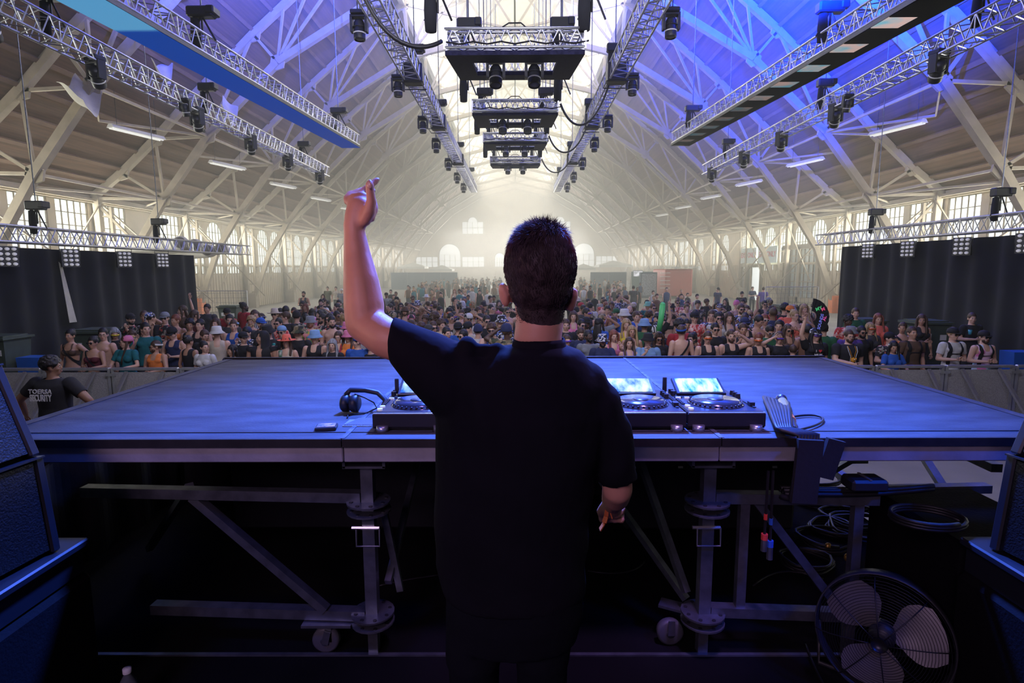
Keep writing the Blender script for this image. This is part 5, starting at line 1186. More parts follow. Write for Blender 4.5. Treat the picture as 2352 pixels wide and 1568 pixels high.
def hat_mesh(style, mat=None):
    key = (style, mat.name if mat else '')
    if key in _hats: return _hats[key]
    mb = MB(); c = (0, .015, 0); MT = mat or m_cloth
    if style == 'bucket': mb.lathe([(.001, .292), (.072, .29), (.088, .28), (.100, .205), (.104, .195), (.152, .150), (.150, .145), (.100, .190)], c, 28, sy=1.12)
    elif style == 'wide': mb.lathe([(.001, .30), (.05, .305), (.075, .29), (.094, .20), (.10, .185), (.165, .175), (.185, .19), (.184, .183), (.10, .178)], c, 28, sy=1.1)
    elif style in ('cap', 'backcap'):
        mb.lathe([(.001, .289), (.045, .282), (.080, .255), (.095, .215), (.098, .175), (.094, .174)], c, 24, sy=1.1)
        s = -1 if style == 'cap' else 1; vs = []; n = 10
        for zz in (0, .006):
            for i in range(n + 1): a = math.pi * i / n; vs.append((.078 * math.cos(a), .015 + s * .085 + s * .0, .182 + zz)); vs.append((.080 * math.cos(a), .015 + s * (.085 + .085 * math.sin(a)), .182 - .018 * math.sin(a) + zz))
        N_ = 2 * (n + 1); mb.add(vs, [(2 * i, 2 * i + 1, 2 * i + 3, 2 * i + 2) for i in range(n)] + [(N_ + 2 * i, N_ + 2 * i + 2, N_ + 2 * i + 3, N_ + 2 * i + 1) for i in range(n)] + [(2 * i + 1, N_ + 2 * i + 1, N_ + 2 * i + 3, 2 * i + 3) for i in range(n)])
        mb.ell((0, .015, .289), (.008, .008, .004), 8)
    elif style == 'beanie': mb.lathe([(.001, .305), (.05, .295), (.082, .26), (.097, .20), (.101, .16), (.101, .15), (.094, .15)], c, 24, sy=1.1)
    elif style == 'headband': mb.lathe([(.094, .175), (.098, .178), (.096, .212), (.090, .212)], c, 28, sy=1.12, rot=Matrix.Rotation(R(-8), 3, 'X'))
    elif style == 'bandana':
        mb.lathe([(.001, .287), (.045, .280), (.080, .253), (.096, .21), (.098, .168), (.094, .166)], c, 24, sy=1.1, rot=Matrix.Rotation(R(-5), 3, 'X')); mb.ell((0, .125, .15), (.025, .02, .02), 8); mb.ell((.01, .13, .11), (.02, .01, .04), 8)
    elif style == 'hood':
        mb.lathe([(.001, .30), (.06, .288), (.095, .25), (.112, .19), (.115, .10), (.12, .03), (.14, -.04)], (0, .035, 0), 24, sy=1.05)
        mb.f = [f for f in mb.f if not (sum(mb.v[i][1] for i in f) / len(f) < -.055 and sum(mb.v[i][2] for i in f) / len(f) < .235 and abs(sum(mb.v[i][0] for i in f) / len(f)) < .09)]; mb.m = [0] * len(mb.f)
    _hats[key] = mb.mesh('hat', MT, True); return _hats[key]
_gl = {}
def glass_mesh(kind):
    if kind in _gl: return _gl[kind]
    lens = {'sun': m_lensd, 'orange': m_lensr, 'violet': m_lensp, 'clear': m_eye, 'white': m_lensd, 'yellow': M('mirror_lens_yellow', (.8, .6, .05), .15, .3)}[kind]; fr = m_lenswt if kind == 'white' else m_frame
    mb = MB()
    if kind == 'clear':
        for s in (-1, 1): mb.path([(s * .031 + .024 * math.cos(a), -.106, .143 + .019 * math.sin(a)) for a in [i * math.pi / 8 for i in range(16)]], .002, 4, closed=True)
    elif kind in ('orange', 'violet', 'yellow'): mb.path([(x, -.112 + .045 * (abs(x) / .075) ** 2, .145) for x in (-.074, -.05, -.025, 0, .025, .05, .074)], [.012, .019, .02, .015, .02, .019, .012], 8, mi=1)
    else:
        for s in (-1, 1): mb.ell((s * .033, -.104, .143), (.027, .007, .018), 12, 1); mb.path([(s * .033 + .028 * math.cos(a), -.106, .143 + .019 * math.sin(a)) for a in [i * math.pi / 8 for i in range(16)]], .0028, 4, closed=True)
    mb.tube((-.01, -.108, .148), (.01, -.108, .148), .003, 5)
    for s in (-1, 1): mb.tube((s * .062, -.096, .147), (s * .080, .0, .143), .0028, 5)
    _gl[kind] = mb.mesh('glasses', [fr, lens], True); return _gl[kind]
q = MB(); q.ell((0, -.058, .052), (.046, .042, .038), 12); q.ell((0, -.10, .098), (.026, .008, .007), 8)
for s in (-1, 1): q.ell((s * .045, -.045, .075), (.02, .035, .035), 8)
_beard = {k: None for k in HC_}
def beard_mesh(c):
    if _beard[c] is None:
        _beard[c] = q.mesh('beard', m_hair[c], True)
    return _beard[c]
beard_mb = q
for k in HC_: _beard[k] = beard_mb.mesh('beard', m_hair[k], True)

CROWD = []; USED = {}
ENG = {'f': 'woman', 'm': 'man'}
def person(X, Y, H, sex='m', pose='dd', yaw=0, tilt=0, skin='light', hair=('short', 'brown'), hat=None, glasses=None, top=('tee', 'black'), bottom='pants', extra=(), label=None, rz=0, beard=False, heavy=0, group='audience behind the barrier', small=False, Z=0):
    B = body(sex, pose, yaw, tilt, heavy)
    t = thing('person', label, 'person', (X, Y, Z), group, rz); s = H / 1.765; t.scale = (s, s, s)
    ob('body', body_mesh(B, skin), t)
    st, c = top
    if st != 'none':
        if c in PAT: ob('shirt', cloth_mesh(B, st, PAT[c]), t)
        else: o = ob('shirt', cloth_mesh(B, st, m_cloth), t); o.color = (*COL[c], 1)
    o = ob('trousers' if bottom != 'shorts' else 'shorts', cloth_mesh(B, bottom, m_bottom), t)
    for e_ in extra:
        if e_ in ('strap', 'pack'): ob('shoulder_strap' if e_ == 'strap' else 'backpack_straps', cloth_mesh(B, e_, m_black), t)
    T = B['T']
    if hair: ob('hair', hair_mesh(*hair), t, T)
    if hat:
        h = hat[1]
        if h in PAT: ob('hat', hat_mesh(hat[0], PAT[h]), t, T)
        else: o = ob('hat', hat_mesh(hat[0]), t, T); o.color = (*COL[h], 1)
    if glasses: ob('glasses', glass_mesh(glasses), t, T)
    if beard: ob('beard', _beard[hair[1] if hair else 'brown'], t, T)
    CROWD.append((X, Y)); return t
HATN = {'bucket': 'bucket hat', 'wide': 'wide brimmed hat', 'cap': 'cap', 'backcap': 'backward cap', 'beanie': 'beanie', 'headband': 'headband', 'bandana': 'bandana', 'hood': 'hood'}
PATN = {'floral_red': 'red floral', 'floral_dark': 'dark floral', 'hawaiian': 'bright orange patterned', 'stripes': 'striped', 'camo': 'camouflage', 'bandana': 'black and white print', 'tiedye': 'pink and blue tie-dye'}
TOPN = {'tee': 'tee', 'long': 'long-sleeved top', 'tank': 'tank top', 'tube': 'strapless top', 'bra': 'bikini top', 'vest': 'open vest', 'none': 'bare shoulders'}
def P_(px, py, sex='m', pose='dd', label='', Y=None, H=None, **k):
    """place a person by where the top of the head (or hat) shows"""
    if Y is None:
        H = H or (1.70 if sex == 'f' else 1.78); p = at_z(px, py, H)
    else: p = at_y(px, py, Y); H = min(1.92, max(1.42, p.z))
    hat = k.get('hat'); H_ = H - (.02 if hat else 0)
    return person(p.x, p.y, H_, sex, pose, label=label, **k)
FR = 10.62
# ---- front row and the people just behind it, left to right
P_(160, 756, 'f', 'od', 'woman in dark bikini top and black trousers, dark hair, leftmost behind the barrier', Y=11.1, skin='tan', hair=('bun', 'black'), top=('bra', 'brown'), extra=('strap',))
P_(212, 772, 'f', 'lc', 'woman in brown strapless top with tiny sunglasses leaning over the barrier', Y=FR - .1, skin='tan', hair=('bun', 'black'), glasses='sun', top=('tube', 'burgundy'), extra=('strap',))
P_(287, 768, 'f', 'll', 'person with pink printed headscarf and sunglasses, teal jersey, leaning on barrier looking left', Y=FR - .1, yaw=-50, skin='light', hair=('braids', 'brown'), hat=('bandana', 'pink'), glasses='sun', top=('tee', 'teal'))
P_(355, 780, 'm', 'lc', 'person in orange tank with white headband and black scarf on the barrier', Y=FR - .1, yaw=-45, skin='tan', hair=('short', 'brown'), hat=('headband', 'white'), glasses='sun', beard=True, top=('tank', 'orange'))
P_(397, 748, 'm', 'cc', 'man in navy tank top and black cap looking down at his phone', Y=11.4, tilt=18, hair=('short', 'black'), hat=('cap', 'black'), top=('tank', 'navy'))
P_(432, 770, 'f', 'dd', 'woman seen from behind with black tied-up hair and black top', Y=10.75, rz=R(165), skin='tan', hair=('bun', 'black'), top=('tank', 'black'))
P_(468, 783, 'f', 'dd', 'person in white tee with dark hair tied back, looking right', Y=10.5, yaw=60, hair=('bun', 'black'), top=('tee', 'white'))
P_(468, 757, 'm', 'dd', 'young man with brown hair turning right behind the white tee', Y=11.4, yaw=55, tilt=10, hair=('short', 'brown'), top=('tee', 'black'))
P_(497, 748, 'm', 'dd', 'person with white bucket hat and beige sleeveless top, from behind', Y=11.3, rz=R(200), hair=('short', 'brown'), hat=('bucket', 'white'), top=('tank', 'cream'))
P_(262, 752, 'f', 'dc', 'woman with long grey-blonde hair and yellow glasses in black tee', Y=11.8, yaw=40, tilt=15, hair=('long', 'grey'), glasses='yellow', top=('tee', 'black'))
P_(302, 757, 'f', 'dd', 'woman with long brown hair and yellow lenses behind the pink headscarf', Y=11.7, yaw=35, tilt=12, hair=('long', 'brown'), glasses='yellow', top=('tee', 'black'))
P_(330, 747, 'f', 'cd', 'woman with dark sunglasses and dark jacket behind the orange tank', Y=12.4, hair=('long', 'brown'), skin='tan', glasses='sun', top=('long', 'charcoal'))
P_(299, 718, 'm', 'pd', 'bearded man in black cap and black shirt near the left curtain', Y=13.4, yaw=55, hair=('short', 'black'), hat=('cap', 'black'), beard=True, top=('tee', 'floral_dark'))
P_(330, 714, 'm', 'hd', 'man shading his eyes with his hand beside the left curtain', Y=13.8, skin='tan', yaw=20, hair=('short', 'brown'), top=('tee', 'black'))
P_(346, 715, 'm', 'dd', 'person with silvery bandana beside the man shading his eyes', Y=13.3, rz=R(150), hair=('short', 'brown'), hat=('bandana', 'bandana'), top=('tee', 'black'))
P_(377, 715, 'm', 'cp', 'man with grey cap and sunglasses in dark floral shirt', Y=13.3, yaw=15, hair=('short', 'brown'), hat=('cap', 'grey'), glasses='sun', top=('tee', 'floral_dark'))
P_(402, 722, 'f', 'dc', 'woman with red sunglasses pushed up, orange top, holding a drink', Y=12.9, yaw=-20, skin='tan', hair=('bun', 'red'), top=('tube', 'orange'))
P_(417, 695, 'f', 'rd', 'woman raising one arm in front of the left curtain edge', Y=15.2, yaw=-55, hair=('long', 'brown'), top=('tee', 'brown'))
P_(448, 712, 'f', 'dd', 'woman with long dark wavy hair in purple tones beside the curtain end', Y=14.5, rz=R(140), hair=('long', 'brown'), top=('long', 'burgundy'))
P_(435, 733, 'f', 'dd', 'smiling woman with curly dark hair behind the black cap', Y=12.5, skin='tan', yaw=20, hair=('curly', 'black'), top=('tank', 'black'))
P_(457, 733, 'm', 'dd', 'smiling man with moustache and short black hair', Y=12.4, yaw=-10, tilt=-6, hair=('short', 'black'), beard=False, top=('tank', 'black'))
P_(475, 698, 'm', 'dd', 'man in open dark shirt standing against the bin beyond the curtain', Y=16.4, hair=('short', 'black'), skin='tan', top=('long', 'charcoal'))
P_(494, 731, 'f', 'dd', 'woman with straight dark hair in patterned dress', Y=12.7, tilt=-5, hair=('long', 'brown'), top=('tank', 'brown'))
P_(521, 706, 'm', 'pd', 'man in red tee and black cap holding a phone, standing back left', Y=15.6, yaw=40, skin='brown', hair=('short', 'black'), hat=('cap', 'black'), top=('tee', 'red'))
P_(560, 690, 'm', 'dd', 'man with black hair bun in red polo seen from behind', Y=16.8, rz=R(150), yaw=-30, skin='dark', hair=('bun', 'black'), beard=True, top=('tee', 'red'))
P_(536, 732, 'm', 'dc', 'man with turquoise headband and blue basketball vest', Y=12.2, yaw=15, hair=('fade', 'brown'), hat=('headband', 'sky'), top=('tank', 'blue'))
P_(527, 722, 'm', 'dd', 'man with dark hair right behind the turquoise headband', Y=13.2, yaw=25, hair=('short', 'black'), top=('tee', 'charcoal'))
P_(567, 748, 'm', 'dp', 'man with white-rimmed sunglasses and dark headscarf, mid left', Y=11.8, tilt=10, glasses='white', hair=('short', 'black'), hat=('bandana', 'navy'), top=('tee', 'bandana'))
P_(558, 760, 'm', 'cd', 'man in black cap and black tee looking right, above the dark-fringed woman', Y=11.2, yaw=50, hair=('short', 'black'), hat=('cap', 'black'), top=('tee', 'black'))
P_(585, 712, 'f', 'dd', 'person with long brown hair in striped shirt looking right', Y=14.0, yaw=50, hair=('long', 'brown'), top=('tee', 'stripes'))
P_(599, 728, 'm', 'cd', 'man in blue cap turned right', Y=12.7, yaw=55, hair=('short', 'brown'), hat=('cap', 'blue'), top=('long', 'charcoal'))
P_(600, 759, 'm', 'cc', 'big man with black hood and sleeveless black top, hands clasped', Y=10.65, heavy=1, yaw=-45, skin='tan', hair=None, hat=('hood', 'black'), top=('vest', 'black'))
P_(532, 792, 'f', 'dd', 'small woman with black fringe looking left, just above the deck edge', Y=10.5, yaw=-35, skin='tan', hair=('long', 'black'), top=('tee', 'black'))
P_(616, 745, 'm', 'cc', 'bearded man in black bucket hat and black printed tee', Y=11.3, yaw=-20, tilt=12, hair=('short', 'black'), hat=('bucket', 'black'), beard=True, heavy=1, top=('tee', 'black'))
P_(646, 746, 'm', 'dd', 'person with pale blue cap turned back and sunglasses', Y=11.6, glasses='sun', hair=('short', 'blonde'), hat=('backcap', 'sky'), top=('tee', 'grey'))
P_(657, 768, 'f', 'cc', 'woman in brown and red brimmed hat with long brown hair and tattooed chest', Y=10.62, hair=('long', 'brown'), hat=('wide', 'coral'), top=('tank', 'cream'))
P_(685, 747, 'm', 'dd', 'man in camouflage bucket hat and black tee looking left', Y=11.3, yaw=-60, hair=('short', 'brown'), hat=('bucket', 'camo'), top=('tee', 'black'))
P_(630, 708, 'm', 'cc', 'man in straw brimmed hat and sunglasses, striped open shirt', Y=14.7, yaw=10, hair=('short', 'brown'), hat=('wide', 'cream'), glasses='sun', top=('vest', 'stripes'))
P_(657, 702, 'm', 'dd', 'man with cropped black hair from behind, beside the straw hat', Y=15.3, rz=R(170), skin='brown', hair=('fade', 'black'), top=('tee', 'olive'))
P_(655, 716, 'm', 'dd', 'man with brown quiff and sunglasses facing left', Y=13.9, yaw=-70, hair=('short', 'brown'), glasses='sun', top=('tee', 'black'))
P_(681, 713, 'm', 'dd', 'person in black beanie from behind with dark patterned top', Y=14.1, rz=R(180), hair=('short', 'black'), hat=('beanie', 'black'), top=('tee', 'floral_dark'))
P_(712, 725, 'm', 'cd', 'man in grey bucket hat with bright orange patterned shirt', Y=12.9, yaw=10, hair=('short', 'red'), hat=('bucket', 'grey'), beard=True, top=('tee', 'hawaiian'))
P_(722, 757, 'm', 'cc', 'man in blue and red bucket hat and black tank top at the deck edge', Y=10.6, hair=('short', 'brown'), hat=('bucket', 'sky'), top=('tank', 'black'))
P_(756, 720, 'm', 'dd', 'long-haired man with sunglasses in dark patterned jacket', Y=13.3, yaw=-15, hair=('long', 'black'), glasses='sun', top=('long', 'floral_dark'))
P_(763, 779, 'f', 'dd', 'woman with long silver-grey hair and black jacket at the deck edge', Y=10.5, skin='light', hair=('long', 'grey'), top=('long', 'black'))
P_(776, 761, 'f', 'cd', 'woman with braids and white glasses in red top', Y=11.3, hair=('braids', 'brown'), glasses='clear', top=('tank', 'red'))
P_(797, 738, 'm', 'dd', 'person in pink bucket hat and dark glasses, upper of the pink hats', Y=12.1, glasses='sun', hair=('short', 'brown'), hat=('bucket', 'pink'), top=('tee', 'white'))
P_(799, 757, 'f', 'dd', 'person in plain pink bucket hat with pink top, lower of the pink hats', Y=11.3, skin='tan', yaw=-10, hair=('long', 'brown'), hat=('bucket', 'pink'), top=('tee', 'orange'))
P_(821, 768, 'm', 'dd', 'man in backward blue cap and blue shirt facing left beneath the raised arm', Y=10.6, yaw=-75, hair=('short', 'black'), hat=('backcap', 'blue'), top=('tee', 'blue'))
P_(851, 783, 'm', 'dd', 'person with black hair from behind below the raised arm', Y=10.55, rz=R(170), hair=('afro', 'black'), top=('tee', 'black'))
P_(697, 669, 'm', 'cc', 'man in dark sleeveless shirt standing alone on the floor far left', skin='tan', H=1.85, hair=('short', 'black'), beard=True, top=('tank', 'charcoal'))
P_(737, 687, 'm', 'dp', 'bearded man in white shirt with dark hair, far left group', H=1.85, yaw=5, hair=('short', 'black'), beard=True, top=('tee', 'white'))
P_(742, 675, 'f', 'dd', 'woman in dark top with long hair behind the bearded man in white', hair=('long', 'brown'), top=('tee', 'navy'))
P_(752, 658, 'm', 'dd', 'man in olive tee standing at the back left with green bag', hair=('short', 'brown'), top=('tee', 'olive'))
P_(771, 658, 'm', 'dd', 'hazy man in pale clothes standing far left of the raised arm', hair=('short', 'brown'), top=('tee', 'cream'))
P_(784, 662, 'm', 'dd', 'person in white and blue cap beside the raised arm, far back', hat=('cap', 'white'), top=('tee', 'grey'))
# ---- centre, between the raised arm and the head
C_ = [
 (887, 671, 'm', 'dd', 'man in black cap and grey tee with shoulder strap, left end of the centre crowd', dict(hat=('cap', 'black'), skin='brown', top=('tee', 'grey'), extra=('strap',))),
 (911, 680, 'm', 'dd', 'bare-backed person in black cap behind the raised arm', dict(hat=('cap', 'black'), rz=R(180), top=('none', 'black'))),
 (935, 693, 'm', 'dd', 'man in black cap with white badge facing front, left centre', dict(hat=('cap', 'black'), top=('tee', 'black'))),
 (930, 704, 'm', 'dd', 'shirtless man in brown cowboy hat', dict(hat=('wide', 'brown'), hair=('long', 'brown'), beard=True, top=('none', 'black'))),
 (895, 697, 'm', 'dd', 'man with black hair and headphones left of the cowboy hat', dict(hair=('short', 'black'), yaw=-40, top=('tee', 'black'))),
 (976, 704, 'f', 'dd', 'woman in grey top with cross strap, left centre', dict(hair=('bun', 'brown'), glasses='sun', top=('tank', 'grey'), extra=('strap',))),
 (1000, 696, 'm', 'pd', 'man in bright blue tee facing away, left centre', dict(rz=R(180), hair=('short', 'brown'), top=('tee', 'blue'))),
 (967, 741, 'm', 'dd', 'man with dark sunglasses and brown hair above the raised sleeve', dict(Y=11.9, glasses='sun', hair=('curly', 'brown'), top=('tee', 'floral_dark'))),
 (984, 743, 'm', 'dd', 'person in dark cap from behind above the raised sleeve', dict(Y=11.7, rz=R(190), hat=('backcap', 'charcoal'), top=('tee', 'black'))),
 (995, 738, 'm', 'cc', 'man with aviator sunglasses and brown hair, near the sleeve', dict(Y=12.0, yaw=30, glasses='sun', hair=('short', 'brown'), top=('long', 'cream'))),
 (1014, 733, 'm', 'dd', 'man with bushy brown hair behind the aviator sunglasses', dict(Y=12.6, yaw=40, hair=('curly', 'brown'), top=('tee', 'cream'))),
 (1026, 751, 'm', 'pd', 'man holding up a phone beside the black backward cap', dict(Y=11.2, yaw=40, hair=('short', 'black'), top=('tee', 'black'))),
 (1052, 738, 'm', 'dd', 'man in black backward cap from behind, centre left', dict(Y=12.1, rz=R(180), hat=('backcap', 'black'), top=('tee', 'blue'))),
 (1063, 757, 'm', 'dd', 'man with slicked black hair and wraparound sunglasses, just over the shoulder', dict(Y=10.9, yaw=-40, glasses='sun', hair=('short', 'black'), top=('tee', 'burgundy'))),
 (1020, 772, 'm', 'dd', 'dark-haired man mostly hidden by the raised shoulder', dict(Y=10.6, hair=('short', 'black'), top=('tee', 'black'))),
 (1079, 736, 'm', 'dd', 'man in black cap bending down, centre left', dict(Y=12.1, yaw=-50, tilt=20, hat=('cap', 'black'), top=('tee', 'cream'))),
 (1098, 744, 'm', 'dd', 'person in navy beanie and pale top seen from behind', dict(Y=11.5, rz=R(180), hat=('beanie', 'navy'), top=('tee', 'white'))),
 (1129, 743, 'm', 'pp', 'curly-haired man holding his glasses with both hands, blue dungarees', dict(Y=11.1, glasses='sun', beard=True, hair=('curly', 'brown'), top=('tank', 'navy'))),
 (1118, 724, 'm', 'dd', 'man with pale forehead and sunglasses in black tee above the curly hair', dict(Y=12.8, yaw=20, glasses='sun', hair=('short', 'black'), top=('tee', 'black'))),
 (1151, 723, 'm', 'dd', 'person in black bucket hat with white flame print and black and white jacket', dict(Y=12.7, yaw=-60, hat=('bucket', 'bandana'), top=('long', 'bandana'))),
 (1060, 711, 'm', 'dd', 'man in white sunglasses and beige open shirt, centre left', dict(glasses='white', hair=('short', 'brown'), top=('vest', 'cream'))),
 (1027, 712, 'f', 'rd', 'blonde woman in black skirt dancing with an arm up', dict(hair=('long', 'blonde'), top=('bra', 'black'))),
 (1075, 705, 'm', 'dd', 'man in black tee with black backward cap turned away, beside the white sunglasses', dict(rz=R(150), hat=('backcap', 'black'), top=('tee', 'black'))),
 (1044, 664, 'f', 'dd', 'red-haired woman in the distance left of centre', dict(hair=('long', 'red'), top=('tank', 'cream'))),
 (979, 676, 'm', 'dd', 'person in white brimmed hat far back left of centre', dict(hat=('wide', 'white'), top=('tee', 'cream'))),
 (1062, 690, 'm', 'dd', 'person in white hooded top from behind, centre left', dict(rz=R(180), hair=('short', 'brown'), hat=('hood', 'white'), top=('long', 'white'))),
]
for px, py, sx, po, lb, kw in C_:
    kw.setdefault('hair', ('short', 'black')); P_(px, py, sx, po, lb, **kw)
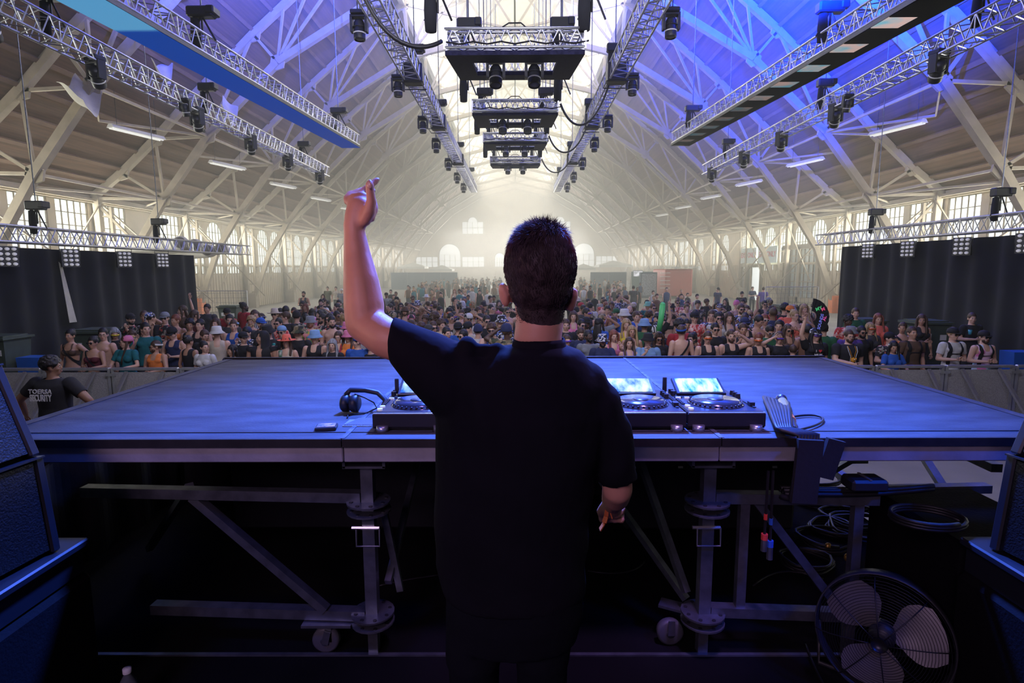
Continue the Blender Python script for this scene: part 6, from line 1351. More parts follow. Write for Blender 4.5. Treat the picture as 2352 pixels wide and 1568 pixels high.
# ---- right of the head to the fan
D_ = [
 (1302, 768, 'f', 'dd', 'woman with heart-shaped sunglasses and pale top just right of the neck', dict(Y=10.6, yaw=15, glasses='violet', hair=('bun', 'brown'), top=('tank', 'cream'))),
 (1300, 733, 'm', 'dd', 'young man with dark hair in black top behind the heart sunglasses', dict(Y=12.3, hair=('short', 'brown'), top=('tee', 'black'))),
 (1317, 714, 'f', 'dd', 'woman with pink top and brown hair right of the ear', dict(Y=13.6, hair=('long', 'brown'), top=('tank', 'pink'))),
 (1336, 733, 'm', 'dd', 'man with black hair and sunglasses beside the black-capped man', dict(Y=12.4, yaw=25, glasses='sun', hair=('short', 'black'), top=('tee', 'charcoal'))),
 (1347, 726, 'm', 'dd', 'dark-skinned man in black tee and cap', dict(Y=12.7, yaw=20, skin='dark', hat=('cap', 'black'), top=('tee', 'black'))),
 (1334, 752, 'm', 'dd', 'bearded man with fair skin in navy jacket looking down', dict(Y=11.5, tilt=14, beard=True, hair=('short', 'brown'), top=('long', 'navy'))),
 (1353, 758, 'm', 'dd', 'man with short curls in grey tee and dark jacket tilting his head', dict(Y=11.0, yaw=30, tilt=-8, skin='dark', beard=True, hair=('fade', 'black'), top=('tee', 'grey'))),
 (1376, 729, 'f', 'dd', 'person in bright blue sequinned hair and black cap', dict(Y=12.6, rz=R(150), hat=('cap', 'black'), hair=('long', 'black'), top=('long', 'blue'))),
 (1384, 766, 'm', 'lc', 'man in blue and white bucket hat, mirrored blue glasses and navy jacket', dict(Y=10.6, glasses='violet', beard=True, skin='tan', hat=('bucket', 'bandana'), top=('long', 'navy'))),
 (1410, 758, 'f', 'pd', 'woman with red-brown hair in hot pink top, hand at mouth', dict(Y=11.1, yaw=10, hair=('long', 'red'), top=('tank', 'pink'))),
 (1439, 732, 'f', 'dd', 'blonde woman in yellow top', dict(Y=12.3, hair=('long', 'blonde'), top=('tank', 'yellow'))),
 (1452, 748, 'f', 'dd', 'blonde woman with closed eyes behind the lilac top', dict(Y=11.4, tilt=-6, hair=('long', 'blonde'), skin='tan', top=('tube', 'cream'))),
 (1446, 775, 'f', 'dd', 'woman with long dark hair in lilac top at the deck edge, looking up', dict(Y=10.55, tilt=-10, hair=('long', 'brown'), top=('tank', 'lilac'))),
 (1481, 731, 'm', 'dd', 'person in pale grey bucket hat and green patterned jacket', dict(Y=12.2, rz=R(150), skin='tan', hat=('bucket', 'sky'), top=('long', 'green'))),
 (1489, 764, 'm', 'cp', 'man in black bucket hat and glasses with grey-blue tee', dict(Y=10.6, glasses='clear', hat=('bucket', 'black'), top=('tee', 'sky'))),
 (1508, 747, 'm', 'dd', 'person in blue and white striped beanie', dict(Y=11.6, yaw=10, hat=('beanie', 'stripes'), top=('tee', 'black'))),
 (1513, 762, 'f', 'dd', 'dark-haired person with sunglasses beside the black bucket hat', dict(Y=11.2, tilt=12, glasses='sun', skin='tan', hair=('long', 'brown'), top=('tee', 'black'))),
 (1566, 744, 'm', 'dd', 'shirtless man with blue headband and black strap seen from behind', dict(Y=10.9, rz=R(190), yaw=-40, hat=('headband', 'blue'), hair=('short', 'brown'), top=('none', 'black'), extra=('strap',))),
 (1588, 765, 'f', 'dd', 'dark-haired woman with sunglasses behind the shirtless back', dict(Y=11.1, yaw=-40, glasses='sun', hair=('bun', 'black'), top=('tee', 'floral_dark'))),
 (1576, 732, 'm', 'dd', 'stocky man with short black hair in patterned black shirt', dict(Y=12.4, tilt=8, hair=('fade', 'black'), skin='tan', top=('tee', 'floral_dark'))),
 (1626, 761, 'm', 'dd', 'young man with red wraparound glasses in black printed tank', dict(Y=10.7, yaw=-10, glasses='orange', hair=('short', 'brown'), top=('tank', 'black'))),
 (1643, 742, 'm', 'dd', 'man with tousled black hair, sunglasses and black tee', dict(Y=11.7, glasses='sun', hair=('short', 'black'), top=('tee', 'black'))),
 (1596, 714, 'm', 'dd', 'man in black cap with clear glasses and white floral shirt', dict(Y=13.3, hat=('cap', 'black'), glasses='clear', top=('tee', 'floral_red'))),
 (1680, 757, 'm', 'hd', 'bearded man with hand raised to his head in black and orange tank', dict(Y=10.8, yaw=-8, beard=True, hair=('short', 'brown'), top=('tank', 'black'))),
 (1712, 727, 'm', 'dd', 'man in dark cap and sunglasses with black tank top and neck chain', dict(Y=12.4, glasses='sun', hat=('cap', 'navy'), top=('tank', 'black'))),
 (1743, 764, 'm', 'dd', 'red-haired man with orange mirrored glasses in black tank top', dict(Y=10.75, yaw=-25, tilt=10, glasses='orange', hair=('fade', 'red'), top=('tank', 'black'))),
 (1766, 745, 'm', 'dd', 'man with short black hair and white sunglasses looking down', dict(Y=11.6, tilt=22, glasses='white', skin='tan', hair=('short', 'black'), top=('tee', 'green'))),
 (1791, 762, 'm', 'dh', 'man with violet glasses and dark hair, arm raised to his neighbour', dict(Y=10.8, yaw=-15, glasses='violet', hair=('short', 'brown'), top=('tee', 'black'))),
 (1757, 721, 'm', 'dd', 'person with white heart sunglasses in the right crowd', dict(Y=12.8, glasses='white', hair=('short', 'red'), top=('tank', 'cream'))),
 (1740, 723, 'm', 'dd', 'man with black hair and bare chest strap looking down', dict(Y=12.5, yaw=30, tilt=16, skin='tan', hair=('short', 'black'), top=('none', 'black'), extra=('strap',))),
 (1790, 735, 'm', 'dd', 'dark-haired man in grey looking left, right crowd', dict(Y=12.0, yaw=-30, hair=('short', 'black'), top=('tee', 'grey'))),
 (1811, 745, 'f', 'hd', 'woman with sunglasses tilting her head beside the violet glasses', dict(Y=11.8, glasses='sun', skin='tan', hair=('long', 'brown'), top=('tank', 'brown'))),
 (1675, 717, 'f', 'dd', 'woman with long brown wavy hair in bikini top, right crowd', dict(Y=13.2, hair=('long', 'brown'), top=('bra', 'cream'))),
 (1650, 717, 'm', 'dd', 'man with sunglasses and open white shirt, right crowd', dict(Y=13.2, glasses='sun', beard=True, hair=('short', 'black'), top=('vest', 'white'))),
 (1635, 712, 'm', 'pd', 'man drinking with his hand at his mouth, blue patterned shirt', dict(Y=13.4, yaw=-25, hair=('short', 'brown'), top=('tee', 'bandana'))),
 (1826, 711, 'f', 'cd', 'woman with glasses and peach top holding a phone', dict(Y=13.3, yaw=15, glasses='clear', skin='light', hair=('bun', 'blonde'), top=('tube', 'coral'))),
 (1766, 682, 'm', 'cc', 'bearded man in cap and black baseball shirt standing tall at the back right', dict(glasses='sun', beard=True, H=1.82, hat=('cap', 'grey'), top=('tee', 'black'))),
 (1776, 706, 'm', 'dd', 'man with cropped hair seen from behind in dark jacket', dict(Y=13.5, rz=R(180), skin='brown', hair=('fade', 'brown'), top=('long', 'navy'))),
 (1703, 692, 'm', 'dd', 'smiling man with sunglasses in black and white floral shirt', dict(Y=15, glasses='sun', hair=('short', 'brown'), beard=True, top=('tee', 'bandana'))),
 (1667, 685, 'f', 'dd', 'woman with long black hair seen from the side in black', dict(yaw=-60, hair=('long', 'black'), top=('tee', 'black'))),
 (1815, 696, 'm', 'dd', 'person with orange cap and orange shirt seen from behind', dict(Y=14.6, rz=R(170), hat=('backcap', 'orange'), top=('tee', 'coral'))),
 (1803, 697, 'm', 'dd', 'person with black curls behind the orange cap', dict(Y=15.2, rz=R(150), hair=('curly', 'black'), top=('tee', 'black'))),
 (1848, 695, 'f', 'dd', 'blonde woman behind the black hand fan', dict(Y=14.8, hair=('long', 'blonde'), top=('tank', 'cream'))),
 (1447, 702, 'm', 'cc', 'bald bearded man in black shirt with folded hands', dict(hair=('bald', 'brown'), beard=True, top=('tee', 'black'))),
 (1434, 700, 'm', 'dd', 'person in white bucket hat beside the bald man', dict(Y=13.4, yaw=-30, hat=('bucket', 'white'), top=('tee', 'blue'))),
 (1415, 707, 'm', 'pd', 'man in green-brimmed cap and blue cartoonless print tee', dict(hat=('cap', 'green'), yaw=-50, top=('tee', 'blue'))),
 (1488, 692, 'm', 'dd', 'person in mint green bucket hat', dict(yaw=-40, hat=('bucket', 'mint'), top=('tee', 'teal'))),
 (1391, 693, 'm', 'dd', 'shirtless man with red-brown hair from behind, right of centre', dict(rz=R(180), hair=('short', 'red'), top=('none', 'black'))),
 (1356, 694, 'm', 'dd', 'person in pale grey tee and black backward cap from behind', dict(rz=R(160), hat=('backcap', 'black'), top=('tee', 'white'))),
 (1543, 696, 'f', 'dd', 'woman in black plumed hat and dark bikini top', dict(yaw=-30, hair=('long', 'black'), hat=('bucket', 'black'), top=('bra', 'black'))),
 (1578, 698, 'm', 'dd', 'man with brown hair in striped open shirt and white tee', dict(tilt=-6, hair=('short', 'brown'), top=('vest', 'stripes'))),
 (1556, 687, 'm', 'dd', 'man with sunglasses in red floral shirt, right of centre', dict(glasses='sun', hair=('short', 'brown'), top=('tee', 'floral_red'))),
 (1603, 691, 'm', 'dd', 'man with dark curly hair in patterned black shirt, right', dict(yaw=-20, hair=('curly', 'black'), top=('tee', 'floral_dark'))),
 (1649, 660, 'm', 'dd', 'man in dark tee standing sideways near the right wall', dict(yaw=-30, rz=R(-60), hair=('short', 'black'), top=('tee', 'navy'))),
 (1455, 656, 'm', 'dd', 'man in plain dark grey tee seen from behind, standing tall right of centre', dict(H=1.85, rz=R(180), hair=('fade', 'black'), top=('tee', 'charcoal'))),
 (1704, 669, 'm', 'dd', 'man in black tee bending forward near the exit', dict(tilt=15, hair=('short', 'black'), top=('tee', 'black'))),
 (1729, 658, 'f', 'cc', 'person in navy tee and pale trousers by the exit doors', dict(hair=('short', 'brown'), top=('tee', 'navy'))),
 (1754, 659, 'm', 'dd', 'person in violet tee seen at the exit doors', dict(rz=R(160), hair=('short', 'brown'), top=('tee', 'purple'))),
]
for px, py, sx, po, lb, kw in D_:
    kw.setdefault('hair', ('short', 'black')); P_(px, py, sx, po, lb.replace('cartoonless ', ''), **kw)
# ---- right end of the barrier
fanman = P_(1874, 752, 'm', 'dr', 'man in black slogan tee and patterned cap holding up a black hand fan', Y=10.7, yaw=8, glasses='violet', skin='light', hair=('long', 'black'), hat=('cap', 'bandana'), top=('tee', 'black'))
P_(1822, 792, 'm', 'dd', 'back of a brown-haired head at the deck edge left of the slogan tee', Y=10.5, rz=R(160), hair=('fade', 'brown'), top=('tee', 'black'))
P_(1893, 742, 'm', 'dd', 'dark-haired person in dark green behind the raised fan', Y=11.6, rz=R(150), hair=('short', 'black'), top=('long', 'green'))
bigman = P_(1951, 757, 'm', 'dl', 'large man with glasses and beard in black baseball shirt, orange pendant', Y=10.62, heavy=1, glasses='clear', beard=True, hair=('fade', 'brown'), skin='light', top=('tee', 'black'))
E_ = [
 (1954, 748, 'm', 'dd', 'person in grey-blue bucket hat behind the large man', dict(Y=11.4, rz=R(170), hat=('bucket', 'grey'), top=('tee', 'purple'))),
 (1947, 723, 'm', 'cd', 'dark-skinned man in red floral shirt by the right bins', dict(Y=12.9, tilt=15, skin='dark', top=('tee', 'floral_red'), hair=('curly', 'black'))),
 (1966, 707, 'm', 'dd', 'young man in dark green tee standing before the right curtain', dict(Y=14.2, yaw=-20, hair=('fade', 'brown'), top=('tee', 'green'))),
 (1980, 749, 'm', 'dd', 'man with black sunglasses, moustache and dark shirt behind the large man', dict(Y=11.5, glasses='sun', beard=True, skin='tan', top=('tee', 'black'))),
 (2000, 741, 'f', 'cc', 'blonde woman with tinted glasses in sheer black top', dict(Y=12.0, glasses='orange', hair=('long', 'blonde'), top=('long', 'charcoal'))),
 (2018, 720, 'f', 'dd', 'woman with long dark red hair in bright coral top', dict(Y=13.1, yaw=-15, hair=('long', 'red'), top=('long', 'coral'))),
 (2045, 761, 'm', 'cc', 'person in black cap with red mark and floral dark shirt', dict(Y=11.0, yaw=20, hat=('cap', 'black'), top=('tee', 'floral_dark'))),
 (2053, 781, 'f', 'll', 'woman with white headband and dark hair in blue tee leaning on the barrier', dict(Y=FR - .12, yaw=-15, tilt=8, skin='tan', hair=('long', 'black'), hat=('headband', 'white'), top=('tee', 'blue'))),
 (2074, 740, 'f', 'dd', 'woman looking left with dark hair and orange strapless top', dict(Y=12.2, yaw=-40, skin='tan', hair=('bun', 'brown'), top=('tube', 'orange'), extra=('strap',))),
 (2098, 750, 'm', 'dd', 'man in grey-brown tee with backpack straps and white chain', dict(Y=10.9, tilt=-8, skin='tan', hair=('fade', 'brown'), top=('tee', 'brown'), extra=('pack',))),
 (2118, 722, 'f', 'dc', 'woman in black camisole and pink shorts in front of right curtain', dict(Y=13.0, yaw=-30, skin='tan', hair=('long', 'brown'), top=('tank', 'black'), bottom='shorts')),
 (2191, 750, 'm', 'cc', 'man in black cap, dark sunglasses and white tee with backpack straps', dict(Y=10.75, yaw=5, glasses='sun', hat=('cap', 'black'), hair=('short', 'blonde'), top=('tee', 'white'), extra=('pack',))),
 (2262, 757, 'm', 'cc', 'bearded man in black cap and pink tie-dye tank with backpack straps', dict(Y=10.75, glasses='sun', beard=True, hat=('cap', 'black'), hair=('short', 'brown'), top=('tank', 'tiedye'), extra=('pack',))),
 (2234, 718, 'm', 'dc', 'man in black printed tee holding a blue cup in front of right curtain', dict(Y=13.4, yaw=-15, hair=('fade', 'brown'), top=('tee', 'black'))),
]
for px, py, sx, po, lb, kw in E_:
    kw.setdefault('hair', ('short', 'black')); P_(px, py, sx, po, lb, **kw)
# printing on shirts
m_print = M('shirt_print_white', (.7, .7, .72), .7, 0, .05); m_heart = M('shirt_print_red', (.75, .04, .05), .7, 0, .05); m_gold = M('pendant_orange', (.85, .38, .03), .4, .1)
def chest_text(parent, txt, size, z, y=-.152, x=0, mat=None, **k): return text_obj('shirt_print', txt, size, mat or m_print, parent, (x, y, z), (R(90), 0, 0), **k)
chest_text(fanman, 'I', .062, 1.345, -.158, -.045, bold=.002); chest_text(fanman, 'MILFS', .062, 1.265, -.152, 0, bold=.002)
b = MB(); b.poly([(x * .032, 0, z * .03) for x, z in ((0, -1.0), (.55, -.35), (1, .25), (.85, .8), (.4, .95), (0, .5), (-.4, .95), (-.85, .8), (-1, .25), (-.55, -.35))], .004, (0, 1, 0)); hrt = b.build('shirt_heart', m_heart, fanman); hrt.location = (.03, -.163, 1.345)
b = MB(); b.lathe([(.001, .012), (.04, .01), (.05, 0), (.04, -.01), (.001, -.012)], n=20, rot=RX90); b.ell((.012, -.014, .01), .012, 8, 1); b.ell((-.045, 0, .03), (.02, .01, .015), 8); b.ell((.05, 0, .02), (.016, .01, .02), 8)
pd = b.build('pendant', [m_gold, m_white], bigman, True); pd.location = (0, -.20, 1.20)
b = MB(); b.path([(-.07, -.10, 1.46), (-.06, -.17, 1.38), (-.02, -.185, 1.25)], .004, 5); b.path([(.07, -.10, 1.46), (.06, -.17, 1.38), (.02, -.185, 1.25)], .004, 5); b.build('pendant_cord', m_gold, bigman)
b = MB(); 
for sx_ in (-1, 1): b.path([(sx_ * .09, -.12, 1.455), (sx_ * .085, -.175, 1.36), (sx_ * .05, -.188, 1.26), (sx_ * .055, -.185, 1.1)], .005, 5)
b.build('shirt_piping', m_print, bigman)
# the hand fan
W = fanman.matrix_basis @ Vector((-.26, -.09, 2.0)); W = fanman.location + Vector((-.26 * fanman.scale.x, -.09, 2.0 * fanman.scale.x))
fp = at_y(1861, 726, 10.6)
t = thing('hand_fan', 'large open black hand fan with neon lettering held above the crowd', 'hand fan', (fp.x, 10.57, fp.z)); t.rotation_euler = (R(-8), 0, 0)
b = MB(); pts = [(.06 * math.cos(R(a)), 0, .06 * math.sin(R(a))) for a in range(90, -76, -15)]; out_ = [(.33 * math.cos(R(a)), 0, .33 * math.sin(R(a))) for a in range(80, -72, -8)]
N_ = 20
for i in range(N_):
    a0, a1 = R(82 - 150 * i / N_), R(82 - 150 * (i + 1) / N_); zz = .006 * (-1) ** i
    b.quad((.10 * math.cos(a0), zz, .10 * math.sin(a0)), (.10 * math.cos(a1), -zz, .10 * math.sin(a1)), (.34 * math.cos(a1), -zz, .34 * math.sin(a1)), (.34 * math.cos(a0), zz, .34 * math.sin(a0)))
b.build('fan_leaf', m_black, t)
b = MB()
for i in range(11): a = R(82 - 15 * i); b.bar((0, .004, 0), (.12 * math.cos(a), .004, .12 * math.sin(a)), .010, .004)
b.build('fan_ribs', m_fix, t)
for k_, (tx, cc, x, z, ang, sz) in enumerate((('MILF', (.1, .8, .2), .15, .17, -62, .06), ('SHAKE', (.9, .1, .3), .22, .10, -70, .05), ('GOING', (.25, .25, .9), .15, -.06, -80, .075), ('TO', (.9, .15, .4), .25, -.03, -75, .07))):
    pass
for k_, (tx, cc, x, z, sz) in enumerate((('MY', (.1, .75, .25), .14, .14, .09), ('M', (.9, .1, .25), .22, .13, .09), ('SOUNDS', (.25, .3, .95), .17, -.10, .075), ('AL', (.95, .15, .45), .245, -.04, .08))):
    text_obj('fan_lettering', tx, sz, M('fan_ink_%d' % k_, cc, .5, 0, .05, emit=.15), t, (x, -.012, z), (R(90), R(-75 if k_ > 1 else -20), 0), bold=.002)
# held things
t = thing('drink_can', 'green and white drink can held by the woman in the brown brimmed hat', 'drink can', tuple(at_y(644, 812, 10.38))); b = MB(); b.lathe([(.001, -.06), (.028, -.06), (.033, -.05), (.033, .05), (.028, .06), (.001, .06)], n=16); b.build('can_body', M('can_paint', (.6, .65, .6), .3, .3, .8, 18, col2=(.02, .2, .06)), t, True)
t = thing('drink_can', 'teal drink can held up by the man in black bucket hat', 'drink can', tuple(at_y(629, 795, 11.02))); b = MB(); b.lathe([(.001, -.06), (.028, -.06), (.033, -.05), (.033, .05), (.028, .06), (.001, .06)], n=16); b.build('can_body', M('can_teal', (.02, .25, .25), .3, .3), t, True)
t = thing('plastic_cup', 'blue plastic cup held by the man in the black printed tee', 'cup', tuple(at_y(2228, 763, 13.1))); b = MB(); b.lathe([(.001, -.05), (.03, -.05), (.04, .06), (.037, .06)], n=16); b.build('cup_body', M('cup_blue', (.05, .35, .5), .3), t, True)
p = at_y(1513, 760, 11.0); p2 = at_y(1522, 700, 11.0)
b = MB(); b.path([p, p.lerp(p2, .5) + Vector((.01, 0, 0)), p2], .055, 14); b.ell(p2, .055, 12); tag(b.build('inflatable_stick', M('green_foam', (.08, .5, .16), .5, 0, .05), None, True), 'long bright green foam stick held upright in the crowd', 'foam stick')
# ---- the rest of the audience, seeded
zones = [(-99, 'at the left edge of the crowd'), (-.50, 'left of the raised arm'), (-.30, 'beneath the long left hoarding'), (-.12, 'left of the head'), (.10, 'right of the head'), (.28, 'below the green hoarding'), (.42, 'in front of the red trailer'), (.52, 'near the exit doors')]
rows_ = [(10, 'in the front rows'), (16, 'in the middle rows'), (22, 'in the rear half'), (30, 'far back')]
tops_m = ['black'] * 8 + ['charcoal', 'navy', 'navy', 'white', 'grey', 'cream', 'blue', 'red', 'teal', 'olive', 'floral_dark', 'floral_red', 'bandana', 'stripes', 'hawaiian', 'camo', 'purple', 'burgundy', 'brown']
tops_f = ['black'] * 6 + ['cream', 'white', 'pink', 'coral', 'lilac', 'yellow', 'brown', 'red', 'blue', 'charcoal', 'burgundy', 'mint', 'tiedye']
near_v = {}
rr = random.Random(11)
def auto_person(X, Y, n):
    sex = 'f' if rr.random() < .36 else 'm'; H = rr.gauss(1.67, .05) if sex == 'f' else rr.gauss(1.79, .06); H = max(1.55, min(1.92, H))
    back = rr.random() < .16; yaw = rr.choice((-60, -30, 0, 0, 0, 30, 60)) if Y < 20 else rr.choice((-30, 0, 30))
    pose = rr.choice(('dd', 'dd', 'dd', 'cc', 'cd', 'pd', 'dp', 'hd')) if Y < 24 else rr.choice(('dd', 'dd', 'cc', 'pd'))
    if n in (31, 77, 140): pose = 'rd'
    hcol = rr.choice(('black', 'black', 'black', 'brown', 'brown', 'blonde', 'red') if sex == 'f' else ('black', 'black', 'black', 'brown', 'brown', 'brown', 'blonde'))
    hst = rr.choice(('long', 'long', 'long', 'bun', 'tail', 'curly')) if sex == 'f' else rr.choice(('short', 'short', 'short', 'fade', 'curly', 'fade'))
    hat = None; q_ = rr.random()
    if q_ < .30: hat = (rr.choice(('cap', 'cap', 'backcap', 'bucket', 'bucket', 'bandana', 'headband', 'wide', 'beanie')), rr.choice(('black', 'black', 'black', 'navy', 'white', 'pink', 'camo', 'grey', 'bandana', 'red', 'green', 'cream')))
    gl = rr.choice(('sun', 'sun', 'sun', 'orange', 'violet', 'white', 'clear')) if rr.random() < .38 and Y < 26 else None
    top = (rr.choice(('tee', 'tank', 'tank', 'bra', 'tube', 'long')), rr.choice(tops_f)) if sex == 'f' else (rr.choice(('tee', 'tee', 'tee', 'tank', 'vest', 'none')), rr.choice(tops_m))
    skin = rr.choice(('light', 'light', 'light', 'tan', 'tan', 'brown', 'dark')); beard = sex == 'm' and rr.random() < .35
    if Y > 34: gl = None; beard = False
    u = (X / (Y * .99)); zn = [z_[1] for z_ in zones if u > z_[0] * 1.0][-1]; rw = [r_[1] for r_ in rows_ if Y > r_[0]][-1]
    tc = PATN.get(top[1], top[1]); tn = TOPN[top[0]]
    cl = 'bare-chested' if top[0] == 'none' else tc + ' ' + tn
    hn = (PATN.get(hat[1], hat[1]) + ' ' + HATN[hat[0]]) if hat else {'long': 'long %s hair', 'bun': '%s hair in a bun', 'tail': '%s ponytail', 'curly': 'curly %s hair', 'short': 'short %s hair', 'fade': 'cropped %s hair'}[hst] % hcol
    if top[0] == 'none': lab = '%s%s man with %s' % ('bearded ' if beard else '', 'bare-chested', hn)
    else: lab = '%s%s with %s in %s' % ('bearded ' if beard else '', ENG[sex], hn, cl)
    if back: lab += ', back turned'
    elif gl: lab += ' and ' + {'sun': 'sunglasses', 'orange': 'orange lenses', 'violet': 'violet lenses', 'white': 'white sunglasses', 'clear': 'clear glasses'}[gl]
    lab += ', ' + zn
    if lab in USED: lab = lab.rsplit(',', 1)[0] + ', %s, %s' % (zn, rw)
    if len(lab.split()) > 16: lab = ' '.join([w_ for w_ in lab.split() if w_ not in ('a', 'in', 'the')][:16])
    while lab in USED: lab = lab.replace('woman', 'young woman', 1) if 'young' not in lab and 'woman' in lab else ('tall ' + lab if 'tall' not in lab else 'second ' + lab)
    USED[lab] = 1
    return person(X, Y, H, sex, pose, yaw, 0, skin, (hst, hcol), hat, gl, top, 'pants', (), lab, R(180) if back else R(rr.uniform(-20, 20)), beard)
n = 0; Y = 10.75; total = len(CROWD); NMAX = 300
while n + total < NMAX and Y < 62:
    xl = -max(3.0, min(8.3, 8.6 - max(0, (Y - 12)) * .0)); xr = 9.0 if Y < 14 else 9.0
    if Y > 16: xl = -8.3 * (1 if Y > 30 else .92)
    x = xl + rr.uniform(0, .5)
    dens = .62 if Y < 14 else (.72 if Y < 20 else (.95 if Y < 30 else 1.5))
    while x < xr and n + total < NMAX:
        xx = x + rr.uniform(-.12, .12) * dens; yy = Y + rr.uniform(-.22, .22)
        x += dens * rr.uniform(.8, 1.35)
        p_img = Vector((xx, yy, 1.7)) - Vector((0, 0, EYE)); c_ = CR.transposed() @ p_img; ix = 1176 + FPX * c_.x / -c_.z
        if 1174 < ix < 1304 or (802 < ix < 862): continue          # nothing of them would show behind the head and the arm
        if ix < 560 and Y > 13.6: continue
        if ix > 1880 and Y > 11.5: continue
        if ix < 620 and Y > 15: continue
        if any((xx - a) ** 2 + (yy - b_) ** 2 < (.42 if Y < 20 else .5) ** 2 for a, b_ in CROWD): continue
        auto_person(xx, yy, n); n += 1
    Y += .80 if Y < 14 else (1.05 if Y < 20 else (1.5 if Y < 30 else 2.4))
LASTY = Y
# beyond the first three hundred: one crowd object
q = MB(); B0 = body('m', 'dd', 0); B1 = body('f', 'dd', 0); vs_ = []; 
def low(B, st):
    me = cloth_mesh(B, st, m_cloth); return me
def simple(mb, x, y, H, a, b_, c_):
    s = H / 1.75
    mb.loft([((x, y, .0), (.10, 0, 0), (0, .08, 0)), ((x, y, .9 * s), (.17 * s, 0, 0), (0, .12, 0))], 8, 2)
    mb.loft([((x, y, .9 * s), (.17 * s, 0, 0), (0, .12, 0)), ((x, y, 1.1 * s), (.16 * s, 0, 0), (0, .11, 0)), ((x, y, 1.36 * s), (.175 * s, 0, 0), (0, .11, 0)), ((x, y, 1.42 * s), (.15 * s, 0, 0), (0, .09, 0)), ((x, y, 1.48 * s), (.06 * s, 0, 0), (0, .06, 0))], 10, a)
    
    for sg in (-1, 1): mb.tube((x + sg * .19 * s, y, 1.39 * s), (x + sg * .235 * s, y - .03, .95 * s), .042, 6, .028, b_)
    mb.ell((x, y, 1.62 * s), (.08, .09, .12), 8, b_); mb.ell((x, y + .015, 1.66 * s), (.088, .095, .10), 8, c_)
q = MB()
for k in range(260):
    yy = LASTY + (88 - LASTY) * rr.random() ** 1.3; xx = rr.uniform(-8.5, 9.5) * (1 if yy < 45 else 1.1)
    c_ = CR.transposed() @ Vector((xx, yy, 1.7 - EYE)); ix = 1176 + FPX * c_.x / -c_.z
    if 1160 < ix < 1318: continue
    simple(q, xx, yy, rr.gauss(1.72, .09), rr.choice((2, 2, 2, 3, 4, 5, 6)), rr.choice((0, 0, 1)), rr.choice((2, 2, 7, 8)))
o = q.build('distant_audience', [SK['light'], SK['brown'], M('far_black', (.015, .015, .02), .9), M('far_navy', (.03, .06, .14), .9), M('far_white', (.5, .5, .48), .9), M('far_brown', (.15, .08, .05), .9), M('far_teal', (.04, .18, .2), .9), m_hair['brown'], m_hair['blonde']], None, True)
tag(o, 'hazy mass of distant audience members at the back of the crowd', 'crowd', None, 'stuff')

# ---- seated guard in the pit
g = person(-6.02, 7.2, 1.76, 'm', 'oo', -55, 0, 'brown', ('curly', 'black'), None, None, ('tee', 'black'), 'pants', (), 'security guard in black tee lettered TOERSA SECURITY, back turned, in the pit', R(178), False, heavy=1, group=None)
g['category'] = 'person'
text_obj('back_print', 'TOERSA', .078, m_print, g, (.02, .196, 1.345), (R(90), 0, R(180)), bold=.003, shear=.12, space=1.1)
o = text_obj('back_print', 'SECURITY', .078, m_print, g, (.02, .196, 1.26), (R(90), 0, R(180)), bold=.003, shear=.05); o.scale = (.82, 1.5, 1)
# ---------------------------------------------------------------- the DJ, seen from behind
DY = 1.50
m_skin_dj = M('skin_dj', (.60, .30, .22), .5, 0, .16, 9, .07, 110, sss=.08)
m_tshirt = M('black_tshirt', (.008, .008, .013), .9, 0, .3, 4, .35, 22, spec=.10); m_hair_dj = M('dark_brown_hair', (.050, .034, .040), .6, 0, .5, 40, spec=.25)
dj = thing('person', 'man seen from behind with one arm raised, dark hair and black tee, at the deck', 'person', (at_y(1235, 900, DY).x, DY, ST))
O = Vector(dj.location)
def A(px, py, Y=DY): return at_y(px, py, Y) - O
K = FPX / 1.0
def w_at(p): c = CR.transposed() @ (p + O - Vector((0, 0, EYE))); return -c.z / FPX      # metres per pixel there
def lim(mb, lst, n=16):
    pts = [A(*q[:3]) for q in lst]; rs = [q[3] * w_at(p) for q, p in zip(lst, pts)]
    for i in range(len(pts)): mb.ell(pts[i], rs[i], 16)
    for i in range(len(pts) - 1): mb.tube(pts[i], pts[i + 1], rs[i], n, rs[i + 1])
def rings(mb, lst, n=28):
    # (px_left, px_right, py, Y, half depth)
    R_ = []
    for l, r, py, Y, d in lst:
        a, b_ = A(l, py, Y), A(r, py, Y); c = (a + b_) / 2; h = (b_ - a) / 2; R_.append((c, h, Vector((0, d, 0))))
    mb.loft(R_, n)
# --- body (skin)
mb = MB()
mb.ell(A(1240, 625, 1.50), (.084, .098, .110), 28); mb.ell(A(1240, 700, 1.53), (.068, .080, .085), 24); mb.ell(A(1240, 742, 1.57), (.045, .045, .035), 16)
rings(mb, [(1186, 1296, 690, 1.50, .06), (1184, 1294, 745, 1.49, .062), (1180, 1290, 775, 1.49, .063), (1181, 1293, 800, 1.495, .062), (1150, 1315, 838, 1.50, .075), (1070, 1340, 870, 1.50, .09), (1050, 1340, 950, 1.50, .095), (1060, 1320, 1080, 1.50, .09), (1070, 1310, 1200, 1.50, .09), (1070, 1310, 1330, 1.50, .09)])
mb.ell(A(1240, 655, 1.64), (.013, .022, .03), 10)
for px, py, s in ((1158, 677, -1), (1314, 689, 1)):
    c = A(px, py, 1.50); r3 = Euler((0, R(8 * s), R(-22 * s))).to_matrix()
    mb.ell(c, (.013, .021, .034), 16, 0, r3); mb.ell(c + Vector((-s * .012, .01, -.004)), (.012, .012, .02), 12, 0, r3); mb.ell(c + Vector((s * .006, -.006, .012)), (.009, .016, .020), 12, 0, r3)
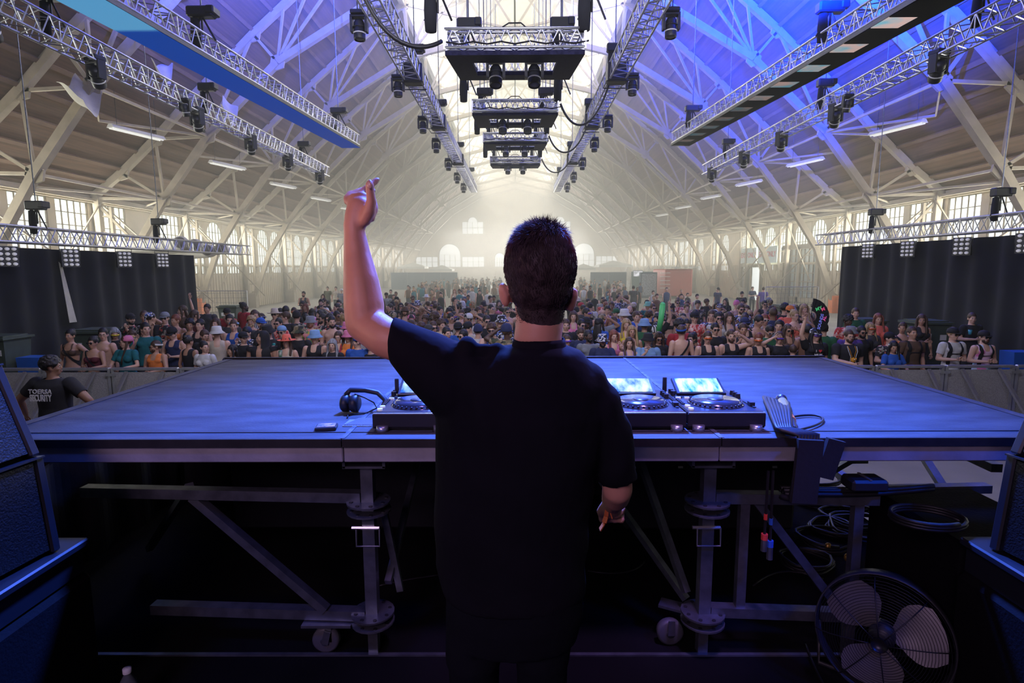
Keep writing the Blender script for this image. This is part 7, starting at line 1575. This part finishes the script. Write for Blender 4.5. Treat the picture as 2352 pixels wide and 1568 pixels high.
# raised left arm
lim(mb, [(1060, 850, 1.50, 44), (970, 805, 1.50, 44), (890, 778, 1.52, 46), (838, 742, 1.56, 44), (836, 700, 1.57, 46), (830, 650, 1.58, 41), (821, 590, 1.60, 32), (815, 540, 1.61, 25), (813, 515, 1.615, 24)])
# right arm
lim(mb, [(1340, 890, 1.50, 40), (1395, 980, 1.50, 36), (1416, 1080, 1.50, 35), (1418, 1122, 1.52, 35), (1414, 1140, 1.58, 32), (1408, 1152, 1.66, 26)])
# legs
for s_, l in ((-1, [(1110, 1340, 1.5, 55), (1090, 1500, 1.5, 50)]), (1, [(1260, 1340, 1.5, 55), (1245, 1500, 1.5, 50)])):
    lim(mb, l); q = A(l[1][0], 1500); mb.tube(q, (q.x, .02, .08), .062, 14, .04); mb.ell((q.x, .07, .045), (.045, .13, .045), 14)
# raised hand: palm, thumb muscle
def hnd(mb, lst): lim(mb, lst, 12)
hnd(mb, [(815, 520, 1.615, 24), (818, 500, 1.62, 27), (826, 480, 1.63, 30)])
mb.ell(A(829, 478, 1.635), (.036, .020, .048), 18, 0, Euler((0, R(6), R(20))).to_matrix())
mb.ell(A(812, 470, 1.635), (.016, .018, .036), 14, 0, Euler((0, R(4), 0)).to_matrix())
hnd(mb, [(838, 505, 1.60, 15), (848, 485, 1.59, 15), (853, 462, 1.585, 12), (851, 443, 1.58, 10.5), (849, 424, 1.578, 10.5), (849, 421, 1.578, 9.5)])
# fingers: index points up and right, the others fold away behind it
hnd(mb, [(828, 455, 1.65, 12), (836, 440, 1.67, 10.5), (852, 425, 1.69, 9), (866, 413, 1.71, 7)])
hnd(mb, [(818, 455, 1.655, 12), (822, 443, 1.68, 10.5), (842, 436, 1.72, 9.5), (856, 438, 1.73, 8)])
hnd(mb, [(808, 456, 1.65, 11.5), (806, 447, 1.68, 10.5), (822, 452, 1.73, 9.5), (838, 462, 1.735, 8)])
hnd(mb, [(800, 462, 1.645, 11), (798, 456, 1.67, 10), (810, 466, 1.71, 9), (824, 476, 1.72, 8)])
hnd(mb, [(850, 500, 1.63, 12), (861, 480, 1.65, 9), (858, 460, 1.66, 8)])
# lowered right hand: fist, knuckles forward, with wrist band
hnd(mb, [(1408, 1152, 1.66, 24), (1406, 1162, 1.70, 24)])
mb.ell(A(1406, 1172, 1.73), (.038, .040, .024), 16)
for i, px in enumerate((1384, 1396, 1410, 1424)):
    hnd(mb, [(px + 2, 1168, 1.75, 11), (px, 1178, 1.775, 10), (px - 1 + i, 1190, 1.765, 9), (px + i, 1194, 1.74, 8)])
hnd(mb, [(1392, 1160, 1.70, 13), (1381, 1174, 1.73, 11), (1384, 1186, 1.75, 9.5)])
co, fs = remesh(mb, .0062, 3, .5)
full = MB(); full.add([tuple(map(float, c)) for c in co], fs)
# face on the far side: eyes, brows and lips
fc_ = A(1240, 655, 1.50)
for s in (-1, 1): full.ell(fc_ + Vector((s * .03, .098, .012)), (.014, .007, .007), 10, 1); full.ell(fc_ + Vector((s * .03, .103, .030)), (.018, .005, .005), 8, 2)
full.ell(A(1240, 712, 1.612), (.022, .006, .008), 10, 3)
for px, py, Y in ((849, 419, 1.570),): full.ell(A(px, py + 6, Y - .009), (.0075, .003, .010), 10, 4)
full.build('body', [m_skin_dj, m_eye, m_dark, m_lip, M('finger_nail', (.7, .42, .38), .3)], dj, True)
# --- shirt
mb = MB()
rings(mb, [(1176, 1300, 792, 1.50, .078), (1120, 1335, 806, 1.50, .098), (1060, 1362, 835, 1.50, .115), (1012, 1390, 880, 1.50, .128), (1000, 1398, 950, 1.50, .138), (1000, 1385, 1040, 1.50, .135), (999, 1362, 1130, 1.50, .130), (998, 1352, 1210, 1.50, .130), (1000, 1346, 1290, 1.50, .132), (1024, 1342, 1360, 1.50, .132)], 36)
lim(mb, [(1080, 860, 1.50, 62), (1040, 848, 1.50, 64)], 20)
rg = []
for xt, yt, xb, yb, dp in ((1110, 800, 1060, 1010, .10), (1060, 786, 1030, 985, .098), (1015, 768, 985, 935, .088), (960, 748, 935, 880, .072), (915, 731, 903, 838, .060), (903, 727, 897, 830, .058)):
    a_, b_ = A(xt, yt, 1.505), A(xb, yb, 1.505); rg.append(((a_ + b_) / 2, (a_ - b_) / 2, Vector((0, dp, 0))))
mb.loft(rg, 28)
lim(mb, [(1335, 876, 1.50, 54), (1368, 925, 1.50, 56), (1396, 990, 1.50, 54), (1415, 1060, 1.50, 45)], 20)
mb.tube(A(1414, 1060, 1.50), A(1424, 1106, 1.50), 46 * w_at(A(1424, 1106)), 24, 41 * w_at(A(1424, 1106)))
for px, py, r_ in ((1075, 800, 26), (1110, 806, 22), (1140, 808, 20)): mb.ell(A(px, py, 1.47), r_ * w_at(A(px, py)), 12)
co, fs = remesh(mb, .0075, 3, .5); nr = vnormals(co, fs)
# soft folds running diagonally across the back and down the sleeves
x, y, z = co.T
f1 = np.sin(z * 38 + x * 26 + 2.2 * np.sin(x * 9 + z * 5)) * np.clip((1.25 - z) / .5, 0, 1) + .7 * np.sin((x * 55 - z * 40) + np.sin(z * 20)) * np.clip((x - .08) / .1, 0, 1) * np.clip((z - .85) / .2, 0, 1)
f1 += 1.3 * np.sin(x * 70 + z * 18) * np.clip(1 - np.abs(x + .16) / .12, 0, 1) * np.clip((z - 1.15) / .15, 0, 1)
co = co + nr * (f1 * .0042)[:, None].astype(np.float32)
full = MB(); full.add([tuple(map(float, c)) for c in co], fs); full.build('shirt', m_tshirt, dj, True)
b = MB(); nk = A(1238, 790, 1.495); b.lathe([(.074, -.012), (.0705, .006), (.0675, .016), (.066, .012), (.070, -.012)], (nk.x, nk.y, nk.z), 36); b.build('collar', m_tshirt, dj, True)
# --- trousers
mb = MB(); rings(mb, [(1030, 1338, 1290, 1.5, .125), (1027, 1340, 1400, 1.5, .13), (1035, 1325, 1460, 1.5, .12)])
for l in ([(1098, 1360, 1.5, 74), (1092, 1440, 1.5, 68), (1088, 1500, 1.5, 66)], [(1262, 1360, 1.5, 74), (1250, 1440, 1.5, 68), (1245, 1500, 1.5, 64)]):
    lim(mb, l); q_ = A(l[2][0], 1500); mb.tube(q_, (q_.x, .02, .08), .075, 18, .062)
co, fs = remesh(mb, .010, 2); full = MB(); full.add([tuple(map(float, c)) for c in co], fs); full.build('trousers', M('black_denim', (.007, .008, .013), .9, 0, .3, 5, .3, 30, spec=.1), dj, True)
b = MB()
for px in (1088, 1245): q_ = A(px, 1500); b.loft([((q_.x, .06, .0), (.05, 0, 0), (0, .15, 0)), ((q_.x, .06, .03), (.052, 0, 0), (0, .152, 0)), ((q_.x, .03, .09), (.045, 0, 0), (0, .09, 0)), ((q_.x, .01, .11), (.04, 0, 0), (0, .05, 0))], 20)
b.build('shoes', m_black, dj, True)
# --- hair: scalp shell plus short strands flowing out from the crown
mb = MB(); hc = A(1241, 628, 1.495)
mb.ell(A(1241, 612, 1.495), (.0935, .105, .108), 36); mb.ell(A(1242, 660, 1.49), (.083, .088, .075), 28); mb.ell(A(1241, 712, 1.488), (.0625, .0615, .055), 28); mb.tube(A(1241, 700, 1.489), A(1240, 752, 1.490), .0625, 28, .0605); mb.ell(A(1243, 572, 1.50), (.078, .09, .070), 24)
co, fs = remesh(mb, .006, 3); ax = np.array(hc)
keep = []
hz = lambda py: A(1240, py).z
zt, zb = hz(700), hz(748)
for i, f in enumerate(fs):
    c = co[list(f)].mean(0) - ax; zz = c[2] + ax[2]
    front = c[1] > .055 and zz < hz(600)
    side = abs(c[0]) > .055 and zz < hz(662) and c[1] > -.012
    edge = zb + .05 * abs(c[0]) / .08 * 0
    if front or side or zz < zb - .004 + .016 * (abs(c[0]) / .06) ** 2 + .004 * math.sin(c[0] * 300): continue
    keep.append(f)
full = MB(); used = {}; vs = []; fl = []
for f in keep:
    g_ = []
    for v in f:
        if v not in used: used[v] = len(vs); vs.append(tuple(map(float, co[v])))
        g_.append(used[v])
    fl.append(tuple(g_))
full.add(vs, fl); V = np.array(vs); nr_ = vnormals(V.astype(np.float32), fl)
rh = random.Random(5); crown = np.array(hc) + np.array([-.02, .035, .118])
for k in range(15000):
    i = rh.randrange(len(vs)); p = V[i] + np.array([rh.uniform(-.003, .003) for _ in range(3)]); n_ = nr_[i]
    zz = p[2]
    if zz < zb + .012: continue
    h = min(1, max(0, (zz - zb) / (hz(560) - zb)))
    L_ = (.002 + .010 * h ** 1.3) * (.45 + .55 * min(1, np.linalg.norm(p - crown) / .06)) * rh.uniform(.7, 1.3)
    fl_ = p - crown; fl_ = fl_ - n_ * fl_.dot(n_); ln = np.linalg.norm(fl_) + 1e-6; fl_ = fl_ / ln
    top = max(0, (zz - hz(575)) / .05); dirv = fl_ * (1 - .5 * min(1, top)) + n_ * (.12 + .36 * min(1, top) * rh.uniform(.1, 1)) + np.array([-.35 * min(1, top), .25 * min(1, top), 0]) + np.array([rh.uniform(-.18, .18) for _ in range(3)])
    dirv /= np.linalg.norm(dirv); tip = p + dirv * L_ * (1 + .9 * min(1, top)); sd = np.cross(dirv, n_); sd = sd / (np.linalg.norm(sd) + 1e-6) * .0011
    full.add([tuple(p - sd), tuple(p + sd), tuple(tip), tuple(p + n_ * .0012)], [(0, 1, 2), (1, 3, 2), (3, 0, 2)])
full.build('hair', m_hair_dj, dj, False)
# --- wrist bands
b = MB(); c = A(1409, 1152, 1.655); dv = (A(1406, 1165, 1.70) - A(1414, 1140, 1.60)).normalized()
rot = dv.to_track_quat('Z', 'Y').to_matrix(); b.lathe([(.0255, -.006), (.0285, -.006), (.0285, .006), (.0255, .006)], c, 24, rot=rot); b.build('blue_bracelet', M('blue_bracelet', (.03, .12, .45), .5), dj, True)
b = MB(); c = A(1407, 1160, 1.685); b.lathe([(.0245, -.006), (.0275, -.006), (.0275, .006), (.0245, .006)], c, 24, rot=rot)
p0, p1, p2, p3 = A(1394, 1170, 1.66), A(1392, 1186, 1.655), A(1388, 1200, 1.65), A(1378, 1216, 1.65)
for a_, b__, w_ in ((p0, p1, .012), (p1, p2, .016), (p2, p3, .022)): b.bar(a_, b__, w_, .003)
b.bar(A(1400, 1172, 1.66), A(1406, 1190, 1.66), .008, .003)
b.build('orange_wristband', m_orange, dj)

# ---------------------------------------------------------------- haze in the hall air
hz_ = bpy.data.materials.new('hall_haze'); hz_.use_nodes = True; nt = hz_.node_tree
for n_ in list(nt.nodes):
    if n_.type == 'BSDF_PRINCIPLED': nt.nodes.remove(n_)
vs_ = nt.nodes.new('ShaderNodeVolumeScatter'); vs_.inputs['Color'].default_value = (.93, .97, .93, 1); vs_.inputs['Density'].default_value = 0.015; vs_.inputs['Anisotropy'].default_value = 0.1
nt.links.new(vs_.outputs[0], nt.nodes['Material Output'].inputs['Volume'])
hz_.cycles.homogeneous_volume = True
def haze(y0, y1, dens, lab):
    m = hz_.copy(); m.node_tree.nodes['Volume Scatter'].inputs['Density'].default_value = dens
    pr = [(20.8, .05), (20.8, 6.4)] + [(x - .25, h + EYE - .15) for x, h in OUT[1:]] + [(6.4, 18.2 + EYE), (0, 20.3 + EYE)]
    mb = MB(); pr = (pr + [(-x, h) for x, h in pr[-2::-1]])[::-1]; mb.poly([(x, y0, h) for x, h in pr], y1 - y0, (0, 1, 0))
    tag(mb.build('hall_haze', m), lab, 'haze', None, 'stuff')
haze(9.0, 25.9, .006, 'thin stage haze in the hall air above the front of the crowd')
haze(25.92, 106.5, .018, 'thicker pale haze filling the rear of the hall')

_bodies.clear(); CROWD.clear(); full = mb = q = b = V = vs = fl = co = fs = nr = None
import gc; gc.collect()
